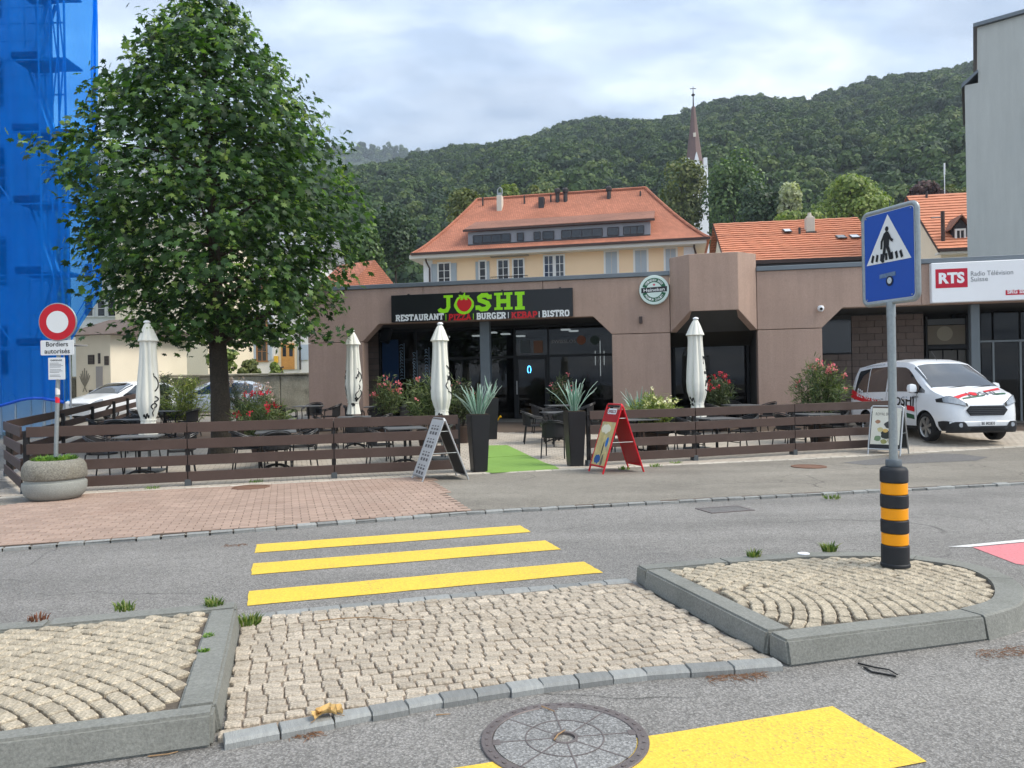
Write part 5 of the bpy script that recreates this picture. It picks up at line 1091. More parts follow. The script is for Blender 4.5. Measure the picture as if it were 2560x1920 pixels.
def make_chair():
    o = thing('terrace_chair', '-', 'chair')          # seat front looks to +x
    mb = MB(); n = 24; prof = lambda q: [(.23 * math.copysign(abs(math.cos(a)) ** .6, math.cos(a)), .22 * math.copysign(abs(math.sin(a)) ** .6, math.sin(a)), q) for a in [2 * math.pi * i / n for i in range(n)]]
    mb.prism(prof(.42), (0, 0, .03)); mb.build('seat', M_WEAVE, o, bevel=.008)
    mb = MB(); vs = []; m = 12
    for i in range(m + 1):
        a = rad(105 + 150 * i / m); bulge = math.sin(math.pi * i / m)
        for z in (.45, .58, .70, .66 + .12 * bulge): vs.append((.25 * math.cos(a) - .03 - (.05 * (z - .45)), .26 * math.sin(a), z))
    mb.add(vs, [(4 * i + k, 4 * i + k + 1, 4 * i + k + 5, 4 * i + k + 4) for i in range(m) for k in range(3)])
    ob = mb.build('backrest', M_WEAVE, o, fix=True)
    for dz, nm in ((0, 'arm_rail'), (-.035, 'arm_rail')):
        mb = MB(); pts = [(.23, .25, .60 + dz), (.16, .27, .645 + dz)]
        for i in range(13):
            a = rad(80 + 200 * i / 12); b_ = math.sin(math.pi * i / 12); pts.append((.27 * math.cos(a) - .03 - .03 * b_, .285 * math.sin(a), .66 + .14 * b_ + dz))
        pts += [(.16, -.27, .645 + dz), (.23, -.25, .60 + dz)]; mb.tube(pts, .0125, 6); mb.build(nm, M_RAIL, o, smooth=True)
    for sx, sy in ((1, 1), (1, -1), (-1, 1), (-1, -1)):
        mb = MB(); tp = (.22, sy * .245, .585) if sx > 0 else (-.17, sy * .2, .45); mb.tube([(sx * .25 if sx > 0 else -.26, sy * .25, 0), (.22 if sx > 0 else -.2, sy * .235, .43), tp], .014, 8); mb.build('leg', M_BLM, o, smooth=True)
    mb = MB(); mb.tube([(.235, .23, .2), (.235, -.23, .2)], .009, 6); mb.build('stretcher', M_BLM, o)
    return o
T0, C0 = make_table(), make_chair(); used = [False, False]
def place(src, i, loc, rz, label, group):
    o = src if not used[i] else copy_tree(src); used[i] = True
    o.location = loc; o.rotation_euler = (0, 0, rz); o['label'] = label; o['group'] = group; return o
TABLES = [  # px, depth, turn, where, chair sides
    (410, 21.6, 5, 'far back left of the tree trunk', 'lrb'), (312, 18.9, 12, 'left of the leftmost parasol', 'lfb'), (345, 14.55, 16, 'behind the no-entry sign', 'lrb'),
    (885, 18.6, 8, 'before the left-pier parasol', 'lrf'), (770, 22.6, 2, 'left of the left pier', 'lrb'), (945, 21.9, 4, 'before the left glazing corner', 'lrf'),
    (688, 15.3, 16, 'behind the left fence middle', 'lrfb'), (1010, 15.7, 18, 'behind the silver menu board', 'lrb'),
    (1395, 18.9, 12, 'right of the green mat', 'lfb'), (1400, 21.2, 6, 'before the entrance door', 'lr'),
    (1850, 20.2, 2, 'before the faceted bay', 'lrb'), (1790, 16.6, 14, 'at the rightmost parasol', 'lrfb'), (2035, 17.2, 14, 'behind the right fence end', 'lrb'), (1590, 16.7, 15, 'behind the red board', 'lrb')]
SIDE = {'l': ('left', math.pi), 'r': ('right', 0), 'f': ('street', -math.pi / 2), 'b': ('far', math.pi / 2)}
for px, Y, rz, where, sides in TABLES:
    X = P(px, 960, Y).x; c = onp(X, Y, PAV + .015); a = rad(rz)
    place(T0, 0, c, a + random.uniform(-.05, .05), 'square grey-topped table ' + where, 'terrace tables')
    for s_ in sides:
        an = SIDE[s_][1] + a; d = .60 + random.uniform(-.05, .08); x, y = X + math.cos(an) * d + random.uniform(-.06, .06), Y + math.sin(an) * d + random.uniform(-.06, .06)
        if R(0, 0) is not None and (-x * math.sin(A_ROAD) + y * math.cos(A_ROAD)) < 14.28: continue
        place(C0, 1, onp(x, y, PAV + .015), an + math.pi + random.uniform(-.3, .3), 'black chair on the %s side of the table %s' % (SIDE[s_][0], where), 'terrace chairs')
c = G(1378, 1150, PAV); place(C0, 1, onp(c.x + .1, c.y + .25, PAV + .015), rad(75), 'single black chair seen from behind beside the right tall planter', 'terrace chairs')
# ================================================================== LITTER ON THE ROAD
M_DRY = mat('dry_leaf', C(206, 172, 112), .8, var=.15, vscale=20); M_TWIG = mat('twig', C(150, 122, 90), .9, var=.2, vscale=15)
def curl_leaf(label, px, py, dz, size, seed):
    random.seed(seed); p = G(px, py, dz); o = thing('dry_leaf', label, 'leaf', p, random.uniform(0, 6), 'dry leaves'); mb = MB(); n = 7; vs = []
    for i in range(n):
        f = i / (n - 1); w_ = math.sin(f * math.pi * .93 + .12) * size * .42 * (1 + .25 * math.sin(i * 2.3))
        for s_ in (-1, -.4, 0, .4, 1): vs.append((f * size - size / 2, s_ * w_, abs(s_) ** 1.5 * size * .28 + .06 * size * math.sin(f * 5) + .01))
    mb.add(vs, [(5 * i + k, 5 * i + k + 1, 5 * i + k + 6, 5 * i + k + 5) for i in range(n - 1) for k in range(4)]); mb.build('blade', M_DRY, o, fix=False)
    mb = MB(); mb.tube([(-size / 2, 0, .012), (-size * .9, size * .1, .012)], .002, 5); mb.build('stalk', M_TWIG, o)
for i, (px, py, s_, w_) in enumerate(((815, 1790, .11, 'largest of the three dry leaves on the refuge edge'), (795, 1797, .08, 'left of the three dry leaves on the refuge edge'), (840, 1784, .08, 'right of the three dry leaves on the refuge edge'))): curl_leaf('curled ' + w_, px, py, .04, s_, 50 + i)
def twig(label, pts_px, dz, r_, m=M_TWIG, name='twig', cat='twig'):
    p = [G(a, b, dz) for a, b in pts_px]; o = thing(name, label, cat, p[0], world=True, group=None if name != 'twig' else 'twigs on the road'); mb = MB(); mb.tube([q + Vector((0, 0, r_ + random.uniform(0, .004))) for q in p], r_, 5, r_ * .6); mb.build('stem', m, o); return o
twig('thin pale twig lying on the manhole cover centre', [(1385, 1852), (1395, 1840), (1413, 1828)], .014, .004)
twig('short twig on the upper part of the manhole cover', [(1354, 1769), (1386, 1781)], .014, .004)
twig('long thin twig across the paved refuge', [(795, 1555), (850, 1548), (920, 1545), (1000, 1553), (1060, 1550)], .036, .004)
twig('thin twig beside the refuge front edge', [(1090, 1790), (1126, 1788)], .003, .004)
twig('twig in front of the left island', [(370, 1893), (420, 1888), (445, 1881)], .003, .004)
p = twig('black cord loop lying in front of the right island', [(2145, 1661), (2190, 1672), (2222, 1677), (2244, 1690)], .003, .006, M_BLK, 'cord', 'cord')
mb = MB(); mb.tube([G(a, b, .008) for a, b in ((2160, 1668), (2180, 1680), (2215, 1686), (2240, 1691))], .006, 5); mb.build('strand', M_BLK, p)
def debris(label, px0, px1, py0, py1, n, seed, slope=0.0):
    random.seed(seed); mb = MB(); c = None
    for i in range(n):
        px = random.uniform(px0, px1); py = random.uniform(py0, py1) + (px - px0) * slope; p = G(px, py, .004); a = random.gauss(A_ROAD, .9); l = random.uniform(.02, .07); d = Vector((math.cos(a), math.sin(a), 0)) * l; mb.tube([p, p + d * .5 + Vector((0, 0, random.uniform(0, .008))), p + d], .0013, 3)
    o = mb.build('needle_litter', mat('brown_litter', C(128, 92, 66), .9, var=.3, vscale=20), None, fix=False); tag(o, label, 'litter', kind='stuff')
debris('brown needle litter at the right end of the refuge edge', 1760, 1910, 1688, 1706, 140, 1, -.07)
debris('brown litter at the right edge beside the island', 2440, 2560, 1625, 1650, 90, 2, -.1)
debris('brown litter in front of the left end of the refuge edge', 700, 790, 1832, 1850, 80, 3, -.1)
debris('brown litter under the left island side kerb', 605, 650, 1565, 1600, 110, 4)
debris('loose needle litter along the far kerb', 560, 610, 1362, 1368, 40, 5, -.07)
def tuft(label, px, py, dz, n, spread, h0, h1, m=M_GRASS, seed=1):
    random.seed(seed); p = G(px, py, dz); mb = MB(); blades(mb, (0, 0, -.01), n, spread, h0, h1, .005, .8); o = mb.build('weed_tuft', m, None, fix=False); o.location = p; tag(o, label, 'weed', 'weeds growing in the joints'); return o
M_REDW = leaf_mat('red_weed', [(0, C(86, 50, 44)), (1, C(140, 92, 70))], .2)
tuft('green weed tuft at the back corner of the left island', 535, 1512, HK, 130, .06, .02, .075, seed=61)
tuft('grass tuft at the foot of the left island side kerb', 622, 1560, .02, 160, .08, .03, .10, seed=62)
tuft('grass tuft on the back kerb of the left island', 312, 1522, HK, 80, .07, .02, .07, seed=63)
tuft('small reddish weed on the back kerb of the left island', 95, 1548, HK, 60, .06, .015, .06, M_REDW, 64)
tuft('left of the two grass tufts on the back kerb of the right island', 1884, 1391, HK, 90, .05, .03, .09, seed=65)
tuft('right of the two grass tufts on the back kerb of the right island', 2073, 1377, HK, 130, .06, .03, .10, seed=66)
tuft('green weed in the far kerb near the bollard', 2080, 1244, .03, 70, .12, .03, .07, seed=67)
tuft('small moss clump along the inner kerb of the left island, upper', 521, 1590, HK, 90, .03, .01, .03, M_WEED, 68)
tuft('small moss clump along the inner kerb of the left island, lower', 510, 1628, HK, 90, .025, .01, .03, M_WEED, 69)
for i, (px, py) in enumerate(((1690, 1158), (1560, 1172), (640, 1205), (380, 1222), (1640, 1165))):
    tuft('weed sprouting along the fence foot, %s' % ('by the middle post of the right fence', 'behind the red board', 'by the rusty manhole cover', 'under the left fence near the planter', 'left of the right fence post')[i], px, py, PAV + .01, 60, .12, .02, .08, M_WEED, 70 + i)
p = G(2009, 1385, HK); o = thing('plastic_disc', 'small flat white disc on the back kerb of the right island', 'disc', p); mb = MB(); mb.lathe([(.045, 0), (.05, .003), (.048, .008), (.02, .011)], 24); mb.build('disc', M_WHITE, o)
# ================================================================== VEGETATION
MAPLE = [(0, -.35), (.30, -.42), (.22, -.15), (.62, -.02), (.34, .14), (.42, .5), (.16, .36), (0, .8), (-.16, .36), (-.42, .5), (-.34, .14), (-.62, -.02), (-.22, -.15), (-.30, -.42)]
DIAM = [(0, -.5), (.3, 0), (0, .5), (-.3, 0)]
LANC = [(0, -.1), (.075, .3), (.05, .75), (0, 1), (-.05, .75), (-.075, .3)]
TUFT = [(0, -.5), (.32, -.28), (.42, .1), (.2, .45), (-.1, .5), (-.4, .2), (-.38, -.25)]
def leaf_cloud(name, pos, nrm, size, shape, curl=.25, updir=None, rng=None):
    """one small bent polygon per leaf; pos, nrm (n,3); size (n,)"""
    rng = rng or RNG; n = len(pos); nrm = nrm / (np.linalg.norm(nrm, axis=1, keepdims=True) + 1e-9)
    ref = rng.normal(size=(n, 3)) if updir is None else updir + rng.normal(size=(n, 3)) * .25
    a = ref - nrm * np.sum(ref * nrm, 1, keepdims=True); a /= (np.linalg.norm(a, axis=1, keepdims=True) + 1e-9); b = np.cross(nrm, a)
    sh = np.array(shape); k = len(sh); r2 = (sh ** 2).sum(1)
    v = pos[:, None, :] + size[:, None, None] * (b[:, None, :] * sh[None, :, 0, None] + a[:, None, :] * sh[None, :, 1, None] - nrm[:, None, :] * (curl * r2)[None, :, None])
    if k <= 7:
        return raw_mesh(name, v.reshape(-1, 3), np.arange(n * k).reshape(n, k))
    v = np.concatenate([v, pos[:, None, :]], 1); m = k + 1
    tri = np.array([(i, (i + 1) % k, k) for i in range(k)])
    return raw_mesh(name, v.reshape(-1, 3), tris=(np.arange(n)[:, None, None] * m + tri[None]).reshape(-1, 3))
M_BARK = mat('bark', C(62, 56, 48), .95, var=.25, vscale=4, fine=.3, fscale=30, bump=1.0, bscale=18)
# ---- the plane-leaved tree on the terrace
def big_tree():
    rng = np.random.default_rng(21); random.seed(21); Y0 = 17.6; X0 = P(548, 900, Y0).x; gz = g(Y0) + PAV
    o = thing('maple_tree', 'large leafy maple tree standing on the left of the terrace', 'tree', (X0, Y0, gz)); k = Y0 / F
    prof = [(815, 1.5, .05), (770, 2.35, .1), (700, 2.75, .08), (600, 3.0, 0), (500, 3.02, -.05), (430, 2.95, -.1), (330, 2.5, -.05), (250, 2.1, -.05), (170, 1.6, -.12), (100, 1.1, -.2), (40, .7, -.25), (-15, .2, -.25)]
    zs = np.array([CAMH + (960 - (y - 12.7)) * k - gz for y, _, _ in prof]); hw = np.array([h for _, h, _ in prof]); cxs = np.array([c for _, _, c in prof])
    R_ = lambda z: np.interp(z, zs, hw); CX = lambda z: np.interp(z, zs, cxs)
    zmin, zmax = zs[0], zs[-1]
    # limbs
    limb = MB(); limb.tube([(0, 0, -.05), (.02, 0, .4), (.0, .02, 1.4), (-.03, 0, 2.6)], .25, 12, .19); limb.lathe([(.36, -.06), (.29, .08), (.25, .3)], 12, cap=False)
    limb.build('trunk', M_BARK, o, smooth=True)
    br = MB(); br.tube([(-.03, 0, 2.55), (-.05, .03, 4.0), (-.1, 0, 6), (-.2, 0, 8.2), (-.25, 0, 9.9)], .18, 9, .02)
    tips = []
    for i in range(30):
        z0 = 2.5 + 6.2 * (i / 30) ** 1.1; a = i * 2.4 + random.uniform(-.3, .3); z1 = min(z0 + random.uniform(.3, 1.3), zmax - .2); rr = float(R_(z1)) * random.uniform(.7, .92)
        p0 = Vector((-.05, 0, z0)); p2 = Vector((math.cos(a) * rr + float(CX(z1)), math.sin(a) * rr, z1)); p1 = (p0 + p2) / 2 + Vector((0, 0, .15))
        br.tube([p0, p1, p2], .065 * (1 - i / 45), 6, .012); tips += [p1, p2]
    br.build('branch', M_BARK, o, smooth=True, kind='stuff')
    # clusters of leaves: most near the surface, some inside
    NC = 1900; cl = []
    while len(cl) < NC:
        z = rng.uniform(zmin - .25, zmax); r_ = R_(max(z, zmin)); 
        if rng.random() > (r_ / 3.0) + .08: continue
        a = rng.uniform(0, 2 * np.pi); lump = 1 + .11 * np.sin(3 * a + z * 1.3) + .09 * np.sin(7 * a - z * 2.1) + .08 * np.sin(z * 4 + 2 * a)
        f = 1 - abs(rng.normal(0, .16)) if rng.random() < .72 else np.sqrt(rng.random()) * .85
        if z < zmin + .35: f = np.sqrt(rng.random()) * .95
        cl.append((CX(z) + np.cos(a) * r_ * f * lump, np.sin(a) * r_ * f * lump, z + rng.normal(0, .08), a, f))
    cl = np.array(cl); per = rng.integers(7, 15, NC); idx = np.repeat(np.arange(NC), per); n = len(idx); c = cl[idx]
    pos = c[:, :3] + rng.normal(size=(n, 3)) * np.array([.2, .2, .13]); outw = np.stack([np.cos(c[:, 3]), np.sin(c[:, 3]), np.zeros(n)], 1)
    nrm = np.array([0, 0, 1.0]) * rng.uniform(.35, 1.2, (n, 1)) + outw * (.15 + .8 * c[:, 4:5]) * rng.uniform(.2, 1, (n, 1)) + rng.normal(size=(n, 3)) * .4
    me = leaf_cloud('crown', pos, nrm, rng.uniform(.085, .19, n), MAPLE, .3, updir=outw * 1.0 + np.array([0, 0, -.5]), rng=rng)
    m1 = leaf_mat('maple_leaf', [(0, C(36, 58, 34)), (.4, C(52, 80, 46)), (.72, C(72, 104, 58)), (.92, C(102, 134, 70)), (1, C(134, 160, 84))], .38, .5)
    ob = link('crown', me, m1, o)
    # young pale shoots standing out of the outline
    sp = []; sn = []
    tw = MB()
    for i in range(330):
        z = rng.uniform(zmin, zmax - .1); a = rng.uniform(0, 2 * np.pi); r_ = float(R_(z)) * (1 + .08 * math.sin(3 * a + z * 1.3)); d = np.array([math.cos(a), math.sin(a), rng.uniform(-.1, .9) + (z - 5) * .08]); d /= np.linalg.norm(d); l = rng.uniform(.15, .42)
        p0 = np.array([CX(z) + math.cos(a) * r_ * .92, math.sin(a) * r_ * .92, z]); tw.tube([p0, p0 + d * l], .006, 3)
        for q in range(rng.integers(4, 9)):
            sp.append(p0 + d * l * rng.uniform(.2, 1.08) + rng.normal(size=3) * .06); sn.append(d * .6 + np.array([0, 0, .6]) + rng.normal(size=3) * .6)
    me = leaf_cloud('young_shoots', np.array(sp), np.array(sn), rng.uniform(.05, .115, len(sp)), MAPLE, .35, rng=rng)
    ob = link('young_shoots', me, leaf_mat('young_maple_leaf', [(0, C(86, 118, 58)), (.5, C(122, 148, 78)), (1, C(160, 174, 110))], .4, .45), o)
    tw.build('twig', M_BARK, o, fix=False, kind='stuff')
    # low sprays hanging under the crown
    sp = []; sn = []
    for i in range(95):
        a = rng.uniform(0, 2 * np.pi); r_ = rng.uniform(.5, 2.9); c0 = np.array([math.cos(a) * r_, math.sin(a) * r_, zmin - rng.uniform(0, .45) * (1.2 - .25 * r_)])
        for q in range(rng.integers(5, 12)): sp.append(c0 + rng.normal(size=3) * np.array([.2, .2, .12])); sn.append(rng.normal(size=3) * .6 + np.array([0, 0, .8]))
    me = leaf_cloud('low_spray', np.array(sp), np.array(sn), rng.uniform(.10, .17, len(sp)), MAPLE, .3, rng=rng); link('low_spray', me, m1, o)['kind'] = 'stuff'
big_tree()
# ---- potted oleanders and bushes
LM_OL = leaf_mat('oleander_leaf', [(0, C(58, 78, 48)), (.5, C(88, 106, 66)), (1, C(132, 140, 96))], .25)
LM_OLD = leaf_mat('dark_shrub_leaf', [(0, C(48, 62, 42)), (.6, C(78, 92, 62)), (1, C(110, 118, 84))], .25)
LM_YEL = leaf_mat('yellowish_leaf', [(0, C(80, 100, 50)), (.5, C(118, 136, 68)), (1, C(170, 172, 98))], .3)
FL = {'pink': leaf_mat('pink_petal', [(0, C(206, 84, 108)), (1, C(244, 160, 168))], .3), 'red': leaf_mat('red_petal', [(0, C(176, 24, 48)), (1, C(220, 70, 92))], .3), 'white': leaf_mat('cream_petal', [(0, C(232, 222, 170)), (1, C(250, 246, 224))], .3), 'blush': leaf_mat('blush_petal', [(0, C(206, 170, 176)), (1, C(236, 214, 216))], .3)}
M_TERRA = mat('dark_pot', C(70, 56, 50), .7, var=.1)
def shrub(label, px, Y, w_, h0, h1, lm, flower, nf, seed, nl=1700, pot=True, ls=.13, name='oleander_shrub', cat='shrub', dome=1.0):
    rng = np.random.default_rng(seed); X = P(px, 960, Y).x; o = thing(name, label, cat, onp(X, Y, PAV + .015)); random.seed(seed)
    if pot:
        mb = MB(); r_ = min(.26, w_ * .35); mb.lathe([(r_ * .75, 0), (r_ * .8, .02), (r_, .36), (r_ * 1.06, .38), (r_ * 1.06, .42), (r_ * .95, .42), (r_ * .9, .38)], 24); mb.build('pot', M_TERRA, o, smooth=True)
    st_ = MB(); ends = []
    for i in range(26):
        a = random.uniform(0, 6.283); rr = math.sqrt(random.random()) * w_ / 2; ht = h1 - (h1 - h0) * .45 * (rr / (w_ / 2)) ** 2 * dome - random.uniform(0, .18); e = Vector((math.cos(a) * rr, math.sin(a) * rr, ht)); b = Vector((math.cos(a) * .05, math.sin(a) * .05, .3 if pot else 0)); mid = (b + e) / 2 + Vector((0, 0, .1)); st_.tube([b, mid, e], .008, 4, .004); ends.append((b, mid, e))
    st_.build('stem', M_BARK, o, fix=False, kind='stuff')
    pos = []; nrm = []; up = []
    for i in range(nl):
        b, mid, e = ends[rng.integers(0, len(ends))]; f = rng.uniform(.3, 1.0); p = (mid + (e - mid) * ((f - .5) * 2)) if f > .5 else (b + (mid - b) * f * 2); p = np.array(p) + rng.normal(size=3) * .07
        if p[2] < h0: p[2] = h0 + rng.uniform(0, .15)
        d = np.array([p[0], p[1], .45]) + rng.normal(size=3) * .45; up.append(d); pos.append(p); nrm.append(rng.normal(size=3) + np.array([0, 0, .8]))
    me = leaf_cloud('foliage', np.array(pos), np.array(nrm), rng.uniform(.7, 1.3, nl) * ls, LANC, .15, updir=np.array(up) * 2, rng=rng); link('foliage', me, lm, o)
    if nf:
        pos = []; nrm = []
        for i in range(nf):
            b, mid, e = ends[rng.integers(0, len(ends))]; c0 = np.array(e) + rng.normal(size=3) * .05 + np.array([0, -.04, .02])
            for q in range(rng.integers(5, 13)): pos.append(c0 + rng.normal(size=3) * .035); nrm.append(rng.normal(size=3) + np.array([0, -1, .6]))
        me = leaf_cloud('blossom', np.array(pos), np.array(nrm), rng.uniform(.035, .06, len(pos)), TUFT, .3, rng=rng); link('blossom', me, FL[flower], o)
    return o
shrub('red-flowering oleander right of the maple trunk', 655, 16.6, 1.2, .45, 1.5, LM_OL, 'red', 20, 1, 2600)
shrub('dense bush with pale pink blossom behind the red oleander', 615, 20.5, 1.5, .4, 1.75, LM_OLD, 'blush', 72, 2, 2400, ls=.1)
shrub('pink-flowering oleander right of the left concrete pier', 968, 21.0, .8, .6, 1.75, LM_OL, 'pink', 15, 3, 1300)
shrub('large green oleander behind the parasol with the silver menu board', 1068, 18.4, 1.35, .4, 1.8, LM_OL, 'pink', 3, 4, 2800)
shrub('green oleander with a few pink flowers left of the tall planter', 1150, 19.2, .7, .5, 1.65, LM_OLD, 'pink', 4, 5, 1300)
shrub('pale-flowering low shrub behind the red advertising board', 1640, 17.0, 1.25, .5, 1.32, LM_YEL, 'white', 18, 6, 2000)
shrub('dark pink oleander in front of the faceted bay', 1795, 21.0, .95, .6, 1.55, LM_OLD, 'red', 15, 7, 1500)
shrub('large pink oleander at the right end of the right fence', 2048, 17.9, 1.3, .45, 1.95, LM_OL, 'pink', 15, 8, 3200)
shrub('green bush left of the maple trunk', 470, 22.2, 1.7, .3, 1.7, LM_YEL, 'white', 4, 9, 2400, pot=False, name='garden_bush', cat='bush')
shrub('green bush behind the leftmost parasol', 415, 24.0, 1.4, .3, 1.75, LM_OLD, 'white', 3, 10, 1800, pot=False, name='garden_bush', cat='bush')
shrub('added pink oleander in place of a reflection in the entrance glass, behind the right tall planter', 1405, 22.6, .7, .5, 1.6, LM_OLD, 'pink', 7, 11, 900)  # added shrub, stands in for an oleander mirrored in the door glass
ag = onp(P(1597, 960, 18.4).x, 18.4); o = thing('agave_plant', 'spiky blue-green agave in a pot against the middle pier', 'plant', ag)
mb = MB(); mb.lathe([(.2, 0), (.25, .5), (.27, .55), (.24, .55)], 20); mb.build('pot', M_TERRA, o, smooth=True); random.seed(12); spiky(o, (0, 0, .55), 26, .6, .9, .08, .022)
# ================================================================== BACKGROUND
class Plane:
    """vertical frame: u along the face, w behind it, z up"""
    def __init__(s, yaw, X, Y): s.o = Vector((X, Y, 0)); y = rad(yaw); s.e = Vector((math.cos(y), math.sin(y), 0)); s.n = Vector((-math.sin(y), math.cos(y), 0)); s.yaw = y
    def at(s, u, w_, z): return s.o + s.e * u + s.n * w_ + Vector((0, 0, z))
    def px(s, px, py, w_=0.0):
        d = DIR(px, py); o = s.o + s.n * w_; k = o.dot(s.n) / d.dot(s.n); p = d * k; return ((p - s.o).dot(s.e), CAMH + d.z * k)
    def block(s, mb, u0, u1, w0, w1, z0, z1): return mb.prism([s.at(u0, w0, z0), s.at(u1, w0, z0), s.at(u1, w1, z0), s.at(u0, w1, z0)], (0, 0, z1 - z0))
    def rect(s, px0, py0, px1, py1, w_=0.0):
        a = s.px(px0, py1, w_); b = s.px(px1, py0, w_); return a[0], b[0], a[1], b[1]
M_PANE = mat('house_pane', C(30, 36, 44), .1, spec=.7); M_WFRAME = mat('white_window_frame', C(224, 224, 220), .6); M_SHUT = mat('grey_shutter', C(168, 178, 184), .7, var=.04)
M_SHUTB = mat('pale_blue_shutter', C(178, 194, 212), .7); M_WWALL = mat('white_plaster', C(226, 228, 230), .9, var=.04, vscale=.6); M_CREAM = mat('cream_plaster', C(232, 222, 200), .9, var=.04, vscale=.5, stain=.15, stain_col=C(190, 176, 150), sscale=.8)
M_YWALL = mat('yellow_plaster', C(240, 210, 172), .9, var=.03, vscale=.5); M_EAVE = mat('pale_eave', C(206, 204, 196), .8); M_GUT = mat('brown_gutter', C(70, 54, 50), .6); M_DGREY = mat('dark_grey_cladding', C(142, 146, 152), .7)
def tile_mat(name, col, rows, cols=3.2, amp=.22):
    m = bpy.data.materials.new(name); m.use_nodes = True; t = m.node_tree; nn = t.nodes; ll = t.links; bs = nn['Principled BSDF']; bs.inputs['Roughness'].default_value = .85
    tc_ = nn.new('ShaderNodeTexCoord'); mp = nn.new('ShaderNodeMapping'); ll.new(tc_.outputs['Object'], mp.inputs[0]); mp.inputs['Rotation'].default_value = (0, 0, rad(12)); sp = nn.new('ShaderNodeSeparateXYZ'); ll.new(mp.outputs[0], sp.inputs[0])
    cb_ = nn.new('ShaderNodeCombineXYZ'); ad = nn.new('ShaderNodeMath'); ad.operation = 'ADD'; ll.new(sp.outputs[0], ad.inputs[0]); ll.new(sp.outputs[1], ad.inputs[1]); ll.new(ad.outputs[0], cb_.inputs[0]); ll.new(sp.outputs[2], cb_.inputs[1])
    br = nn.new('ShaderNodeTexBrick'); ll.new(cb_.outputs[0], br.inputs['Vector']); br.inputs['Scale'].default_value = 1.0; br.inputs['Brick Width'].default_value = 1 / cols; br.inputs['Row Height'].default_value = rows; br.inputs['Mortar Size'].default_value = rows * .16; br.inputs['Mortar Smooth'].default_value = .5
    c2 = tuple(x * (1 - amp) for x in col[:3]) + (1,); c1 = tuple(min(1, x * (1 + amp)) for x in col[:3]) + (1,)
    br.inputs['Color1'].default_value = c1; br.inputs['Color2'].default_value = c2; br.inputs['Mortar'].default_value = tuple(x * .55 for x in col[:3]) + (1,)
    n = nn.new('ShaderNodeTexNoise'); ll.new(tc_.outputs['Object'], n.inputs['Vector']); n.inputs['Scale'].default_value = .5; n.inputs['Detail'].default_value = 6; q = nn.new('ShaderNodeMapRange'); ll.new(n.outputs[0], q.inputs[0]); q.inputs[1].default_value = .3; q.inputs[2].default_value = .7; q.inputs[3].default_value = .82; q.inputs[4].default_value = 1.15
    vm = nn.new('ShaderNodeVectorMath'); vm.operation = 'SCALE'; ll.new(br.outputs[0], vm.inputs[0]); ll.new(q.outputs[0], vm.inputs[3]); ll.new(vm.outputs[0], bs.inputs['Base Color'])
    bn = nn.new('ShaderNodeBump'); bn.inputs['Strength'].default_value = .6; bn.inputs['Distance'].default_value = .03; bn.invert = True; ll.new(br.outputs['Fac'], bn.inputs['Height']); ll.new(bn.outputs[0], bs.inputs['Normal']); return m
M_TILE = tile_mat('red_roof_tile', C(186, 120, 94), .125, 5.5, .13); M_TILE2 = tile_mat('brown_roof_tile', C(150, 106, 88), .125, 5.5, .1)
M_TROW = mat('orange_tile_row', C(200, 134, 104), .85, var=.12, vscale=2.5, fine=.1, fscale=25, per=.1)
M_CHIM = mat('pale_chimney', C(206, 200, 186), .85, var=.06); M_DMET = mat('dark_metal', C(66, 62, 62), .5, .4)
def window(root, pl, u0, u1, z0, z1, w_=0.0, bars=(1, 2), frame=.07, m=M_WFRAME, shutter=None, sill=True, glass=M_PANE):
    f = MB(); t_ = .06
    fo = [(u0 - .12, u1 + .12, z1, z1 + .12), (u0 - .12, u0, z0, z1), (u1, u1 + .12, z0, z1)]
    for a, b, c, d in fo: pl.block(f, a, b, w_ - .06, w_ + .05, c, d)
    for i in range(1, bars[0] + 1): uu = u0 + (u1 - u0) * i / (bars[0] + 1); pl.block(f, uu - .03, uu + .03, w_ - .045, w_ + .05, z0, z1)
    for i in range(1, bars[1] + 1): zz = z0 + (z1 - z0) * i / (bars[1] + 1); pl.block(f, u0, u1, w_ - .04, w_ + .05, zz - .018, zz + .018)
    fw = f.build('window', m, root, kind=None)
    g_ = MB(); pl.block(g_, u0, u1, w_ - .02, w_ + .03, z0, z1); g_.build('pane', glass, fw)
    if sill: s_ = MB(); pl.block(s_, u0 - .16, u1 + .16, w_ - .1, w_ + .04, z0 - .1, z0 - .002); s_.build('sill', m, fw)
    if shutter:
        ww = (u1 - u0) * .5
        for a, b in ((u0 - .14 - ww, u0 - .14), (u1 + .14, u1 + .14 + ww)):
            s_ = MB(); pl.block(s_, a, b, w_ - .07, w_ - .02, z0, z1); sh = s_.build('shutter', shutter, root)
            l_ = MB(); n = int((z1 - z0) / .1)
            for i in range(n): pl.block(l_, a + .06, b - .06, w_ - .085, w_ - .068, z0 + .06 + i * (z1 - z0 - .1) / n, z0 + .06 + (i + .55) * (z1 - z0 - .1) / n)
            l_.build('louvre', shutter, sh, kind='stuff')
    return fw
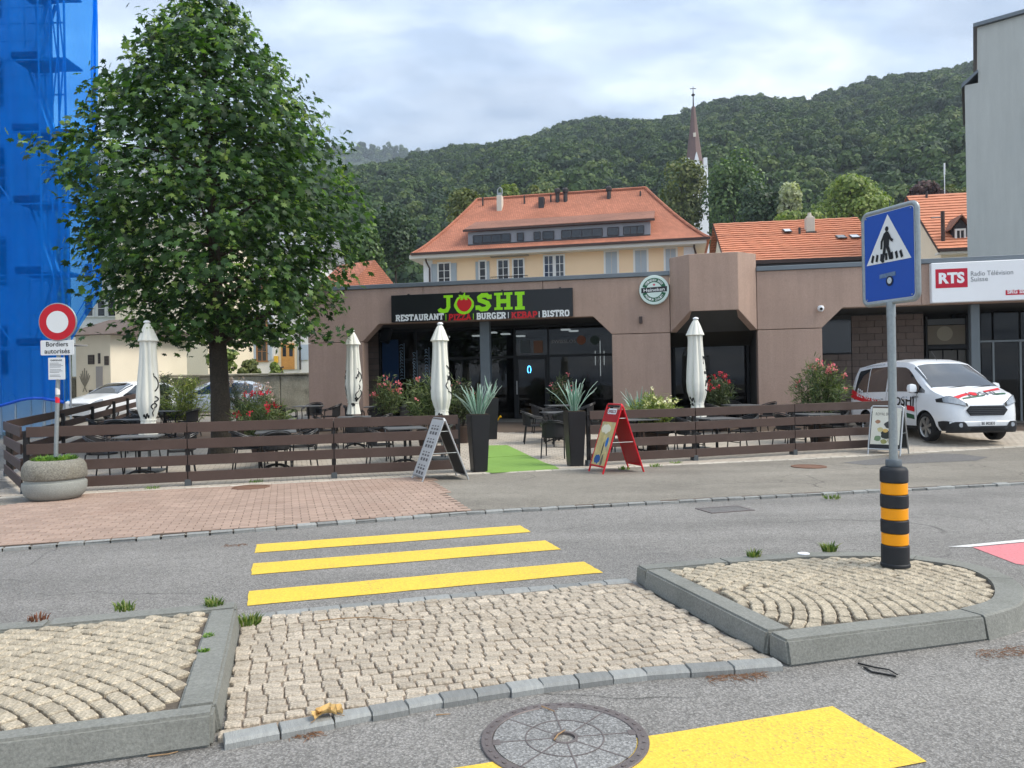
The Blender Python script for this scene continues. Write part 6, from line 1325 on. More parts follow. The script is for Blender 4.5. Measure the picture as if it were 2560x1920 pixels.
# ---------------- yellow house with hipped roof and dormer band
H1 = Plane(-12, P(1400, 960, 60).x, 60)
yh = thing('yellow_house', 'yellow house with red hipped roof and long dormer behind the restaurant', 'building', H1.at(0, 0, 0), world=True)
uL, _ = H1.px(1059, 650); uR, _ = H1.px(1735, 640); ze = H1.px(1400, 617, -1.0)[1]; zr = H1.px(1400, 486, 6)[1]
mb = MB(); H1.block(mb, uL, uR, 0, 12, 0, ze - .1); mb.build('wall', M_YWALL, yh)
for a, b in ((uL - .02, uL + .75), (uR - .75, uR + .02)): mb = MB(); H1.block(mb, a, b, -.03, .5, 0, ze - .35); mb.build('corner_strip', M_WWALL, yh)
mb = MB(); H1.block(mb, uL - .9, uR + .9, -.95, 12.9, ze - .32, ze - .02); mb.build('eave', M_EAVE, yh, bevel=.02)
eL = H1.px(1028, 628, -1)[0]; eR = H1.px(1776, 603, -1)[0]; rL = H1.px(1193, 493, 6)[0]; rR = H1.px(1614, 475, 6)[0]
vs = []; n = 9
for i in range(n + 1):
    f = i / n; zf = f ** 1.28 * .62 + f * .38; z = ze + (zr - ze) * zf
    a, b, c, d = eL + (rL - eL) * f, eR + (rR - eR) * f, -1.0 + 7.0 * f, 13.0 - 7.0 * f
    if i == n: c = 5.97; d = 6.03
    vs += [H1.at(a, c, z), H1.at(b, c, z), H1.at(b, d, z), H1.at(a, d, z)]
mb = MB(); mb.add(vs, [(4 * i + k, 4 * i + (k + 1) % 4, 4 * i + 4 + (k + 1) % 4, 4 * i + 4 + k) for i in range(n) for k in range(4)] + [(0, 3, 2, 1)]); rf = mb.build('roof', M_TILE, yh, smooth=False)
for k in (0, 1): mb = MB(); mb.tube([vs[4 * i + k] + Vector((0, 0, .04)) for i in range(n + 1)], .13, 6); mb.build('hip_tile_row', M_TILE, rf)
mb = MB(); mb.tube([vs[4 * n] + Vector((0, 0, .05)), vs[4 * n + 1] + Vector((0, 0, .05))], .13, 6); mb.build('ridge_tile_row', M_TILE, rf)
mb = MB(); H1.block(mb, eL, eR, -1.12, -1.0, ze - .03, ze + .14); mb.build('gutter', M_GUT, yh)
# dormer band
du0, du1 = H1.px(1170, 590, .2)[0], H1.px(1626, 575, .2)[0]; dz0, dz1 = H1.px(1400, 599, .2)[1], H1.px(1400, 567, .2)[1]
mb = MB(); H1.block(mb, du0, du1, .2, 6, dz0 - .3, dz1); dm = mb.build('dormer', M_DGREY, yh)
zt2 = H1.px(1400, 538, 4.0)[1]
mb = MB(); mb.hexa([H1.at(du0 - .3, .0, dz1), H1.at(du1 + .3, .0, dz1), H1.at(du1 + .3, 4.3, zt2), H1.at(du0 - .1, 4.3, zt2), H1.at(du0 - .3, .0, dz1 + .22), H1.at(du1 + .3, .0, dz1 + .22), H1.at(du1 + .3, 4.3, zt2 + .1), H1.at(du0 - .1, 4.3, zt2 + .1)]); mb.build('dormer_roof', M_TILE2, dm)
mb = MB(); H1.block(mb, du0 - .35, du1 + .35, -.1, .0, dz1 + .0, dz1 + .16); mb.build('dormer_gutter', M_GUT, dm)
for a, b, nb in ((1183, 1276, 3), (1293, 1309, 0), (1335, 1351, 0), (1357, 1385, 0), (1404, 1506, 3), (1519, 1547, 0), (1559, 1610, 2)):
    x0, x1 = H1.px(a, 590, .17)[0], H1.px(b, 590, .17)[0]; z0 = dz0 + .05; z1 = dz1 - .28
    f = MB(); H1.block(f, x0, x1, .13, .18, z0, z0 + .06); H1.block(f, x0, x1, .13, .18, z1 - .06, z1); 
    for i in range(nb + 2): uu = x0 + (x1 - x0) * i / (nb + 1); H1.block(f, uu - .03, uu + .03, .125, .18, z0 + .06, z1 - .06)
    f.build('dormer_window', M_DMET, dm); f = MB(); H1.block(f, x0, x1, .16, .21, z0, z1); f.build('dormer_pane', M_PANE, dm)
mb = MB(); H1.block(mb, du0, du1, .1, .2, dz0 - .14, dz0 - .002); mb.build('dormer_sill', M_DMET, dm)
zw1 = H1.px(1110, 659)[1]; zw0 = zw1 - 1.75
for a, b, br_, sh in ((1097, 1124, (1, 2), M_SHUT), (1200, 1213, (0, 2), M_SHUT), (1246, 1270, (1, 2), None), (1284, 1308, (1, 2), None), (1362, 1382, (1, 2), None), (1390, 1409, (1, 2), None)):
    window(yh, H1, H1.px(a, 670)[0], H1.px(b, 670)[0], zw0 + (0 if a != 1200 else .0), zw1 + (0 if a < 1340 else .15), bars=br_, shutter=sh)
for a, b in ((1514, 1543), (1588, 1617), (1664, 1690)):      # closed shutters
    u0, u1 = H1.px(a, 660)[0], H1.px(b, 660)[0]; f = MB()
    for c0, c1, d0, d1 in ((u0 - .14, u1 + .14, zw1 + .25, zw1 + .4), (u0 - .14, u0, zw0, zw1 + .25), (u1, u1 + .14, zw0, zw1 + .25)): H1.block(f, c0, c1, -.03, .05, c0 * 0 + d0, d1)
    fw = f.build('window', M_WFRAME, yh)
    for k in (0, 1):
        s_ = MB(); H1.block(s_, u0 + k * (u1 - u0) / 2 + .01, u0 + (k + 1) * (u1 - u0) / 2 - .01, -.02, .03, zw0, zw1 + .23); sh = s_.build('shutter', M_SHUT, fw)
aw = MB(); a, b = H1.px(1228, 648)[0], H1.px(1323, 648)[0]; H1.block(aw, a, b, -.35, -.03, zw1 + .25, zw1 + .5); aw.build('awning_box', mat('awning_grey', C(150, 146, 136), .7), yh)
rl = MB(); a, b = H1.px(1230, 690)[0], H1.px(1322, 690)[0]; zz = H1.px(1280, 692, -.5)[1]
rl.tube([H1.at(a, -.5, zz + .05), H1.at(b, -.5, zz + .05)], .03, 5)
for i in range(22): rl.tube([H1.at(a + (b - a) * i / 21, -.5, zz - .9), H1.at(a + (b - a) * i / 21, -.5, zz + .05)], .012, 4)
rl.build('balcony_railing', M_DMET, yh, kind='stuff')
for px0 in (1067, 1732): u0 = H1.px(px0, 640)[0]; mb = MB(); mb.tube([H1.at(u0 + .1, -.9, ze - .05), H1.at(u0 + .1, -.5, ze - .5), H1.at(u0 + .25, -.12, ze - 1.0), H1.at(u0 + .25, -.12, ze - 4.5)], .07, 6); mb.build('downpipe', M_GUT, yh)
# chimneys and vents on the yellow house
def chim(root, pl, px, py0, py1, wd, wpx, m, cap=True):
    u, z0 = pl.px(px, py1, wd); _, z1 = pl.px(px, py0, wd); k = wpx * 60 / F
    mb = MB(); pl.block(mb, u - k / 2, u + k / 2, wd, wd + .7, z0 - .6, z1); c = mb.build('chimney', m, root, bevel=.02)
    if cap: mb = MB(); pl.block(mb, u - k * .4, u + k * .4, wd + .1, wd + .6, z1, z1 + .25); mb.tube([pl.at(u - .22, wd + .35, z1 + .2), pl.at(u - .18, wd + .35, z1 + .6), pl.at(u, wd + .35, z1 + .75), pl.at(u + .18, wd + .35, z1 + .6), pl.at(u + .22, wd + .35, z1 + .2)], .05, 6); mb.build('chimney_cowl', M_GALV, c)
chim(rf, H1, 1248, 488, 520, 4.5, 14, M_CHIM); chim(rf, H1, 1353, 492, 521, 4.5, 15, M_DMET, False)
for px, py0, py1 in ((1393, 469, 499), (1413, 468, 497), (1522, 464, 494)):
    u, z0 = H1.px(px, py1, 5.0); _, z1 = H1.px(px, py0, 5.0); mb = MB(); mb.lathe([(.18, z0 - .3), (.17, z1 - .45), (.24, z1 - .4), (.27, z1 - .15), (.14, z1)], 12, H1.at(u, 5.2, 0)); mb.build('roof_vent', M_DMET, rf)
for px, py0, py1 in ((1207, 493, 505), (1311, 489, 501), (1377, 487, 497), (1601, 478, 487)):
    u, z0 = H1.px(px, py1, 5.2); _, z1 = H1.px(px, py0, 5.2); mb = MB(); mb.cyl(H1.at(u, 5.2, z0 - .3), H1.at(u, 5.2, z1), .07, n=8); mb.build('vent_pipe', M_DMET, rf)
# ---------------- long low house with rows of orange tiles
def row_roof(root, pl, u0, u1, w0, z0, w1, z1, rows, m, verge=0.0, sag=.0):
    """each course of tiles is a row overlapping the one below"""
    d = pl.n * (w1 - w0) + Vector((0, 0, z1 - z0)); nrm = Vector((pl.n.x * -(z1 - z0), pl.n.y * -(z1 - z0), (w1 - w0))).normalized()
    base = pl.at(0, w0, z0); NU = 40
    for i in range(rows):
        a0, a1 = i / rows, (i + 1.12) / rows; vs = []
        for k in range(NU + 1):
            uu = u0 + (u1 - u0) * k / NU; wv = nrm * (.02 * math.sin(k * 1.7 + i * .9) * sag)
            for f, h_ in ((a0, .075), (a1, .012)): vs.append(base + pl.e * uu + d * min(f, 1.0) + nrm * h_ + wv)
            vs.append(base + pl.e * uu + d * a0 + nrm * .0 + wv)
        fs = []
        for k in range(NU): fs += [(3 * k, 3 * k + 3, 3 * k + 4, 3 * k + 1), (3 * k + 2, 3 * k + 5, 3 * k + 3, 3 * k)]
        mb = MB(); mb.add(vs, fs); mb.build('tile_row', m, root, fix=False)
def sky_light(root, pl, px0, py0, px1, py1, w_, m):
    a, b, c, d = pl.rect(px0, py0, px1, py1, w_); n = (Vector((0, 0, 1)) * .8 - pl.n * .6).normalized()
    p = [pl.at(a + .0, w_ - .35, c), pl.at(b, w_ - .35, c), pl.at(b, w_ + .35, d), pl.at(a, w_ + .35, d)]; mb = MB(); mb.prism([q + n * .1 for q in p], n * .06); f = mb.build('skylight', M_DMET, root)
    ce = sum(p, Vector()) / 4; mb = MB(); mb.prism([ce + (q - ce) * .8 + n * .165 for q in p], n * .006); mb.build('skylight_pane', m, f)
H2 = Plane(-8, P(1950, 960, 42).x, 42); H2w = 5.0
lh = thing('tiled_house', 'long low house with orange tiled roof right of the yellow house', 'building', H2.at(0, 0, 0), world=True)
a0 = H2.px(1812, 646, 0)[0]; zE = H2.px(1950, 651, 0)[1]; zR = H2.px(1950, 552, H2w)[1]; aR = H2.px(1783, 557, H2w)[0]; a1 = H2.px(2215, 600, 0)[0]
u0 = (a0 + aR) / 2 
mb = MB(); H2.block(mb, u0 + .35, a1 - .3, .5, 9.5, 0, zE); wl_ = mb.build('wall', M_CREAM, lh)
mb = MB(); mb.prism([H2.at(u0 + .35, .5, zE), H2.at(u0 + .35, 9.5, zE), H2.at(u0 + .35, 5, zR - .25)], H2.e * .3); gw = mb.build('gable_wall', M_CREAM, lh)
mb = MB(); mb.add([H2.at(u0, 0, zE), H2.at(a1, 0, zE), H2.at(a1, H2w, zR), H2.at(u0, H2w, zR), H2.at(u0, 10, zE), H2.at(a1, 10, zE)], [(0, 1, 2, 3), (3, 2, 5, 4)]); r2 = mb.build('roof', M_TILE, lh)
row_roof(r2, H2, u0, a1, 0, zE, H2w, zR, 19, M_TROW, sag=.5)
mb = MB(); H2.block(mb, u0, a1, -.14, -.0, zE - .16, zE + .04); mb.build('gutter', M_GUT, lh)
mb = MB(); H2.block(mb, u0, a1, .0, .48, zE - .3, zE - .12); mb.build('eave', M_DMET, lh)
mb = MB(); mb.hexa([H2.at(u0 - .02, -.05, zE - .18), H2.at(u0 + .1, -.05, zE - .18), H2.at(u0 + .1, H2w, zR - .18), H2.at(u0 - .02, H2w, zR - .18), H2.at(u0 - .02, -.05, zE + .0), H2.at(u0 + .1, -.05, zE + .0), H2.at(u0 + .1, H2w, zR + .02), H2.at(u0 - .02, H2w, zR + .02)]); mb.build('verge_board', M_GUT, lh)
u, z0 = H2.px(2027, 580, 3.2); _, z1 = H2.px(2027, 542, 3.2); mb = MB(); H2.block(mb, u - .24, u + .24, 3.2, 3.7, z0 - .3, z1); c = mb.build('chimney', M_CHIM, r2, bevel=.02); mb = MB(); mb.lathe([(.2, z1), (.2, z1 + .08), (.12, z1 + .1), (.1, z1 + .28)], 10, H2.at(u, 3.45, 0)); mb.build('chimney_cowl', M_CHIM, c); mb = MB(); H2.block(mb, u - .3, u + .3, 3.1, 3.8, z0 - .3, z0 + .02); mb.build('chimney_flashing', M_DMET, c)
M_SKYP = mat('bright_skylight', C(190, 196, 204), .08, spec=.8)
for q in ((1958, 575, 1977, 588, 3.4, M_SKYP), (2090, 590, 2113, 604, 2.4, M_DGREY), (2124, 589, 2147, 603, 2.4, M_SKYP)): sky_light(r2, H2, *q)
u, z0 = H2.px(1999, 584, 3.0); _, z1 = H2.px(1999, 569, 3.0); mb = MB(); mb.cyl(H2.at(u, 3.0, z0 - .2), H2.at(u, 3.0, z1), .07, n=8); mb.build('vent_pipe', M_DMET, r2)
# ---------------- house with dark dormer beside the grey block
H3 = Plane(-10, P(2340, 960, 50).x, 50)
dh = thing('dormer_house', 'orange-roofed house with a dark dormer beside the tall grey building', 'building', H3.at(0, 0, 0), world=True)
zE = H3.px(2380, 622, 0)[1]; zR = H3.px(2300, 488, 6)[1]; uA = H3.px(2345, 622, 0)[0]; uB = uA + 13; uT = H3.px(2217, 490, 6)[0]
u0 = uA
mb = MB(); H3.block(mb, u0 + .4, uB, .6, 11.4, 0, zE); mb.build('wall', M_CREAM, dh)
mb = MB(); mb.prism([H3.at(u0 + .4, .6, zE), H3.at(u0 + .4, 11.4, zE), H3.at(u0 + .4, 6, zR - .3)], H3.e * .3); mb.build('gable_wall', M_CREAM, dh)
mb = MB(); mb.add([H3.at(u0, 0, zE), H3.at(uB, 0, zE), H3.at(uB, 6, zR), H3.at(u0, 6, zR), H3.at(u0, 12, zE), H3.at(uB, 12, zE)], [(0, 1, 2, 3), (3, 2, 5, 4)]); r3 = mb.build('roof', M_TILE, dh)
row_roof(r3, H3, u0, uB, 0, zE, 6, zR, 20, M_TROW, sag=.3)
mb = MB(); H3.block(mb, u0, uB, -.14, 0, zE - .16, zE + .04); mb.build('gutter', M_GUT, dh)
mb = MB(); H3.block(mb, u0 + .02, uB, .01, .6, zE - .3, zE - .17); mb.build('eave', M_WFRAME, dh)
mb = MB(); mb.hexa([H3.at(u0 - .02, -.05, zE - .2), H3.at(u0 + .12, -.05, zE - .2), H3.at(u0 + .12, 6, zR - .2), H3.at(u0 - .02, 6, zR - .2), H3.at(u0 - .02, -.05, zE), H3.at(u0 + .12, -.05, zE), H3.at(u0 + .12, 6, zR + .02), H3.at(u0 - .02, 6, zR + .02)]); mb.build('verge_board', M_GUT, dh)
a, b, c, d = H3.rect(2383, 570, 2420, 610, 1.0); pk = H3.px(2403, 545, 1.0)[1]; M_DORM = mat('dark_dormer', C(60, 60, 64), .7)
mb = MB(); mb.prism([H3.at(a, 1, c), H3.at(b, 1, c), H3.at(b, 1, d), H3.at((a + b) / 2, 1, pk), H3.at(a, 1, d)], H3.n * 3.2); dd = mb.build('dormer', M_DORM, dh)
for s_ in (0, 1):
    x0, x1 = ((a - .25), (a + b) / 2) if s_ == 0 else ((b + .25), (a + b) / 2); mb = MB(); q = [H3.at(x0, .7, d - .12), H3.at(x1, .7, pk + .1), H3.at(x1, 4.4, pk + .1), H3.at(x0, 4.4, d - .12)]; mb.prism(q, Vector((0, 0, .1))); mb.build('dormer_roof', M_TILE2, dd)
wa, wb2, wc2, wd2 = H3.rect(2392, 576, 2409, 607, .95); window(dh, H3, wa, wb2, wc2, wd2, .95, bars=(1, 0), sill=False)
u, z0 = H3.px(2358, 612, .8); _, z1 = H3.px(2358, 528, .8); mb = MB(); mb.cyl(H3.at(u, .8, z0 - .2), H3.at(u, .8, z1), .12, n=10); mb.build('flue', M_GUT, r3); sky_light(r3, H3, 2322, 537, 2347, 553, 3.6, M_SKYP)
u, z0 = H3.px(2242, 500, 5.6); mb = MB(); mb.cyl(H3.at(u + 2, 5.6, z0 - .3), H3.at(u + 2, 5.6, z0 + .5), .08, n=8); mb.build('vent_pipe', M_DMET, r3)
# ---------------- tall grey block at the right edge
H4 = Plane(-31, P(2419, 640, 33).x, 33)
gb = thing('grey_tower_block', 'tall plain grey rendered building at the right edge', 'building', H4.at(0, 0, 0), world=True)
M_GREYW = mat('grey_render', C(188, 190, 184), .9, var=.05, vscale=.35, fine=.03, fscale=20, stain=.12, stain_col=C(158, 166, 168), sscale=.5, streak=.05)
z1 = H4.px(2419, 212, 0)[1]; ux, z2 = H4.px(2445, 182, 0); _, z3 = H4.px(2445, 68, 0); u5, z5 = H4.px(2560, -4, 0)
mb = MB(); mb.prism([H4.at(0, 0, 0), H4.at(14, 0, 0), H4.at(14, 0, z1), H4.at(0, 0, z1)], H4.n * 14); mb.build('wall', M_GREYW, gb)
mb = MB(); mb.prism([H4.at(ux, .02, z1 + .002), H4.at(14, .02, z1 + .002), H4.at(14, .02, z3 + 1), H4.at(ux, .02, z3)], H4.n * 12); mb.build('upper_wall', M_GREYW, gb)
mb = MB(); mb.prism([H4.at(-.12, -.1, z1 - .12), H4.at(ux + .002, -.1, z2), H4.at(ux + .002, -.1, z2 + .12), H4.at(-.12, -.1, z1 + .06)], H4.n * 6); mb.build('ledge', M_COPE, gb)
mb = MB(); mb.prism([H4.at(ux - .15, -.15, z3), H4.at(14, -.15, z3 + 1), H4.at(14, -.15, z3 + 1.15), H4.at(ux - .15, -.15, z3 + .15)], H4.n * 12.3); mb.build('roof_edge', M_COPE, gb)
# ---------------- houses on the left behind the tree
def wallhouse(name, label, px0, px1, Y, yaw, zb, ztop, depth, m, roofm=M_TILE, ridge=3.5):
    pl = Plane(yaw, P((px0 + px1) / 2, 960, Y).x, Y); a, b = pl.px(px0, 900)[0], pl.px(px1, 900)[0]; o = thing(name, label, 'building', pl.at(0, 0, zb), world=True)
    mb = MB(); pl.block(mb, a, b, 0, depth, zb - 3, ztop); mb.build('wall', m, o)
    mb = MB(); e = .5; mb.add([pl.at(a - e, -e, ztop), pl.at(b + e, -e, ztop), pl.at(b + e, depth / 2, ztop + ridge), pl.at(a - e, depth / 2, ztop + ridge), pl.at(b + e, depth + e, ztop), pl.at(a - e, depth + e, ztop)], [(0, 1, 2, 3), (3, 2, 4, 5), (0, 3, 5), (1, 4, 2), (0, 5, 4, 1)]); mb.build('roof', roofm, o); return o, pl
wh, pl = wallhouse('white_house', 'white house with pale blue shutters and wooden door behind the stone wall', 500, 800, 58, 2, 3.0, 11.8, 9, M_WWALL, M_DGREY, 2.5)
M_WOODF = mat('brown_window_frame', C(150, 112, 78), .7); M_WOODD = mat('oak_door', C(196, 146, 84), .6, var=.12, vscale=6)
for px0, px1, py0, py1 in ((583, 604, 788, 823), (641, 665, 790, 822), (583, 604, 858, 905), (645, 665, 855, 902), (583, 604, 700, 740), (645, 665, 700, 740), (706, 726, 700, 740)):
    a, b, c, d = pl.rect(px0, py0, px1, py1); window(wh, pl, a, b, c, d, bars=(1, 1), m=M_WOODF, shutter=M_SHUTB)
a, b, c, d = pl.rect(704, 858, 736, 924, -.02); mb = MB(); pl.block(mb, a - .18, b + .18, -.05, .02, c, d + .18); df = mb.build('door_frame', M_CREAM, wh)
mb = MB(); pl.block(mb, a, b, -.09, -.052, c, d); dr = mb.build('door', M_WOODD, wh, bevel=.01)
for q in (.12, .62): mb = MB(); pl.block(mb, a + (b - a) * q, a + (b - a) * (q + .26), -.1, -.088, c + (d - c) * .5, d - .15); mb.build('door_pane', M_PANE, dr)
for q in (.1, .56): mb = MB(); pl.block(mb, a + (b - a) * q, a + (b - a) * (q + .34), -.105, -.088, c + .15, c + (d - c) * .4); mb.build('door_panel', M_WOODD, dr)
a, b, c, d = pl.rect(757, 878, 771, 900); mb = MB(); pl.block(mb, a - .3, b, -.07, -.02, c, d + .5); mb.build('shutter', M_SHUTB, wh)
u, _ = pl.px(751, 900); mb = MB(); mb.tube([pl.at(u, -.1, 3), pl.at(u, -.1, 11.5)], .07, 6); mb.build('downpipe', M_DMET, wh)
a, b, c, d = pl.rect(687, 890, 696, 907); mb = MB(); pl.block(mb, a, b, -.25, -.01, c, d); mb.build('letter_box', mat('yellow_box', C(222, 178, 60), .5), wh, bevel=.02)
ch_, pl = wallhouse('cream_house', 'large cream-walled house behind the white car', 290, 520, 50, -2, 1.0, 12.5, 10, M_CREAM, M_DGREY, 2.0)
a, b, c, d = pl.rect(425, 872, 443, 925); mb = MB(); pl.block(mb, a, b, -.05, .02, c, d); mb.build('door', mat('brown_door2', C(140, 100, 62), .6), ch_, bevel=.01)
w2, pl = wallhouse('white_townhouse', 'tall white house with large windows left of the cream house', 180, 300, 52, 0, 1.0, 15.5, 9, M_WWALL, M_DGREY, 2.5)
for py0, py1 in ((752, 790), (660, 700), (560, 600)):
    for px0, px1 in ((214, 232), (246, 262), (272, 290)):
        a, b, c, d = pl.rect(px0, py0, px1, py1); window(w2, pl, a, b, c, d, bars=(0, 1))
ob, pl = wallhouse('outbuilding', 'small cream outbuilding with grey door and vents beside the blue netting', 190, 276, 33, -14, .5, 4.05, 5, M_CREAM, mat('brown_eternit', C(104, 92, 86), .8), .9)
for px0, px1, py0, py1 in ((221, 236, 887, 911), (246, 251, 883, 909), (262, 272, 890, 913), (224, 237, 975, 1000)):
    a, b, c, d = pl.rect(px0, py0, px1, py1); mb = MB(); pl.block(mb, a, b, -.03, .02, c, d); v = mb.build('vent', M_DMET, ob); mb = MB()
    for i in range(6): pl.block(mb, a + .03, b - .03, -.045, -.028, c + (d - c) * (i + .2) / 6, c + (d - c) * (i + .7) / 6)
    mb.build('vent_slat', mat('vent_brown', C(96, 88, 80), .6), v, kind='stuff')
a, b, c, d = pl.rect(242, 916, 257, 990); mb = MB(); pl.block(mb, a, b, -.03, .02, c - .3, d); mb.build('door', mat('grey_door', C(160, 156, 154), .6), ob)
mb = MB(); ua, za_ = pl.px(212, 950, -.01)
for k in range(7):
    an = rad(90 + (k - 3) * 11); l = (.95, 1.0, 1.15, 1.3, 1.15, 1.0, .9)[k] * .62; mb.stroke2d([(ua, za_ - .3), (ua + math.cos(an) * l * .5, za_ - .3 + math.sin(an) * l * .5), (ua + math.cos(an) * l * .8, za_ - .3 + math.sin(an) * l)], .045, lambda x, y, k_: pl.at(x, -.012 - k_, y), k * .0012)
mb.stroke2d([(ua, za_ - .3), (ua - .1, za_ - .52)], .04, lambda x, y, k_: pl.at(x, -.012 - k_, y), .01); mb.stroke2d([(ua, za_ - .3), (ua + .1, za_ - .52)], .04, lambda x, y, k_: pl.at(x, -.012 - k_, y), .011); mb.build('wall_painting', mat('mural_grey', C(140, 134, 120), .9), ob, fix=False)
sr, pl = wallhouse('gabled_house', 'white house with red roof peeping over the restaurant parapet on the left', 790, 850, 46, -35, 2, 7.0, 5, M_WWALL, M_TILE, 2.4)
sr2, pl = wallhouse('brown_roofed_house', 'low house with brown roof left of the yellow house', 935, 1035, 70, -12, 4, 9.3, 8, M_WWALL, mat('grey_brown_roof', C(128, 112, 104), .85, var=.1, vscale=2), 2.2)
# raised ground behind the stone wall
M_LAWN = mat('garden_ground', C(96, 100, 64), .95, var=.25, vscale=.6, fine=.2, fscale=12)
mb = MB(); mb.prism([Vector((-60, 36.4, 0)), Vector((-9, 36.4, 0)), Vector((-9, 62, 0)), Vector((-60, 62, 0))], (0, 0, 2.2)); o = mb.build('garden_terrace', M_LAWN, None); o['kind'] = 'structure'
M_STONE = mat('mossy_stone_wall', C(150, 146, 130), .95, var=.25, vscale=1.5, fine=.25, fscale=20, bump=.8, bscale=8, stain=.8, stain_col=C(70, 70, 58), sscale=1.2)
sw = thing('stone_wall', 'old mossy stone retaining wall left of the restaurant', 'wall', (-12, 36, 0), world=True)
for k in range(9):
    x0, x1 = -26 + k * 1.9, -26 + (k + 1) * 1.9 - .02; mb = MB(); mb.box(((x0 + x1) / 2, 36.1, 1.28), (x1 - x0, .5, 1.9 + random.uniform(-.03, .03))); mb.build('wall_section', M_STONE, sw, bevel=.04)
mb = MB(); mb.box((-17.5, 36.05, 2.30), (17.4, .62, .1)); mb.build('wall_cap', M_STONE, sw, bevel=.03)
# ---------------- scaffolded building under blue netting
YN = 21.9; xr = P(240, 500, YN).x
sb = thing('scaffolded_building', 'pale building behind the blue scaffold netting at the left edge', 'building', (-18, 25, 0), world=True)
mb = MB(); mb.prism([Vector((-30, 24.2, 0)), Vector((-14.3, 24.2, 0)), Vector((-21.6, 36, 0)), Vector((-36, 36, 0))], (0, 0, 17)); mb.build('wall', mat('pale_render', C(188, 194, 200), .9, var=.06), sb)
for zz in (2.2, 5.0, 7.8, 10.6, 13.4):
    for x0 in (-16.4, -18.6, -20.8): mb = MB(); mb.box((x0, 24.17, zz + .8), (1.1, .08, 1.5)); w_ = mb.build('window', M_PANE, sb); mb = MB(); mb.box((x0, 24.12, zz + .8), (.07, .06, 1.5)); mb.build('window_bar', M_WFRAME, w_)
sf = thing('scaffold', 'steel scaffold with access platforms behind the blue netting', 'scaffold', (-14, 22.4, 0), world=True); M_SCAF = mat('scaffold_steel', C(176, 184, 188), .4, .5); M_DECK = mat('scaffold_deck', C(120, 64, 70), .7)
xs = [P(p, 500, 22.2).x for p in (-90, 30, 103, 132, 152, 168)]
for x in xs:
    for y in (22.2, 23.3): mb = MB(); mb.cyl((x * (y / 22.2) ** 1.6, y, 0), (x * (y / 22.2) ** 1.6, y, 17.5), .03, n=8); mb.build('standard', M_SCAF, sf)
zp = [P(60, y, 22.2).z for y in (863, 683, 505, 325, 145, -35)]
for i, zz in enumerate(zp):
    for y in (22.2, 23.3): mb = MB(); mb.cyl((xs[0] - 3, y, zz - .06), (xs[-1] * (y / 22.2) ** 1.6, y, zz - .06), .025, n=6); mb.build('ledger', M_SCAF, sf); mb = MB(); mb.cyl((xs[0] - 3, y, zz + 1.0), (xs[-1] * (y / 22.2) ** 1.6, y, zz + 1.0), .022, n=6); mb.build('guard_rail', M_SCAF, sf)
    mb = MB(); mb.box(((xs[1] + xs[2]) / 2, 22.75, zz + .02), (xs[2] - xs[1] - .06, 1.0, .06)); mb.build('platform', M_DECK, sf); mb = MB(); mb.box(((xs[1] + xs[2]) / 2, 22.24, zz + .12), (xs[2] - xs[1] - .06, .03, .15)); mb.build('toe_board', M_DECK, sf)
    mb = MB(); mb.box(((xs[2] + xs[-1]) / 2, 22.75, zz + .02), (xs[-1] - xs[2] - .06, .9, .05)); mb.build('platform', mat('deck_grey', C(150, 150, 146), .7), sf)
    if i < len(zp) - 1:
        z2 = zp[i + 1]; mb = MB(); a = Vector((xs[1] + .1, 22.9, zz + .05)); b = Vector((xs[2] - .1, 22.9, z2 - .05)); 
        if i % 2: a.x, b.x = b.x, a.x
        mb.tube([a, b], .05, 6); mb.tube([a + Vector((0, .35, 0)), b + Vector((0, .35, 0))], .05, 6); mb.build('stair_flight', M_SCAF, sf)
        for k in (0, 3, 4): mb = MB(); s_ = (xs[k], xs[k + 1]) if i % 2 else (xs[k + 1], xs[k]); mb.cyl((s_[0], 22.15, zz), (s_[1], 22.15, z2), .022, n=6); mb.build('brace', M_SCAF, sf)
# netting: a thin blue mesh hung in front and round the right end
m = bpy.data.materials.new('blue_netting'); m.use_nodes = True; t = m.node_tree; nn = t.nodes; ll = t.links; nn.remove(nn['Principled BSDF'])
tr = nn.new('ShaderNodeBsdfTransparent'); tr.inputs[0].default_value = (.20, .58, 1.0, 1); df = nn.new('ShaderNodeBsdfDiffuse'); df.inputs[0].default_value = (.004, .25, 1.0, 1); tl = nn.new('ShaderNodeBsdfTranslucent'); tl.inputs[0].default_value = (.01, .36, 1.0, 1)
m1_ = nn.new('ShaderNodeMixShader'); m1_.inputs[0].default_value = .6; m2_ = nn.new('ShaderNodeMixShader'); tcn = nn.new('ShaderNodeTexCoord'); nz = nn.new('ShaderNodeTexNoise'); nz.inputs['Scale'].default_value = .35; nz.inputs['Detail'].default_value = 3; ll.new(tcn.outputs['Object'], nz.inputs['Vector']); q = nn.new('ShaderNodeMapRange'); ll.new(nz.outputs[0], q.inputs[0]); q.inputs[1].default_value = .35; q.inputs[2].default_value = .65; q.inputs[3].default_value = .30; q.inputs[4].default_value = .52
ll.new(q.outputs[0], m2_.inputs[0]); ll.new(df.outputs[0], m1_.inputs[1]); ll.new(tl.outputs[0], m1_.inputs[2]); ll.new(tr.outputs[0], m2_.inputs[1]); ll.new(m1_.outputs[0], m2_.inputs[2]); ll.new(m2_.outputs[0], nn['Material Output'].inputs[0]); M_NET = m
net = thing('scaffold_netting', 'bright blue scaffold netting hanging over the building at the left', 'netting', (xr, YN, 0), world=True)
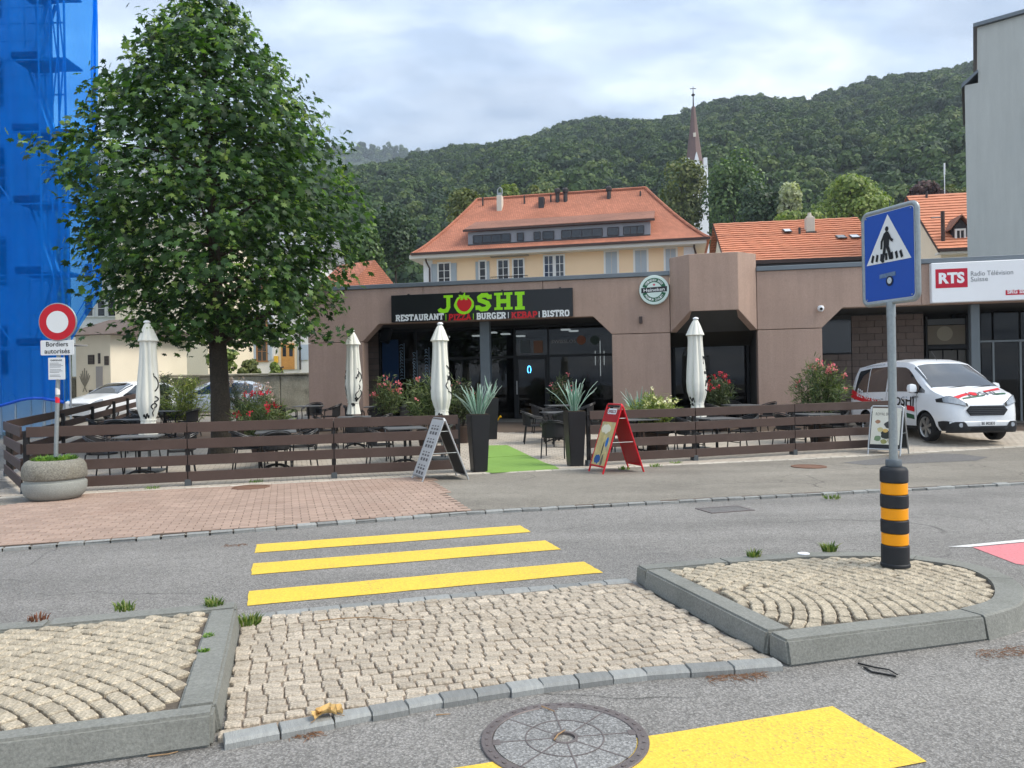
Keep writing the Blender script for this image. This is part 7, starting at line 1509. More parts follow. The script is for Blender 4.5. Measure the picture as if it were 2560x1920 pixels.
def net_sheet(name, f, nu, nv, us, zs):
    mb = MB(); vs = []
    for j in range(nv + 1):
        z = zs[0] + (zs[1] - zs[0]) * j / nv
        for i in range(nu + 1): vs.append(f(us[0] + (us[1] - us[0]) * i / nu, z))
    mb.add(vs, [(j * (nu + 1) + i, j * (nu + 1) + i + 1, (j + 1) * (nu + 1) + i + 1, (j + 1) * (nu + 1) + i) for j in range(nv) for i in range(nu)]); o = mb.build(name, M_NET, net, smooth=True, fix=False)
    return o
zbot = P(200, 1004, YN).z; ztop = 17.5
def front(u, z):
    x = -26 + (xr + 26) * u; y = YN + .05 * math.sin(x * 3.1 + z * .4) + .03 * math.sin(x * 9 + z)
    if z < 4.6: x -= (u ** 3) * 1.05 * min(1, ((4.6 - z) / 1.6)) ** .8; y += .06 * math.sin(x * 14) * (4.6 - z) / 3.4
    return Vector((x, y, z + .12 * math.sin(x * 2.2) * (1 if z < zbot + .1 else 0)))
net_sheet('front_net', front, 160, 46, (0, 1), (zbot, ztop))
def side(u, z):
    x0 = front(1, z); return Vector((x0.x + .002 - u * 1.2, x0.y + u * 2.4, z)) + Vector((.06 * math.sin(u * 9 + z), 0, 0))
net_sheet('side_net', side, 16, 46, (0, 1), (zbot, ztop))
mb = MB(); mb.tube([front(i / 60, zbot) + Vector((0, -.02, 0)) for i in range(61)], .045, 6); mb.build('net_hem', mat('net_hem_blue', C(24, 88, 200), .7), net)
# ---------------- church
cy = 150; ck = cy / F
chx = P(1739, 960, cy).x; cp = lambda px, py: P(px, py, cy)
chb = thing('church_tower', 'white church tower with slender brown spire on the wooded slope', 'church', (chx, cy, 0), world=True)
tw = 26 * ck * .97; zb2 = cp(1742, 412).z; cx0 = cp(1742, 412).x
mb = MB(); mb.box((cx0, cy + tw, zb2 / 2 - 2), (2 * tw, 2 * tw, zb2 + 4), rad(8)); mb.build('tower', M_WWALL, chb)
zs_ = cp(1740, 410).z; zt_ = cp(1739, 258).z; Rsp = 23 * ck
sp_ = MB(); sp_.lathe([(Rsp * 1.12, zs_ - 1.0), (Rsp * .86, zs_ + 1.8), (Rsp * .42, (zs_ + zt_) / 2 + 2), (.35, zt_)], 8, (cx0, cy + tw, 0)); sp_.build('spire', mat('brown_spire', C(116, 96, 92), .8, var=.08, vscale=.8), chb)
mb = MB(); ztt = cp(1739, 206).z; mb.cyl((cx0, cy + tw, zt_ - .2), (cx0, cy + tw, ztt), .16, .05, n=6); mb.lathe([(.05, -.35), (.42, 0), (.05, .35)], 8, (cx0, cy + tw, cp(1739, 228).z)); mb.box((cx0, cy + tw, cp(1739, 212).z), (1.2, .1, .12)); mb.build('finial', M_DMET, chb)
fw_ = .72 * tw
mb = MB(); zz = cp(1742, 400).z; mb.prism([Vector((cx0 - .95, cy - .15, zz - 2.2)), Vector((cx0 + .95, cy - .15, zz - 2.2)), Vector((cx0, cy - .15, zz + 1.6))], (0, 2.0, 0)); mb.build('spire_gable', M_WWALL, chb)
for s_ in (-1, 1): mb = MB(); mb.box((cx0 + s_ * tw * .88, cy + .4, zb2 + .6), (.7, .8, 1.6)); mb.build('pinnacle', M_WWALL, chb)
mb = MB(); mb.box((cx0, cy - .25, cp(1742, 430).z), (.7, .2, 1.8)); mb.build('louvre_window', M_PANE, chb)
mb = MB(); mb.box((cx0 - .1, cy + tw - Rsp * .52, cp(1739, 333).z), (.5, .3, .8)); mb.build('hatch', M_CHIM, chb)
# ---------------- hills and wood
ridge_px = [(-1500, 470), (-600, 470), (240, 468), (700, 455), (891, 425), (1007, 398), (1134, 376), (1273, 352), (1388, 333), (1504, 311), (1736, 276), (1967, 249), (2083, 228), (2314, 187), (2436, 164), (2700, 120), (3400, 60), (4200, 90)]
def ridge_el(u, tab): # u = x / y
    xs_ = [DIR(a, b).x for a, b in tab]; zs_ = [DIR(a, b).z for a, b in tab]; return np.interp(u, xs_, zs_)
Y_A, Y_R = 112.0, 520.0
def hill_z(u, Y, tab=ridge_px, ya=Y_A, yr=Y_R, drop=9.0):
    zr_ = ridge_el(u, tab) * yr + CAMH - drop; f = np.clip((Y - ya) / (yr - ya), 0, None)
    z = np.where(f <= 1, zr_ * (np.minimum(f, 1) ** .9), zr_ - (f - 1) * 260); return np.maximum(z, -2) + 2.5 * np.sin(u * 34 + Y * .021) * np.minimum(f, 1) 
M_HILL = mat('wood_floor', C(52, 66, 44), .95, var=.2, vscale=.05)
def hill(name, tab, ya, yr, umax, drop):
    us = np.linspace(-umax, umax, 90); ys = np.concatenate([np.linspace(ya, yr, 26), np.linspace(yr + 40, yr + 420, 6)]); U_, Yg = np.meshgrid(us, ys); Z = hill_z(U_, Yg, tab, ya, yr, drop); V = np.stack([U_ * Yg, Yg, Z], -1).reshape(-1, 3); nu = len(us)
    fa = np.array([(j * nu + i, j * nu + i + 1, (j + 1) * nu + i + 1, (j + 1) * nu + i) for j in range(len(ys) - 1) for i in range(nu - 1)]); me = raw_mesh(name, V, fa); me.shade_smooth(); o = link(name, me, M_HILL); o['kind'] = 'structure'; return o
hill('hill', ridge_px, Y_A, Y_R, 1.35, 7.0)
far_px = [(-1500, 400), (240, 372), (700, 362), (891, 364), (1007, 370), (1076, 379), (1134, 386), (1300, 410), (1700, 470), (2600, 500), (4000, 500)]
hill('far_hill', far_px, 700, 1500, 1.35, 12.0)
def crown_points(rng, n, lobes, flat=.8, leaf=.2):
    """leaf positions on several overlapping lobes inside a unit crown"""
    lc = []; 
    for i in range(lobes):
        a = rng.uniform(0, 2 * np.pi); r_ = np.sqrt(rng.random()) * .62; z = rng.uniform(-.45, .75); r_ *= np.sqrt(max(.05, 1 - max(0, z) ** 2)); lc.append((np.cos(a) * r_, np.sin(a) * r_, z * flat, rng.uniform(.28, .48)))
    lc = np.array(lc); k = rng.integers(0, lobes, n); d = rng.normal(size=(n, 3)); d /= np.linalg.norm(d, axis=1, keepdims=True); d[:, 2] = np.abs(d[:, 2]) * np.where(rng.random(n) < .78, 1, -1)
    pos = lc[k, :3] + d * lc[k, 3:4] * rng.uniform(.82, 1.06, (n, 1)); nrm = d + rng.normal(size=(n, 3)) * .35; return pos, nrm
def cols(a, b, c): return [(0, a), (.5, b), (1, c)]
LEAFS = {'mid': leaf_mat('leaf_mid', cols(C(60, 84, 52), C(82, 108, 64), C(112, 134, 78)), .25), 'dark': leaf_mat('leaf_dark', cols(C(40, 60, 44), C(58, 80, 54), C(78, 98, 64)), .2), 'light': leaf_mat('leaf_light', cols(C(92, 114, 56), C(124, 142, 74), C(154, 164, 96)), .3), 'olive': leaf_mat('leaf_olive', cols(C(72, 84, 46), C(98, 108, 58), C(126, 130, 76)), .25), 'purple': leaf_mat('leaf_purple', cols(C(58, 40, 44), C(80, 54, 56), C(104, 76, 72)), .2), 'pale': leaf_mat('leaf_pale', cols(C(140, 148, 110), C(176, 180, 148), C(206, 208, 180)), .3)}
FOREST_LEAF = [leaf_mat('wood_leaf_%d' % i, cols(*q), .18, .7) for i, q in enumerate(((C(40, 62, 36), C(56, 80, 44), C(76, 98, 52)), (C(50, 72, 38), C(70, 94, 46), C(92, 112, 58)), (C(32, 54, 36), C(46, 68, 42), C(62, 82, 50)), (C(62, 80, 40), C(84, 102, 50), C(106, 120, 64))))]
tmpl = bpy.data.collections.new('wood_templates')
for i in range(8):
    rng = np.random.default_rng(300 + i); n = 900
    if i == 99:   # a conifer
        z = rng.random(n); a = rng.uniform(0, 2 * np.pi, n); r_ = (1 - z) * .42 * rng.uniform(.75, 1.05, n); pos = np.stack([np.cos(a) * r_, np.sin(a) * r_, z * 2.6 - .9], 1); nrm = np.stack([np.cos(a), np.sin(a), np.full(n, .6)], 1) + rng.normal(size=(n, 3)) * .3
    else: pos, nrm = crown_points(rng, n, 11 + i % 4, .85 + .1 * (i % 3))
    me = leaf_cloud('wood_crown', pos, nrm, rng.uniform(.13, .22, n), TUFT, .3, rng=rng); me.materials.append(FOREST_LEAF[(2, 0, 1, 0, 3, 1, 2, 2)[i]]); ob_ = bpy.data.objects.new('wood_crown', me); tmpl.objects.link(ob_)
def forest(name, label, pts, scales, coll):
    me = bpy.data.meshes.new(name); me.vertices.add(len(pts)); me.vertices.foreach_set('co', pts.astype(np.float32).ravel()); at = me.attributes.new('size', 'FLOAT', 'POINT'); at.data.foreach_set('value', scales.astype(np.float32)); me.update()
    o = link(name, me, None); tag(o, label, 'wood', kind='stuff')
    ng = bpy.data.node_groups.new(name + '_nodes', 'GeometryNodeTree'); ng.interface.new_socket('Geometry', in_out='INPUT', socket_type='NodeSocketGeometry'); ng.interface.new_socket('Geometry', in_out='OUTPUT', socket_type='NodeSocketGeometry')
    n_ = ng.nodes; l_ = ng.links; gi = n_.new('NodeGroupInput'); go = n_.new('NodeGroupOutput'); ip = n_.new('GeometryNodeInstanceOnPoints'); ci = n_.new('GeometryNodeCollectionInfo'); ci.inputs['Collection'].default_value = coll; ci.inputs['Separate Children'].default_value = True; ci.inputs['Reset Children'].default_value = True
    rv = n_.new('FunctionNodeRandomValue'); rv.data_type = 'FLOAT_VECTOR'; rv.inputs[0].default_value = (-.12, -.12, 0); rv.inputs[1].default_value = (.12, .12, 6.283); na = n_.new('GeometryNodeInputNamedAttribute'); na.data_type = 'FLOAT'; na.inputs['Name'].default_value = 'size'; ri = n_.new('FunctionNodeRandomValue'); ri.data_type = 'INT'; ri.inputs[4].default_value = 0; ri.inputs[5].default_value = len(coll.objects) - 1
    ip.inputs['Pick Instance'].default_value = True; l_.new(gi.outputs[0], ip.inputs['Points']); l_.new(ci.outputs[0], ip.inputs['Instance']); l_.new(rv.outputs[0], ip.inputs['Rotation']); l_.new(na.outputs[0], ip.inputs['Scale']); l_.new([x for x in ri.outputs if x.type == 'INT'][0], ip.inputs['Instance Index']); l_.new(ip.outputs[0], go.inputs[0])
    md = o.modifiers.new('scatter', 'NODES'); md.node_group = ng; return o
rng = np.random.default_rng(88)
def scatter(tab, ya, yr, u0, u1, n, drop, smin, smax):
    Yp = np.sqrt(rng.uniform(ya ** 2, (yr * 1.05) ** 2, n)); up = rng.uniform(u0, u1, n); z = hill_z(up, Yp, tab, ya, yr, drop); s_ = rng.uniform(smin, smax, n) * (1 + .15 * np.sin(up * 25) ); return np.stack([up * Yp, Yp, z + s_ * .55], 1), s_
pts, s_ = scatter(ridge_px, 125, 520, -.75, .8, 10500, 7.0, 3.4, 6.8); forest('wooded_slope', 'dense dark green wood covering the hill behind the houses', pts, s_, tmpl)
pts, s_ = scatter(far_px, 900, 1500, -.75, .5, 4200, 12.0, 8, 12); forest('far_wood', 'distant bluish wooded ridge on the left behind the hill', pts, s_, tmpl)
def bg_tree(label, px, py_top, py_bot, wpx, Y, lm, seed, n=3800, lobes=22, leaf=.03, name='broadleaf_tree', shape=None):
    rng_ = np.random.default_rng(seed); top_, bot = P(px, py_top, Y), P(px, py_bot, Y); w_ = wpx * Y / F / 2; h_ = (top_.z - bot.z) / 2; zc = (top_.z + bot.z) / 2; base = float(max(0, min(hill_z(np.array([top_.x / Y]), np.array([Y]))[0], bot.z - 1))); o = thing(name, label, 'tree', (top_.x, Y, base))
    pos, nrm = crown_points(rng_, n, lobes); pos = pos / np.abs(pos).max(0); pos = pos * np.array([w_, w_, h_]) + np.array([0, 0, zc - base]); me = leaf_cloud('crown', pos, nrm, rng_.uniform(.7, 1.3, n) * leaf * Y / 8, TUFT, .3, rng=rng_); link('crown', me, LEAFS[lm], o)
    mb = MB(); mb.tube([(0, 0, -1), (.1, 0, (zc - base) * .6), (0, 0, zc - base + h_ * .3)], max(.2, w_ * .08), 7, .06); mb.build('trunk', M_BARK, o)
    br_ = MB()
    for i in range(9): a = i * 2.4; br_.tube([(0, 0, zc - base - h_ * .5 + i * h_ * .1), (math.cos(a) * w_ * .6, math.sin(a) * w_ * .6, zc - base + h_ * (-.2 + .09 * i))], max(.08, w_ * .03), 5, .03)
    br_.build('branch', M_BARK, o, fix=False, kind='stuff'); return o
bg_tree('dark dense tree left of the yellow house', 985, 520, 720, 150, 84, 'dark', 1, 4200)
bg_tree('dark tree behind the brown-roofed house, close to the maple crown', 905, 560, 740, 120, 80, 'mid', 2, 3200)
bg_tree('green tree behind the left hip of the yellow house', 1165, 470, 640, 120, 92, 'olive', 3, 3200)
bg_tree('pale tree top over the ridge left of the white chimney', 1275, 458, 560, 60, 96, 'light', 4, 2000)
bg_tree('green tree top over the middle of the yellow roof ridge', 1350, 460, 560, 80, 98, 'olive', 5, 2200)
bg_tree('tree in front of the church tower, on its left', 1706, 396, 640, 124, 128, 'olive', 6, 4600, 26)
bg_tree('tall tree right of the church tower', 1832, 372, 640, 165, 122, 'mid', 7, 5200, 28)
bg_tree('broad dark tree behind the ridge of the tiled house', 1925, 452, 620, 180, 100, 'dark', 8, 4600, 24)
bg_tree('pale silvery tree right of the dark broad tree', 1972, 452, 580, 60, 96, 'pale', 9, 1800, 12)
bg_tree('low bright green bushy tree over the tiled house ridge', 2000, 528, 600, 130, 84, 'light', 10, 2400)
bg_tree('round yellow-green tree left of the blue pedestrian sign', 2128, 436, 600, 200, 90, 'light', 11, 5600, 30)
bg_tree('purple-leaved tree above the dormer house ridge', 2310, 458, 560, 120, 98, 'purple', 12, 3000)
bg_tree('green tree beside the purple one, at the grey building', 2385, 462, 560, 90, 100, 'olive', 13, 2400)
bg_tree('light bush on the garden terrace before the white house', 560, 870, 950, 90, 39, 'light', 14, 1600, 12, name='garden_shrub')
bg_tree('young green bush on top of the stone wall', 695, 905, 955, 45, 38, 'light', 15, 900, 8, name='garden_shrub')
bg_tree('pale yellow bush on the garden terrace next to the trunk', 620, 898, 955, 60, 39.5, 'olive', 16, 1100, 9, name='garden_shrub')
# thin white mast on the slope
o = thing('mast', 'thin white mast above the roof near the grey building', 'mast', (P(2361, 460, 95).x, 95, 0), world=True); a = P(2361, 465, 95); b = P(2361, 408, 95); mb = MB(); mb.cyl(a - Vector((0, 0, 12)), (a + b) / 2, .05, n=6); mb.build('tube', M_WWALL, o); mb = MB(); mb.cyl((a + b) / 2, b, .09, n=6); mb.build('antenna', M_WWALL, o)
#hu, pl = wallhouse('garden_hut', 'small grey gable between the trees above the tiled house', 2030, 2062, 88, 10, 14, P(2046, 530, 88).z, 4, M_STONE, mat('hut_roof', C(150, 140, 130), .9), 1.2)
# ================================================================== VEHICLES
M_CARW = mat('white_car_paint', C(232, 236, 240), .25, spec=.5, coat=.6, var=.01); M_CGLS = mat('car_glass', C(34, 40, 46), .04, spec=.9, coat=1.0); M_CBLK = mat('black_car_plastic', C(34, 35, 38), .55); M_TYRE = mat('tyre', C(30, 30, 31), .8); M_RIM = mat('alloy_rim', C(168, 168, 166), .3, .8)
M_LENS = mat('headlamp_lens', C(150, 158, 166), .06, spec=.9, coat=1.0, var=.25, vscale=14); M_DECR = mat('decal_red', C(206, 24, 40), .4); M_DECG = mat('decal_green', C(24, 84, 56), .4); M_DECK2 = mat('decal_black', C(30, 30, 32), .4)
class Car:
    def __init__(s, stations, belt): s.st = stations; s.belt = belt
    def ring(s, x):
        st = s.st; i = 0
        while i < len(st) - 2 and x > st[i + 1][0]: i += 1
        a, b = st[i], st[i + 1]; f = min(1, max(0, (x - a[0]) / (b[0] - a[0]))); zt, hw, z0 = [a[k] + (b[k] - a[k]) * f for k in (1, 2, 3)]
        bl = min(s.belt, zt - .13); k = min(1, max(0, (zt - 1.1) / .55)); h_ = zt - bl
        return [(hw * .88, z0), (hw * .965, z0 + .1), (hw, z0 + (bl - z0) * .42), (hw * 1.0, z0 + (bl - z0) * .78), (hw * .982, bl), (hw * (.965 - .06 * k), bl + h_ * .42), (hw * (.95 - .115 * k), bl + h_ * .74), (hw * (.86 - .12 * k), bl + h_ * .93), (hw * .45, bl + h_ * .99), (0, zt)]
    def S(s, x, q, sd=1):
        r_ = s.ring(x); i = min(int(q), 8); f = q - i; return Vector((x, sd * (r_[i][0] + (r_[i + 1][0] - r_[i][0]) * f), r_[i][1] + (r_[i + 1][1] - r_[i][1]) * f))
    def N(s, x, q, sd):
        e = .02; a = s.S(x + e, q, sd) - s.S(x - e, q, sd); b = s.S(x, min(q + .1, 9), sd) - s.S(x, max(q - .1, 0), sd); n = a.cross(b); n = n.normalized() if n.length > 1e-9 else Vector((0, 0, 1))
        c = Vector((x, 0, .8)); p = s.S(x, q, sd); return n if n.dot(p - c) > 0 else -n
    def body(s, root, m):
        xs_ = sorted(set([a[0] for a in s.st] + [s.st[0][0] + (s.st[-1][0] - s.st[0][0]) * i / 40 for i in range(41)])); vs = []; nr = 19
        for x in xs_:
            r_ = s.ring(x); vs += [(x, y, z) for y, z in r_] + [(x, -y, z) for y, z in r_[-2::-1]]
        n = len(xs_); fs = [(i * nr + k, i * nr + k + 1, (i + 1) * nr + k + 1, (i + 1) * nr + k) for i in range(n - 1) for k in range(nr - 1)] + [(i * nr, (i + 1) * nr, (i + 1) * nr + nr - 1, i * nr + nr - 1) for i in range(n - 1)] + [tuple(range(nr))[::-1], tuple((n - 1) * nr + k for k in range(nr))]
        mb = MB(); mb.add(vs, fs); o = mb.build('body', m, root, smooth=True); o.data.set_sharp_from_angle(angle=rad(50)); return o
    def patch(s, root, name, m, x0, x1, q0, q1, sd=1, off=.006, nx=10, nq=6, fx=None, both=False):
        """surface patch; fx(f, g) may bend the corners"""
        mb = MB(); vs = []
        for i in range(nx + 1):
            for j in range(nq + 1):
                f, g_ = i / nx, j / nq
                if both: q = q0 + (q1 - q0) * (1 - abs(2 * g_ - 1)); side_ = 1 if g_ < .5 else -1
                else: q = q0 + (q1 - q0) * g_; side_ = sd
                x = x0 + (x1 - x0) * f
                if fx: x, q = fx(f, g_, x, q)
                vs.append(s.S(x, q, side_) + s.N(x, q, side_) * off)
        mb.add(vs, [(i * (nq + 1) + j, i * (nq + 1) + j + 1, (i + 1) * (nq + 1) + j + 1, (i + 1) * (nq + 1) + j) for i in range(nx) for j in range(nq)]); return mb.build(name, m, root, smooth=True, fix=False)
def wheel(root, x, y, r_=.31, wd=.2):
    sd = 1 if y > 0 else -1; mb = MB(); prof = [(r_ - .085, -wd / 2), (r_ - .02, -wd / 2), (r_, -wd / 2 + .03), (r_, wd / 2 - .03), (r_ - .02, wd / 2), (r_ - .085, wd / 2)]; M = Matrix.Rotation(rad(-90 * sd), 3, 'X')
    t = MB(); t.lathe(prof, 32, cap=False); mb.add([M @ Vector(v) + Vector((x, y, r_)) for v in t.v], t.f); tyre = mb.build('wheel', M_TYRE, root, smooth=True)
    t = MB(); t.lathe([(r_ - .088, wd / 2 - .005), (r_ - .10, wd / 2 - .02), (r_ - .11, wd / 2 - .05)], 28, cap=False); t.lathe([(.0, wd / 2 - .012), (.05, wd / 2 - .012), (.055, wd / 2 - .04)], 16, cap=False)
    for k in range(6):
        a = k * math.pi / 3 + .3; c0 = Vector((math.cos(a), math.sin(a), 0)); n = Vector((-c0.y, c0.x, 0)); z = wd / 2 - .03; t.hexa([c0 * .03 - n * .03 + Vector((0, 0, z - .03)), c0 * (r_ - .1) - n * .042 + Vector((0, 0, z - .03)), c0 * (r_ - .1) + n * .042 + Vector((0, 0, z - .03)), c0 * .03 + n * .03 + Vector((0, 0, z - .03)), c0 * .03 - n * .025 + Vector((0, 0, z + .012)), c0 * (r_ - .1) - n * .03 + Vector((0, 0, z + .004)), c0 * (r_ - .1) + n * .03 + Vector((0, 0, z + .004)), c0 * .03 + n * .025 + Vector((0, 0, z + .012))])
    mb = MB(); mb.add([M @ Vector(v) + Vector((x, y, r_)) for v in t.v], t.f); mb.build('rim', M_RIM, tyre)
    t = MB(); t.cyl((0, 0, wd / 2 - .08), (0, 0, wd / 2 - .07), r_ - .1, n=24); mb = MB(); mb.add([M @ Vector(v) + Vector((x, y, r_)) for v in t.v], t.f); mb.build('brake_disc', M_CBLK, tyre)
def xf(y): return float(np.interp(abs(y), [0, .5, .62, .71, .78, .83, .868], [2.13, 2.115, 2.085, 2.035, 1.955, 1.855, 1.62]))
# ---- the delivery van
vc = Car([(-2.08, 1.50, .78, .40), (-2.05, 1.64, .84, .32), (-1.9, 1.76, .87, .26), (-1.2, 1.83, .88, .24), (-.2, 1.835, .88, .24), (.35, 1.79, .88, .24), (.62, 1.71, .88, .24), (1.05, 1.43, .88, .24), (1.45, 1.14, .875, .24), (1.62, 1.07, .868, .24), (1.75, 1.03, .855, .24), (1.85, .99, .83, .24), (1.95, .94, .78, .23), (2.03, .87, .71, .22), (2.08, .80, .62, .22), (2.11, .70, .50, .24)], 1.0)
VS = 1.0; wp = G(2318, 1108, PAV); vth = rad(-87)
va = thing('delivery_van', 'white delivery van with red and green stripes parked beside the restaurant', 'van', (0, 0, 0), vth)
hx, hy = math.cos(vth), math.sin(vth); lx, ly = 1.28 * VS, -.80 * VS      # right front wheel in van coordinates
va.location = (wp.x - (lx * hx - ly * hy), wp.y - (lx * hy + ly * hx), g(wp.y) + PAV + .012); va.scale = (1.04, 1.0, 1.07)
va.rotation_euler = (rad(0), rad(-1.5), vth)
vb = vc.body(va, M_CARW)
def cut_wells(o, axles, hw, r_=.36):
    """open real wheel wells in the body"""
    cm = MB()
    for x in axles: cm.cyl((x, -hw - .3, .31), (x, -hw + .32, .31), r_, n=36); cm.cyl((x, hw - .32, .31), (x, hw + .3, .31), r_, n=36)
    me = cm.mesh('cut'); me.materials.append(M_CBLK); c = bpy.data.objects.new('cut', me); COL.objects.link(c); c.parent = o.parent
    bm = bmesh.new(); bm.from_mesh(me); bmesh.ops.recalc_face_normals(bm, faces=bm.faces); bm.to_mesh(me); bm.free()
    md = o.modifiers.new('b', 'BOOLEAN'); md.object = c; md.operation = 'DIFFERENCE'; md.solver = 'EXACT'; md.material_mode = 'TRANSFER'
    dg = bpy.context.evaluated_depsgraph_get(); new = bpy.data.meshes.new_from_object(o.evaluated_get(dg)); o.modifiers.clear(); o.data = new; bpy.data.objects.remove(c)
    new.shade_smooth(); new.set_sharp_from_angle(angle=rad(40))
cut_wells(vb, (1.28, -1.25), .88)
vc.patch(va, 'windscreen', M_CGLS, .66, 1.42, 6.55, 9, both=True, nq=16)
for sd in (-1, 1):
    vc.patch(va, 'side_window', M_CGLS, -1.85, -1.2, 4.25, 6.3, sd, fx=lambda f, g_, x, q: (x + (.12 * (1 - f) * g_), q)); vc.patch(va, 'side_window', M_CGLS, -1.16, -.32, 4.25, 6.35, sd)
    vc.patch(va, 'side_window', M_CGLS, -.24, 1.28, 4.25, 6.25, sd, fx=lambda f, g_, x, q: (x, 4.25 + (q - 4.25) * (1 if f < .45 else max(.12, 1 - (f - .45) * 1.35))))
    for x0 in (-1.18, -.28, .98): vc.patch(va, 'door_seam', M_CBLK, x0, x0 + .012, .8, 4.2, sd, off=.004, nx=1)
    vc.patch(va, 'door_rail', M_CBLK, -2.0, -.4, 3.45, 3.55, sd, off=.006, nx=8, nq=1)
    for x0 in (-.62, .55): mb = MB(); p = vc.S(x0, 3.55, sd); mb.box(p + Vector((0, sd * .015, 0)), (.2, .03, .04)); mb.build('door_handle', M_CARW, va, bevel=.01)
    # mirror
    mb = MB(); p = vc.S(1.02, 4.35, sd) + Vector((0, sd * .03, 0)); mb.lathe([(.02, -.09), (.075, -.06), (.085, .02), (.07, .09), (.02, .11)], 14, p + Vector((0, sd * .12, .06)), fn=lambda r_, z, a, j: r_ * (1.25 if abs(math.sin(a)) > .5 else .8)); mr = mb.build('mirror', M_CARW, va, smooth=True); mb = MB(); mb.tube([p - Vector((0, sd * .04, .02)), p + Vector((0, sd * .1, .0))], .025, 6); mb.build('mirror_arm', M_CBLK, mr)
    # headlamp, wrapping the corner
    for nm, m_, e0, e1, of in (('headlight', M_CBLK, 0, 1, .012), ('headlight_lens', M_LENS, .1, .9, .02)):
        mb = MB(); vs = []; ny = 10
        for i in range(ny + 1):
            f = e0 + (e1 - e0) * i / ny; y = .40 + .45 * f; zl = .735 + .10 * f; zu = zl + (.06 + .10 * math.sin(min(1, f * 1.5) * 1.5)) * (1 - .6 * max(0, f - .75) * 4); d_ = (zu - zl) * e0 * .6
            for k in range(4): z = zl + d_ + (zu - zl - 2 * d_) * k / 3; vs.append((xf(y) + of - max(0, z - .74) * .42, sd * (y + .012 + of * .3), z))
        mb.add(vs, [(4 * i + k, 4 * i + k + 1, 4 * i + k + 5, 4 * i + k + 4) for i in range(ny) for k in range(3)]); mb.build(nm, m_, va, smooth=True, fix=False)
    # lower black cladding and fog lamp
    vc.patch(va, 'lower_cladding', M_CBLK, 1.72, 2.10, 0, 2.0, sd, .008, fx=lambda f, g_, x, q: (x, q * (1 - .25 * (1 - f))))
    vc.patch(va, 'sill_cladding', M_CBLK, -1.9, 1.6, 0, .9, sd, .006)
    # stripes on the side
    def band(nm, m, pts, wd): # pts (x, q) centre line
        mb = MB(); vs = []
        for x, q in pts: vs += [vc.S(x, q - wd, sd) + vc.N(x, q, sd) * .009, vc.S(x, q + wd, sd) + vc.N(x, q, sd) * .009]
        mb.add(vs, [(2 * i, 2 * i + 1, 2 * i + 3, 2 * i + 2) for i in range(len(pts) - 1)]); mb.build(nm, m, va, fix=False)
    wv = lambda f: 3.9 - 2.3 * f + .5 * math.sin(f * 3.4) - .2
    band('red_stripe', M_DECR, [(-2.05 + i * .12, 4.25 - .9 * (i / 20) ** .7 - .055 * i) for i in range(18)], .42); band('red_stripe', M_DECR, [(.62 + i * .06, 2.62 - .03 * i) for i in range(6)], .2); band('green_stripe', M_DECG, [(.60 + i * .06, 1.95 - .03 * i) for i in range(6)], .22)
    if sd < 0:
        frd = lambda x, y, k: vc.S(x, y, -1) + vc.N(x, y, -1) * (.011 + k)
        mb = MB(); text(mb, '032 493 65 80', lambda x, y, k: frd(-1.7 + x, 4.0 - x * .95 + y * 5.0, k), 0, 0, .13, 1.25, .012); mb.build('phone_lettering', M_WHITE, va, fix=False, kind='stuff')
        mb = MB(); text(mb, 'JOSHI', lambda x, y, k: frd(-.05 + x, 2.75 + y * 5.0, k), 0, 0, .2, .95, .02); mb.build('side_lettering', M_DECK2, va, fix=False)
        mb = MB(); text(mb, 'www.pizzajoshi.ch', lambda x, y, k: frd(-1.5 + x, 6.62 + y * 5.0, k), 0, 0, .05, .9, .0); mb.build('web_lettering', mat('grey_print', C(120, 122, 126), .5), va, fix=False)
        mb = MB(); cxx, cq = .95, 3.35
        for k in range(3): mb.stroke2d([(cxx + (-.06, 0, .06)[k] + .055 * math.cos(a * .5), cq + .25 + .25 * math.sin(a * .5)) for a in range(0, 8)], .018, lambda x, y, kk: frd(x, y, kk), k * .001)
        mb.stroke2d([(cxx - .05, cq - .3), (cxx - .05, cq + .1)], .016, lambda x, y, kk: frd(x, y, kk)); mb.stroke2d([(cxx + .05, cq - .3), (cxx + .05, cq + .1)], .016, lambda x, y, kk: frd(x, y, kk)); mb.build('chef_hat_mark', M_DECK2, va, fix=False)
for x, y in ((1.28, -.765), (1.28, .765), (-1.25, -.765), (-1.25, .765)): wheel(va, x, y)
# front end
def xf_old(y): return float(np.interp(abs(y), [0, .5, .62, .71, .78, .83, .868], [2.13, 2.115, 2.085, 2.035, 1.955, 1.855, 1.62]))
def front_poly(nm, pts, m, off, parent=va, d=.02):
    mb = MB(); n = 12; dens = []
    for i in range(len(pts)):
        (y0, z0), (y1, z1) = pts[i], pts[(i + 1) % len(pts)]
        dens += [(y0 + (y1 - y0) * k / 4, z0 + (z1 - z0) * k / 4) for k in range(4)]
    cy0 = sum(p[0] for p in dens) / len(dens); cz0 = sum(p[1] for p in dens) / len(dens); vs = [(xf(y) + off, y, z) for y, z in dens] + [(xf(cy0) + off, cy0, cz0)]; k = len(dens)
    mb.add(vs, [(i, (i + 1) % k, k) for i in range(k)]); return mb.build(nm, m, parent, fix=False)
mb = MB(); vs = []; NY = 20
for i in range(NY + 1):
    y = -.76 + 1.52 * i / NY
    for z, o_ in ((.20, -.05), (.26, .0), (.42, .012), (.44, -.01), (.56, .0), (.74, -.03)): vs.append((xf(y) + o_, y, z))
mb.add(vs, [(6 * i + k, 6 * i + k + 1, 6 * i + k + 7, 6 * i + k + 6) for i in range(NY) for k in range(5)]); mb.build('front_bumper', M_CARW, va, smooth=True, fix=False)
mb = MB(); vs = []
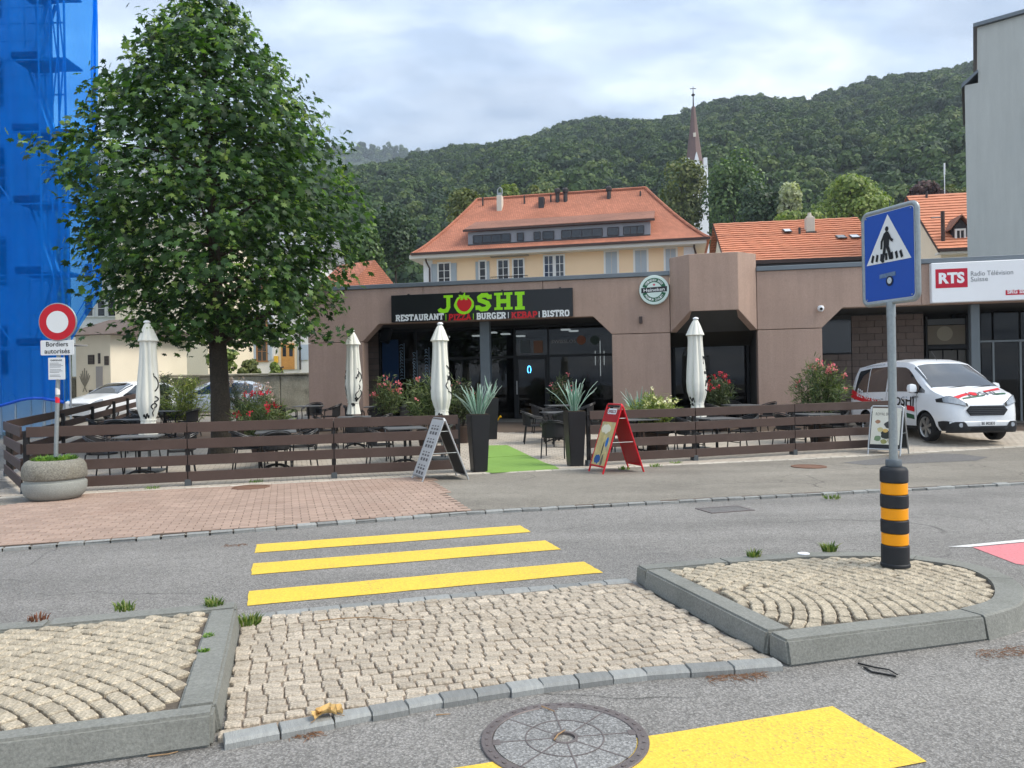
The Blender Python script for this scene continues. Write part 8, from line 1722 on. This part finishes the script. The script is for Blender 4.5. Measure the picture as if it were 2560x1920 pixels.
for i in range(41):
    y = -.80 + 1.6 * i / 40; zt_ = float(np.interp(abs(y), [0, .44, .50, .70, .80], [.335, .335, .43, .43, .36]))
    for k in range(4): vs.append((xf(y) + (.016 if k else -.02), y, .2 + (zt_ - .2) * k / 3))
mb.add(vs, [(4 * i + k, 4 * i + k + 1, 4 * i + k + 5, 4 * i + k + 4) for i in range(40) for k in range(3)]); mb.build('lower_bumper', M_CBLK, va, smooth=True, fix=False)
gr = front_poly('grille', [(-.47, .66), (-.38, .55), (.38, .55), (.47, .66), (.38, .75), (-.38, .75)], M_CBLK, .012)
for k in range(5):
    zz = .575 + k * .038; hwid = .36 if k in (0, 4) else .42; mb = MB(); mb.tube([(xf(y) + .02, y, zz) for y in [(-hwid + 2 * hwid * i / 8) for i in range(9)]], .007, 4); mb.build('grille_bar', mat('grille_grey', C(92, 94, 98), .35, .5), gr)
lo = front_poly('lower_grille', [(-.4, .24), (.4, .24), (.36, .31), (-.36, .31)], mat('deep_black', C(14, 14, 15), .7), .02)
for k in range(3): mb = MB(); mb.tube([(xf(y) + .026, y, .255 + k * .02) for y in [-.36 + .72 * i / 8 for i in range(9)]], .004, 4); mb.build('lower_grille_bar', M_CBLK, lo)
pz_ = front_poly('number_plate', [(-.18, .345), (.18, .345), (.18, .435), (-.18, .435)], M_WHITE, .03)
mb = MB(); text(mb, 'BE 802833', lambda x, y, k: Vector((xf(x) + .034 + k, x, .362 + y)), 0, 0, .055, .3, .02, 0, 'C'); mb.build('plate_lettering', M_BLK, va, fix=False)
for s_ in (-1, 1): mb = MB(); p = Vector((xf(.58) + .018, s_ * .58, .36)); mb.cyl(p - Vector((.01, 0, 0)), p + Vector((.006, 0, 0)), .045, n=16); mb.build('fog_lamp', M_LENS, va)
# bonnet graphics
def bon(y, x, k=0.0):
    r_ = vc.ring(x); ay = abs(y); z = r_[-1][1]
    for i in range(4, 9):
        if r_[i + 1][0] <= ay <= r_[i][0]: f = (ay - r_[i + 1][0]) / max(1e-6, r_[i][0] - r_[i + 1][0]); z = r_[i + 1][1] + (r_[i][1] - r_[i + 1][1]) * f
    return Vector((x + .004, y, z + .010 + k))
def bon_band(nm, m, pts, wd):
    mb = MB(); vs = []
    for y, x in pts: vs += [bon(y, x - wd / 2), bon(y, x + wd / 2)]
    mb.add(vs, [(2 * i, 2 * i + 1, 2 * i + 3, 2 * i + 2) for i in range(len(pts) - 1)]); mb.build(nm, m, va, fix=False)
bon_band('red_stripe', M_DECR, [(-.62 + .08 * i, 1.98 - .028 * i) for i in range(6)], .08); bon_band('red_stripe', M_DECR, [(.22 + .08 * i, 1.74 - .03 * i) for i in range(7)], .08); bon_band('green_stripe', M_DECG, [(-.45 + .09 * i, 2.0 - .012 * i) for i in range(7)], .035); bon_band('green_stripe', M_DECG, [(.36 + .07 * i, 1.88 - .01 * i) for i in range(5)], .06)
mb = MB(); text(mb, 'JOSHI', lambda x, y, k: bon(x, 1.93 - y * 1.0 - x * .05, k), -.3, .0, .16, .72, .0, .002); mb.build('bonnet_lettering', M_DECK2, va, fix=False)
mb = MB(); mb.add([bon(-.12 + math.cos(a * .393) * .085, 1.85 + math.sin(a * .393) * .085, .004) for a in range(16)], [tuple(range(16))]); mb.build('tomato_mark', M_DECR, va, fix=False)
mb = MB(); mb.tube([(.45, .0, 1.77), (.25, .0, 1.98)], .006, 4); mb.build('aerial', M_CBLK, va)
for y0, y1 in ((-.5, .02), (.1, .6)): mb = MB(); mb.tube([Vector((1.47, y0, vc.ring(1.47)[-1][1] - .01)), Vector((1.42, y1, vc.ring(1.42)[-1][1] + .008))], .009, 5); mb.build('wiper', M_CBLK, va)
# ---- cars parked behind the terrace on the left
hc_ = Car([(-2.1, .85, .70, .35), (-2.05, 1.0, .80, .26), (-1.85, 1.28, .86, .22), (-1.4, 1.43, .88, .2), (-.5, 1.48, .88, .2), (.1, 1.44, .88, .2), (.5, 1.28, .88, .2), (1.0, 1.0, .88, .2), (1.3, .93, .87, .2), (1.8, .82, .82, .2), (2.05, .68, .70, .22)], .86)
def parked(label, px, Y, rz, m, group):
    o = thing('parked_car', label, 'car', onp(P(px, 960, Y).x, Y), rad(rz), group); hc_.body(o, m)
    hc_.patch(o, 'windscreen', M_CGLS, .2, .97, 6.4, 9, both=True, nq=14)
    for sd in (-1, 1):
        hc_.patch(o, 'side_window', M_CGLS, -1.6, -.4, 4.2, 6.3, sd); hc_.patch(o, 'side_window', M_CGLS, -.34, .75, 4.2, 6.2, sd, fx=lambda f, g_, x, q: (x, 4.2 + (q - 4.2) * (1 if f < .4 else max(.12, 1 - (f - .4) * 1.3))))
        hc_.patch(o, 'headlight', M_LENS, 1.6, 2.03, 4.3, 5.9, sd, .01)
        mb = MB(); p = hc_.S(.65, 4.3, sd); mb.lathe([(.02, -.06), (.07, -.03), (.07, .04), (.02, .07)], 12, p + Vector((0, sd * .12, .05))); mb.build('mirror', M_CBLK, o, smooth=True)
    for x, y in ((1.25, -.77), (1.25, .77), (-1.25, -.77), (-1.25, .77)): wheel(o, x, y)
    mb = MB(); mb.box((2.06, 0, .42), (.03, .5, .11)); mb.build('number_plate', M_WHITE, o); mb = MB(); mb.box((2.0, 0, .6), (.1, .8, .12)); mb.build('grille', M_CBLK, o, bevel=.02)
parked('white car parked behind the side fence in front of the outbuilding', 308, 30.0, -112, M_CARW, 'cars parked behind the terrace')
parked('silver car parked behind the bush left of the maple trunk', 540, 32.5, -170, mat('silver_paint', C(186, 196, 206), .25, .2, coat=.5), 'cars parked behind the terrace')
# box trailer with brown rear doors
o = thing('box_trailer', 'white rounded box trailer with brown rear doors behind the leftmost parasol', 'trailer', onp(P(340, 960, 38).x, 38), rad(-4)); mb = MB(); w_, h_ = .8, 2.45
sec = [(-w_, .5), (w_, .5), (w_, 2.0), (w_ * .86, 2.3), (w_ * .5, h_), (-w_ * .5, h_), (-w_ * .86, 2.3), (-w_, 2.0)]
mb.prism([(x, 0, z) for x, z in sec], (0, 2.8, 0)); mb.build('box', M_WWALL, o, bevel=.04); mb = MB(); mb.prism([(-w_ * .8, -.01, .6), (w_ * .8, -.01, .6), (w_ * .8, -.01, 2.05), (-w_ * .8, -.01, 2.05)], (0, -.03, 0)); mb.build('rear_door', mat('trailer_brown', C(140, 92, 58), .6), o)
mb = MB(); mb.box((0, -.045, 1.75), (.5, .01, .07)); mb.build('marking', mat('pale_marking', C(214, 190, 140), .6), o)
for sd in (-1, 1): mb = MB(); mb.cyl((sd * .72, 1.4, .3), (sd * .9, 1.4, .3), .3, n=20); mb.build('wheel', M_TYRE, o)
o = thing('electric_cabinet', 'grey electric cabinet left of the box trailer', 'cabinet', onp(P(294, 960, 36).x, 36)); mb = MB(); mb.box((0, 0, .95), (.75, .4, 1.7)); mb.build('body', mat('cabinet_grey', C(176, 174, 166), .6), o, bevel=.02); mb = MB(); mb.box((0, 0, 1.84), (.82, .46, .07)); mb.build('lid', M_CHIM, o, bevel=.01); mb = MB(); mb.box((0, 0, .05), (.7, .36, .1)); mb.build('plinth', M_FOOT, o)
# ---------------- air: thin haze round everything
mb = MB(); mb.box((0, 800, 190), (2900, 2150, 392)); hz = mb.build('haze', None, None); hz['kind'] = 'stuff'; hz['label'] = 'thin bluish air haze over the valley'; hz['category'] = 'haze'
m = bpy.data.materials.new('haze_air'); m.use_nodes = True; t = m.node_tree; t.nodes.remove(t.nodes['Principled BSDF']); pv = t.nodes.new('ShaderNodeVolumePrincipled'); pv.inputs['Color'].default_value = (.72, .82, .95, 1); pv.inputs['Density'].default_value = HAZE; pv.inputs['Anisotropy'].default_value = .2; t.links.new(pv.outputs[0], t.nodes['Material Output'].inputs['Volume']); hz.data.materials.append(m)
